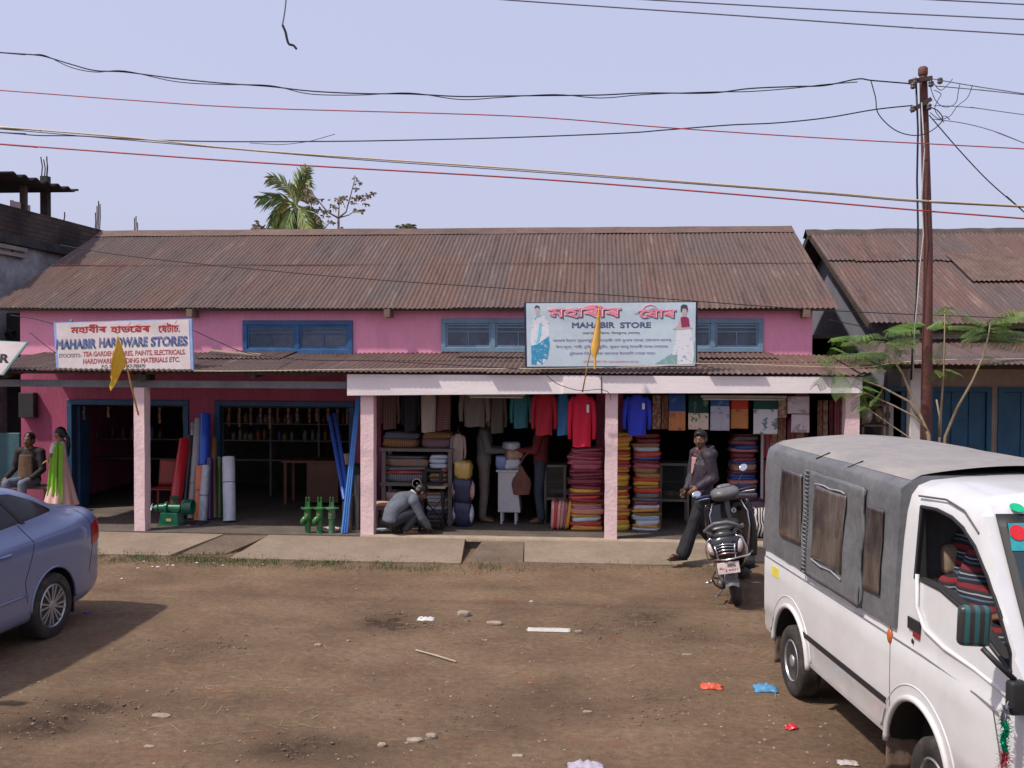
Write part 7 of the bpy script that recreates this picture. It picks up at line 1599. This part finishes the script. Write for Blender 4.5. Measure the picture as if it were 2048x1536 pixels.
tree('thin_tree', 'thin tree with sparse brownish leaf clusters right of the palm', (677,436), [([(677,436),(655,424),(632,396),(612,372)], .022, .010), ([(677,436),(692,424),(702,388),(711,353)], .022,.008), ([(677,436),(678,415),(678,398)], .018,.01), ([(677,436),(698,430),(712,420)], .016,.008), ([(700,398),(722,395),(742,388)], .012,.006), ([(648,458),(660,444),(664,440)], .012,.008), ([(690,415),(684,400)], .009,.006)],
 [(612,380,8,8),(620,396,12,12),(634,400,10,10),(640,420,9,8),(622,410,8,7),(655,424,10,9),(668,412,9,8),(678,398,12,14),(690,394,10,9),(706,400,9,8),(716,392,10,9),(728,396,9,8),(737,392,8,7),(744,386,6,4),(712,376,5,4),(718,366,5,4),(711,356,4,4),(712,420,9,8),(722,422,7,5),(664,440,8,5),(682,455,8,5),(637,432,6,4),(735,406,5,3),(641,440,5,3)], 22.5, LB, .028, .085, 1)
tree('low_tree', 'small leafy tree top peeping over the ridge left of the palm', (516,462), [([(516,462),(514,452)], .03,.02), ([(516,462),(526,455),(530,450)], .03,.015)], [(514,452,9,14),(520,458,9,10),(532,459,7,6)], 22.5, LB, .04, .15, 1)
tree('low_tree', 'small leafy tree top peeping over the ridge right of centre', (812,460), [([(812,460),(812,452)], .03,.02)], [(806,454,10,12),(816,452,10,14),(824,456,7,8)], 22.5, leafmat('green tree leaf', (.09,.12,.05), (.13,.10,.06), 5), .04, .14, 1)
tree('dark_bush', 'dark bush in the gap under the left end of the eave', (14,720), [([(14,720),(12,700)], .03,.02)], [(10,665,26,60),(20,690,24,50),(8,700,24,40)], 17.5, leafmat('dark leaf', (.02,.03,.015), (.03,.035,.02), 5), .04, .16, 1)
# feathery sapling in front of the pole
YS = 12.35
sp_ = thing('feathery_sapling', 'sapling with green feathery leaves and bare forked stems behind the minivan', 'sapling', (PY(1868,1090,YS).x, YS, 0))
SB = M('pale sapling bark', (.27,.21,.13), .85, var=.15, scale=12); b_ = PY(1872,1120,YS)
def c4(cx, cy): return (1660+cx/5.121, 600+cy/5.121)
ST_ = [([(1100,1700),(1010,1380),(880,1080),(740,750),(620,570)], .026,.010), ([(1100,1700),(985,1330),(900,1200),(810,1040),(530,890),(250,790),(20,720)], .022,.006), ([(985,1330),(880,1200),(650,1080),(380,960),(230,860)], .014,.005), ([(1120,1700),(1180,1400),(1300,1110),(1460,830),(1560,600),(1620,380),(1640,250)], .022,.007), ([(1110,1700),(1125,1400),(1140,1100),(1165,750),(1175,300),(1175,90)], .018,.005), ([(1120,1400),(1125,1200),(1090,1020)], .014,.010), ([(1050,1750),(860,1440),(550,1230),(400,1120)], .012,.005)]
for pts, ra, rb in ST_:
    P = [PY(*c4(*p), YS+.12*math.sin(i*1.3+pts[-1][0])) for i, p in enumerate(pts)]; P[0].z = max(P[0].z, -.05)
    if pts[0][1] >= 1690: P = [V(b_.x+random.uniform(-.03,.03), YS, -.03)] + P[1:]
    g = MB(); g.tube(P, [ra+(rb-ra)*i/(len(P)-1) for i in range(len(P))], 8); g.build('stem', SB, sp_, smooth=True)
FG1 = leafmat('feathery leaf', (.085,.15,.05), (.16,.25,.05), 6); FG2 = leafmat('fresh feathery leaf', (.17,.30,.04), (.10,.20,.05), 6)
LV = [((620,570),(560,520),(60,575),.0),((620,570),(480,480),(240,560),.3),((560,500),(600,480),(760,520),.2),((540,460),(700,370),(900,400),.1),((500,400),(560,300),(300,380),-.2),((440,380),(250,340),(0,400),.2),((540,330),(700,230),(925,225),.3),((560,340),(700,300),(930,310),-.2),((60,700),(0,640),(-120,560),.1),((20,720),(-60,740),(-150,880),.2),((80,720),(110,780),(120,1000),.0),((0,500),(60,470),(100,520),.2),((600,600),(720,580),(700,640),.3),
 ((1640,260),(1500,220),(1360,130),.1),((1640,260),(1760,180),(1960,110),.2),((1600,300),(1420,250),(1190,270),-.1),((1620,350),(1500,360),(1340,420),.1),((1625,350),(1780,380),(2000,400),.2),((1630,300),(1740,260),(1830,290),.0),((1600,310),(1500,300),(1400,330),.3),((1640,230),(1820,150),(2060,190),-.3),((1640,400),(1800,390),(2100,470),.3),((1175,300),(1130,230),(1130,200),.1),((1170,160),(1230,110),(1160,60),.0),((1170,720),(1220,690),(1310,760),.1),((1165,760),(1100,700),(1060,740),-.1),((1175,420),(1090,480),(1050,620),.1),
 ((380,960),(300,900),(290,1120),.1),((300,900),(400,850),(480,950),.1),((530,930),(480,1000),(400,1050),.0),((400,1120),(340,1060),(270,1140),.1),((250,790),(330,800),(430,770),.2),((640,640),(560,680),(470,660),.1),((1560,600),(1600,560),(1680,600),.2),((600,560),(420,560),(180,640),.25),((560,430),(360,400),(120,440),.1),((600,480),(700,430),(880,470),-.1),((300,560),(160,520),(-40,600),.2),((1620,330),(1760,300),(1980,330),.1),((1640,240),(1700,120),(1900,100),-.1)]
for k, (a, m_, b, dy) in enumerate(LV):
    P = [PY(*c4(*a), YS), PY(*c4(*m_), YS+dy*.6), PY(*c4(*b), YS+dy*1.2)]
    def bz2(t): return (1-t)**2*P[0]+2*(1-t)*t*P[1]+t*t*P[2]
    g = MB(); g.tube([bz2(i/8) for i in range(9)], [.004]*5+[.003]*4, 5)
    L_ = (P[0]-P[2]).length; n = max(6, int(L_/.032))
    for i in range(n):
        t = .12+.88*i/n; p = bz2(t); d = (bz2(min(1,t+.02))-bz2(t-.02)).normalized(); pl_ = .165*math.sin(math.pi*min(1,.25+t*.7))**.5
        for s_ in (-1, 1):
            sd = d.cross(V(0,.35,1)).normalized()*s_; q_ = (sd*.9+d*.35+V(0,random.uniform(-.25,.25),-.55)).normalized()
            for j in range(9):
                c = p+q_*pl_*(j+1)/9+V(0,0,-.018*(j/9)**2)
                for s2_ in (-1, 1):
                    lf = (d*s2_*.9+q_*.4+V(0,0,-.1)).normalized()*.017; w_ = q_*.0042
                    g.add([c-w_, c+w_, c+lf+w_*.7, c+lf-w_*.7], [(0,1,2,3)])
    g.build('leaf', FG2 if k in (4,5,6,13,14,19,22,23,24,25,10,11,28) else FG1, sp_, fix=False)
# grass along the pavement edge
g = MB()
def blade(x, y, z, h, w_):
    a_ = random.uniform(0, 6.28); lx_, ly_ = random.gauss(0,.35)*h, random.gauss(0,.35)*h; dx_, dy_ = math.cos(a_)*w_, math.sin(a_)*w_
    g.add([(x-dx_,y-dy_,z),(x+dx_,y+dy_,z),(x+lx_*.5+dx_*.7,y+ly_*.5+dy_*.7,z+h*.6),(x+lx_*.5-dx_*.7,y+ly_*.5-dy_*.7,z+h*.6),(x+lx_,y+ly_,z+h)], [(0,1,2,3),(3,2,4)])
for i in range(22000):
    px = random.uniform(150, 1500); 
    dens = 1.0 if px < 560 else (.85 if px < 820 else (.35 if px < 1000 else .10))
    pyc = 1108+ (px-150)*.030 if px < 900 else 1131; py = pyc+random.gauss(5, 6)+2*nz(px*.03, 1)
    if random.random() > dens*(.55+.9*nz(px*.02, py*.08, 4)): continue
    p = PZ(px, py); h = random.uniform(.015, .055)
    if p.y > 12.95: continue
    blade(p.x, p.y, gz(p.x, p.y)-.004+(0.02 if p.y > 12.68 else 0), h, .004)
o = g.build('grass', leafmat('short dusty grass', (.085,.12,.035), (.20,.17,.085), 4), None, fix=False); tag(o, 'short dusty green grass along the front edge of the concrete pavement', 'grass', kind='stuff')
# straw and crumbs of earth
g = MB()
for i in range(420):
    px, py = random.choice([(780,1240),(900,1240),(1250,1240),(700,1270),(400,1340),(520,1400),(1100,1290),(1500,1330),(1350,1210)]); px += random.gauss(0, 150); py += random.gauss(0, 45)
    if py < 1140 or py > 1530: continue
    p = PZ(px, py); a_ = random.gauss(0, .7); L_ = random.uniform(.04,.20); d = V(math.cos(a_), math.sin(a_), 0); c = d.cross(V(0,0,1))*.0016
    z = max(gz(p.x, p.y), gz(p.x+d.x*L_, p.y+d.y*L_))+.006; b2 = c*random.uniform(-8, 8); q0 = V(p.x, p.y, z); q1 = q0+d*L_*.5+b2; q2 = q0+d*L_
    g.add([q0-c, q0+c, q1+c, q1-c], [(0,1,2,3)]); g.add([q1-c, q1+c, q2+c, q2-c], [(0,1,2,3)])
tag(g.build('straw', M('dry straw', (.40,.29,.16), .8, var=.2), None, fix=False), 'thin dry straw bits scattered over the trodden dirt', 'straw', kind='stuff')
g = MB(); random.seed(11)
for i in range(2200):
    if i % 2: 
        cx, cy, rx, ry, s_ = random.choice(MUDW); x, y = random.gauss(cx, rx*.7), random.gauss(cy, ry*.7); r = random.uniform(.004, .014)
    else: p = PZ(random.uniform(-50, 1800), random.uniform(1140, 1540)); x, y = p.x, p.y; r = random.uniform(.002, .007)
    if not (3.7 < y < 12.6): continue
    n0 = len(g.v); g.ball((x, y, gz(x, y)+r*.15), (r*random.uniform(.8,1.5), r*random.uniform(.8,1.4), r*random.uniform(.4,.8)), 6)
    for k in range(n0, len(g.v)): v = g.v[k]; g.v[k] = (v[0]+random.uniform(-.2,.2)*r, v[1]+random.uniform(-.2,.2)*r, v[2]+random.uniform(-.15,.15)*r)
tag(g.build('earth_crumbs', M('earth crumb', (.20,.135,.090), .95, var=.3, scale=20, col2=(.12,.08,.056)), None, fix=False), 'small crumbs of brown earth scattered over the yard', 'earth', kind='stuff')
g = MB()
for i in range(300):
    p = PZ(random.uniform(0, 1700), 1150+380*random.random()**.8); x, y = p.x, p.y; r = random.uniform(.003, .012)
    n0 = len(g.v); g.ball((x, y, gz(x, y)+r*.1), (r*random.uniform(.9,1.9), r*random.uniform(.8,1.3), r*.5), 6, rot3(0,0,random.uniform(0,180)))
    for k in range(n0, len(g.v)): v = g.v[k]; g.v[k] = (v[0]+random.uniform(-.2,.2)*r, v[1]+random.uniform(-.2,.2)*r, v[2])
tag(g.build('gravel', M('pale gravel', (.33,.26,.19), .9, var=.25, scale=12), None, fix=False), 'pale pebbles and scraps trodden into the dirt', 'gravel', kind='stuff')
STN = M('pale dusty stone', (.33,.265,.20), .95, var=.2, scale=14, bump=.5, bscale=60)
for i, (px, py, sx, sy, sz, lab) in enumerate(((928,1232,.085,.05,.05,'angular grey clod lying between the mud patches'),(988,1249,.10,.06,.03,'flat tan stone right of the grey clod'),(1157,1264,.045,.03,.02,'small pale stone at the right end of the white slab'),(636,1292,.04,.03,.015,'small pale stone left of the thin stick'),(830,1480,.075,.04,.02,'oblong pale stone in the lower middle of the yard'),(862,1473,.05,.04,.025,'rounded pale stone touching the oblong one'),(764,1492,.035,.03,.02,'small pale stone left of the oblong one'),(322,1430,.09,.05,.012,'broad pale patch of broken cement at lower left'),(298,1494,.045,.025,.012,'small white flake below the broken cement patch'),(696,1285,.022,.018,.015,'tiny pale pebble right of the small stone'),(970,1284,.035,.015,.012,'short white chip above the lower yard'),(1035,1509,.05,.025,.012,'pale flat flake left of the purple rag'),(1175,1425,.045,.02,.010,'white shiny flake in the right half of the yard'),(1375,1308,.06,.025,.01,'pale scrap well left of the rear wheel'))):
    p = PZ(px, py); g = MB(); superbox(g, e=.7, nu=18, nv=8, wob=.35, seed=i*3.1)
    o = g.build('stone', STN, None, smooth=True, fix=False)
    for v in o.data.vertices: v.co = Vector((p.x+v.co.x*sx*1.6, p.y+v.co.y*sy*1.6, gz(p.x, p.y)+sz*.35+v.co.z*sz*1.6))
    tag(o, lab, 'stone')
def scrap(px, py, w_, d, h, mt, lab, nm, cat, seed=0, n=14):
    p = PZ(px, py); g = MB(); z0 = gz(p.x, p.y)+.006
    g.grid(lambda u, v: (p.x+(u-.5)*w_+.02*nz(u*4+seed, v*4), p.y+(v-.5)*d+.02*nz(u*4, v*4+seed, 3), z0+h*(.25+abs(nz(u*6+seed, v*6, seed))*1.3)*min(1,4*u*(1-u))**.5*min(1,4*v*(1-v))**.5*.6), n, n)
    return tag(g.build(nm, mt, None, smooth=True, fix=False, mods=[mod('SOLIDIFY', thickness=.003)]), lab, cat)
scrap(852, 1237, .17, .12, .05, M('white plastic scrap', (.65,.62,.60), .4), 'crumpled white plastic scrap by the central mud patch', 'plastic_scrap', 'litter', 2)
scrap(1098, 1259, .42, .14, .012, M('white board scrap', (.52,.49,.44), .7, var=.1), 'flat white broken board piece right of centre', 'board_piece', 'litter', 5)
scrap(1422, 1376, .17, .13, .07, M('orange wrapper', (.62,.10,.05), .35, col2=(.6,.35,.3), thr=(.36,.42), scale=14), 'crumpled orange red wrapper left of the blue bag', 'wrapper', 'litter', 7)
scrap(1530, 1379, .18, .17, .10, M('blue thin plastic', (.10,.28,.48), .3, var=.15), 'crumpled blue plastic bag near the rear wheel of the minivan', 'plastic_bag', 'litter', 9)
scrap(1582, 1456, .09, .08, .06, M('red white wrapper', (.50,.02,.03), .35, col2=(.5,.5,.5), thr=(.38,.42), scale=22), 'small red wrapper below the blue bag', 'wrapper', 'litter', 12)
scrap(1696, 1528, .13, .08, .03, M('clear wrapper', (.45,.40,.38), .3, col2=(.5,.2,.08), thr=(.36,.42), scale=18), 'crumpled clear wrapper at the shadow edge of the minivan', 'wrapper', 'litter', 14)
scrap(1172, 1533, .24, .14, .10, M('pale purple rag', (.42,.38,.46), .8), 'pale purple rag at the bottom edge of the view', 'rag', 'litter', 17)
scrap(1036, 1119, .12, .06, .05, DWOOD, 'dark scrap on the worn gap in the pavement', 'dark_scrap', 'litter', 19)
scrap(62+110, 1228, .05, .04, .02, M('violet scrap', (.12,.08,.5), .5), 'tiny violet scrap in the shadow behind the blue car', 'litter_scrap', 'litter', 21)
for i, (px, py) in enumerate(((288,1124),(276,1137),(305,1135),(316,1135),(336,1132),(346,1132),(395,1126),(428,1127),(446,1132),(526,1130),(244,1158),(1063,1204))):
    scrap(px, py, random.uniform(.02,.045), .03, .02, MC['white plastic scrap'], 'tiny white scrap among those strewn before the left pavement' if px < 1000 else 'tiny white scrap alone in the middle of the yard', 'paper_scrap', 'litter', i*3.3, 5)['group'] = 'tiny white scraps'
g = MB(); a, b = PZ(832,1303), PZ(912,1326); a.z = gz(a.x,a.y)+.014; b.z = gz(b.x,b.y)+.014; g.tube([a, a.lerp(b,.5)+V(0,0,.004), b], .008, 6); tag(g.build('stick', M('bleached stick', (.42,.36,.26), .8), None), 'thin bleached stick lying in the middle of the yard', 'stick')
# ------------------------------------------------------------------ scooter, seen from behind, leaning on its side stand
rd = ray(1478, 1217); hd = math.atan2(rd.x, rd.y)      # heading along the line of sight
SO = PZ(1478, 1214); BK = M('gloss black scooter paint', (.012,.012,.014), .18, var=.05, coat=.8); GP = M('grey scooter plastic', (.13,.125,.13), .42, var=.08); MB_ = M('matt black plastic', (.02,.02,.022), .6)
scoot = thing('scooter', 'black gearless scooter parked on its side stand with its number plate toward us', 'scooter', (SO.x, SO.y+.05, gz(SO.x, SO.y)), None, None, True)
scoot.scale = (1.07,)*3; scoot.rotation_euler = Euler((0, R(-11), -hd-R(2)), 'XYZ')
def sw(cx, cz_=None):
    return None
# local: x right, y forward, z up, rear wheel contact at origin
def swheel(y, par_, x=0):
    wt = thing('wheel', None, None, local=True); wt.parent = scoot
    g = MB(); g.lathe([(.125,-.035),(.15,-.045),(.19,-.044),(.21,-.022),(.213,0),(.21,.022),(.19,.044),(.15,.045),(.125,.035)], (x, y, .213), 40, 'x'); g.build('tyre', TYRE, wt, smooth=True, ang=60)
    g = MB(); g.lathe([(.127,-.034),(.127,.034),(.11,.028),(.10,0),(.11,-.028),(.127,-.034)], (x, y, .213), 30, 'x'); g.lathe([(.04,-.05),(.045,0),(.04,.05)], (x, y, .213), 16, 'x')
    for i in range(5): a_ = i*2*math.pi/5; g.bar((x, y, .213), (x, y+math.cos(a_)*.115, .213+math.sin(a_)*.115), .03, .03, up=(1,0,0))
    g.build('rim', SILV, wt)
swheel(0, scoot); swheel(1.24, scoot)
# rear body shell: sections from tail to seat front: y, half width, z low, z high
g = MB(); S_ = [(-.30,.085,.60,.67),(-.285,.12,.555,.715),(-.25,.155,.50,.745),(-.18,.178,.44,.765),(-.05,.190,.38,.775),(.10,.190,.34,.77),(.25,.18,.31,.75),(.38,.16,.29,.72),(.48,.13,.28,.68),(.52,.10,.29,.62)]
def ell(w_, z0, z1, k=2.6, n=20):
    out = []
    for i in range(n+1):
        a_ = -math.pi/2+math.pi*i/n; c, s_ = math.cos(a_), math.sin(a_); out.append((w_*abs(c)**(2/k), (z0+z1)/2+(z1-z0)/2*math.copysign(abs(s_)**(2/k), s_)))
    return out
def loft_y(g, secs):
    ring = []
    for y, p in secs: ring.append([(x, y, z) for x, z in p]+[(-x, y, z) for x, z in p[-2:0:-1]])
    k = len(ring[0]); vs = [q for r in ring for q in r]
    g.add(vs, [(i*k+j, i*k+(j+1)%k, (i+1)*k+(j+1)%k, (i+1)*k+j) for i in range(len(ring)-1) for j in range(k)]+[tuple(range(k)), tuple(range((len(ring)-1)*k+k-1, (len(ring)-1)*k-1, -1))])
loft_y(g, [(y, ell(w_, a, b)) for y, w_, a, b in S_]); g.build('rear_body', BK, scoot, smooth=True, ang=60)
g = MB(); loft_y(g, [(y, ell(w_, a, b, 2.4)) for y, w_, a, b in ((-.20,.09,.775,.80),(-.16,.125,.755,.835),(-.05,.145,.755,.845),(.15,.145,.75,.835),(.35,.13,.735,.815),(.5,.10,.70,.785),(.54,.06,.69,.74))]); g.build('seat', M('black vinyl', (.018,.018,.019), .35), scoot, smooth=True, ang=60)
g = MB(); g.tube([(-.175,.10,.765),(-.185,-.05,.775),(-.17,-.18,.79),(-.12,-.255,.835),(-.06,-.275,.865),(.06,-.275,.865),(.12,-.255,.835),(.17,-.18,.79),(.185,-.05,.775),(.175,.10,.765)], .019, 12); g.tube([(-.15,-.21,.80),(-.09,-.23,.74)], .017, 8); g.tube([(.15,-.21,.80),(.09,-.23,.74)], .017, 8); g.build('grab_rail', GP, scoot, smooth=True)
g = MB(); g.ball((0,-.225,.745), (.10,.05,.045), 16); g.build('tail_cap', M('dark grey cap', (.06,.06,.065), .3), scoot, smooth=True)
RL = M('red tail lens', (.45,.01,.02), .15, var=.1)
g = MB(); g.grid(lambda u, v: ((u-.5)*.21*(1-.15*v), -.302+.03*(2*u-1)**2+.055*v, .565+.105*v), 14, 8); g.build('tail_lamp', RL, scoot, smooth=True, fix=False, mods=[mod('SOLIDIFY', thickness=.012)])
for s_ in (-1, 1):
    g = MB(); g.ball((s_*.135,-.245,.625), (.036,.04,.068), 14, rot3(-20, s_*12, 0)); g.build('turn_signal', M('clear signal lens', (.55,.48,.46), .12), scoot, smooth=True)
    g = MB(); g.ball((s_*.135,-.268,.605), (.018,.024,.022), 10); g.build('signal_bulb', M('amber bulb', (.7,.35,.18), .3), scoot, smooth=True)
# chrome guard
g = MB(); g.tube([(-.19,-.22,.52),(0,-.335,.515),(.21,-.30,.53),(.24,-.16,.545)], .009, 8)
for s_ in (-1, 1): g.tube([(s_*.185,-.24,.52),(s_*.192,-.235,.62),(s_*.165,-.22,.70),(s_*.12,-.24,.725)], .009, 8); g.tube([(s_*.085,-.31,.52),(s_*.085,-.315,.60),(s_*.10,-.30,.66)], .007, 8)
for z in (.575, .605, .635, .66): g.tube([(-.10,-.30,z-.012),(-.03,-.325,z+.006),(.03,-.325,z+.006),(.10,-.30,z-.012)], .005, 6)
g.build('chrome_guard', CHROME, scoot, smooth=True)
g = MB(); Mq = Matrix.Translation((-.0,-.315,.435)) @ Euler((R(-8),0,0)).to_matrix().to_4x4(); g.box(-.105,.105,-.004,.004,-.055,.055, Mq); np_ = g.build('number_plate', M('white number plate', (.75,.62,.60), .5), scoot, mods=[mod('BEVEL', width=.003)])
nv = Euler((R(-8),0,0)).to_matrix(); ud = nv @ V(0,0,1)
INK = ink('plate ink', (.10,.05,.06)); INR = ink('plate red ink', (.55,.10,.10))
text('AS06', INK, np_, V(.03,-.320,.458), (1,0,0), ud, width=.085, height=.024, bold=.04, nofill=True, out=.003); text('J 6621', INR, np_, V(.025,-.320,.412), (1,0,0), ud, width=.12, height=.026, bold=.04, nofill=True, out=.003)
g = MB(); g.prism([V(-.09,-.3215,.428), V(-.045,-.3215,.428), V(-.035,-.3215,.434), V(-.08,-.3215,.436), V(-.06,-.3215,.455), V(-.085,-.3215,.440)], (0,.002,0)); g.build('plate_mark', INR, np_)
g = MB(); g.grid(lambda u, v: ((u-.5)*.13, -.30+.10*v-.05*(1-abs(2*u-1)**2)*0, .26+.16*v-.03*(2*u-1)**2), 8, 6); g.ball((0,-.235,.32), (.065,.04,.07), 12); g.build('rear_mudguard', GP, scoot, smooth=True, mods=[])
g = MB(); g.box(-.02,.02,-.02,.3,.30,.42); g.ball((-.09,.12,.26), (.07,.20,.09), 14); g.tube([(-.10,-.05,.24),(-.13,-.02,.22)], .05, 10); g.build('engine', M('dull engine metal', (.09,.085,.08), .5, .4, var=.2, scale=12), scoot, smooth=True)
g = MB(); g.tube([(.13,-.20,.36),(.135,-.12,.34),(.135,.12,.27),(.12,.25,.24)], [.045,.052,.052,.03], 14); g.build('exhaust', M('black exhaust', (.03,.03,.03), .4), scoot, smooth=True)
g = MB(); g.tube([(.19,-.18,.42),(.19,.05,.34)], .05, 12, flat=.25); g.build('heat_shield', MB_, scoot, smooth=True)
g = MB(); loft_y(g, [(y, ell(w_, a, b, 4)) for y, w_, a, b in ((.45,.17,.24,.29),(.7,.20,.235,.285),(.98,.19,.24,.30))]); g.build('floorboard', MB_, scoot, smooth=True, ang=40)
def apron(u, v):
    x = (u-.5)*2; w_ = .15+.10*math.sin(math.pi*(.15+.6*v)); z = .30+.60*v; y = .97+.045*v - .05*(1-x*x)*(-1) ; return (x*w_, y-.07*abs(x)**2, z)
g = MB(); g.grid(apron, 20, 20); g.build('leg_shield', BK, scoot, smooth=True, fix=False, mods=[mod('SOLIDIFY', thickness=.03)])
g = MB(); g.tube([(-.10,.93,.30),(-.155,.935,.45),(-.20,.945,.62),(-.205,.955,.78),(-.15,.98,.90)], .008, 8); g.tube([(.10,.93,.30),(.155,.935,.45),(.20,.945,.62),(.205,.955,.78),(.15,.98,.90)], .010, 8); g.build('shield_trim', CHROME, scoot, smooth=True)
g = MB(); g.tube([(-.13,.92,.30),(-.15,.90,.60)], .01, 6); g.build('cable', M('brown cable', (.25,.12,.05), .6), scoot)
g = MB(); q_ = Euler((R(70),0,0)).to_matrix(); g.lathe([(.028,0),(.028,.005),(.0001,.006)], (.06,.985,.80), 18, 'y', None); o = g.build('round_sticker', M('white sticker', (.6,.6,.58), .5), scoot)
g = MB(); g.box(.055,.066,.977,.981,.785,.815); g.build('sticker_mark', INK, o)
g = MB(); g.tube([(.0,.98,.95),(.0,1.15,.45),(0,1.22,.25)], .03, 10); g.tube([(-.07,1.2,.45),(-.07,1.24,.213)], .02, 8); g.tube([(.07,1.2,.45),(.07,1.24,.213)], .02, 8); g.build('fork', GP, scoot, smooth=True)
g = MB(); g.grid(lambda u, v: ((u-.5)*.13, 1.24+.25*math.cos(R(20+130*v)), .213+.25*math.sin(R(20+130*v))-.03*(2*u-1)**2), 8, 16); g.build('front_mudguard', BK, scoot, smooth=True, fix=False, mods=[mod('SOLIDIFY', thickness=.008)])
# handlebar turned to the left
hb = thing('handlebar', None, None, (0,.97,.98), (R(-12),0,R(24)), None, True); hb.parent = scoot
g = MB(); loft_y(g, [(y, ell(w_, a, b, 2.3)) for y, w_, a, b in ((-.13,.08,-.03,.02),(-.10,.13,-.05,.055),(-.02,.165,-.065,.10),(.06,.15,-.06,.10),(.12,.10,-.03,.06),(.15,.05,0,.04))]); g.build('handlebar_cowl', GP, hb, smooth=True, ang=60)
g = MB(); g.ball((0,-.03,.092), (.085,.045,.022), 16, rot3(25)); g.build('instrument_glass', M('instrument glass', (.16,.15,.17), .15), hb, smooth=True)
for s_ in (-1, 1):
    g = MB(); g.tube([(s_*.14,0,.01),(s_*.22,-.02,.02),(s_*.35,-.06,.015)], [.02,.017,.018], 12); g.build('grip', MB_ if s_ > 0 else M('blue black grip', (.02,.03,.08), .5), hb, smooth=True)
    g = MB(); g.tube([(s_*.17,.035,.0),(s_*.25,.04,.0),(s_*.34,.0,-.01)], .007, 6); g.build('brake_lever', CHROME, hb)
    g = MB(); top = V(s_*.27,.02,.20) if s_ > 0 else V(-.31,.0,.06); g.tube([(s_*.14,.03,.05), V(s_*.20,.03,.12) if s_ > 0 else V(-.22,.0,.09), top], .006, 6); st_ = g.build('mirror_stem', MB_, hb, smooth=True)
    g = MB(); g.ball(top+V(s_*.01,-.01,.05 if s_ > 0 else .0), (.06,.018,.042), 16, rot3(0, -25 if s_ > 0 else -15, 0)); g.build('mirror_shell', MB_, st_, smooth=True); g = MB(); g.ball(top+V(s_*.01,-.026,.05 if s_ > 0 else .0), (.053,.006,.037), 16, rot3(0, -25 if s_ > 0 else -15, 0)); g.build('mirror_glass', CHROME, st_, smooth=True)
g = MB(); g.tube([(-.06,.42,.26),(-.16,.36,.10),(-.21,.33,.045)], .010, 8); g.tube([(-.21,.33,.045),(-.24,.30,.045)], .012, 6); g.build('side_stand', STEEL, scoot, smooth=True)
g = MB(); g.tube([(-.14,.05,.27),(-.20,.0,.30),(-.21,-.12,.28)], .010, 8); g.tube([(-.21,-.12,.28),(-.27,-.13,.28)], .011, 8); g.build('kick_start', CHROME, scoot, smooth=True)
g = MB(); g.tube([(-.16,-.02,.36),(-.20,-.06,.30),(-.19,.02,.22),(-.15,.10,.16)], .008, 6); g.build('sari_guard', MB_, scoot)
g = MB(); g.tube([(.21,-.10,.40),(.24,.0,.36),(.25,.12,.33)], .012, 8); g.build('foot_peg', STEEL, scoot)
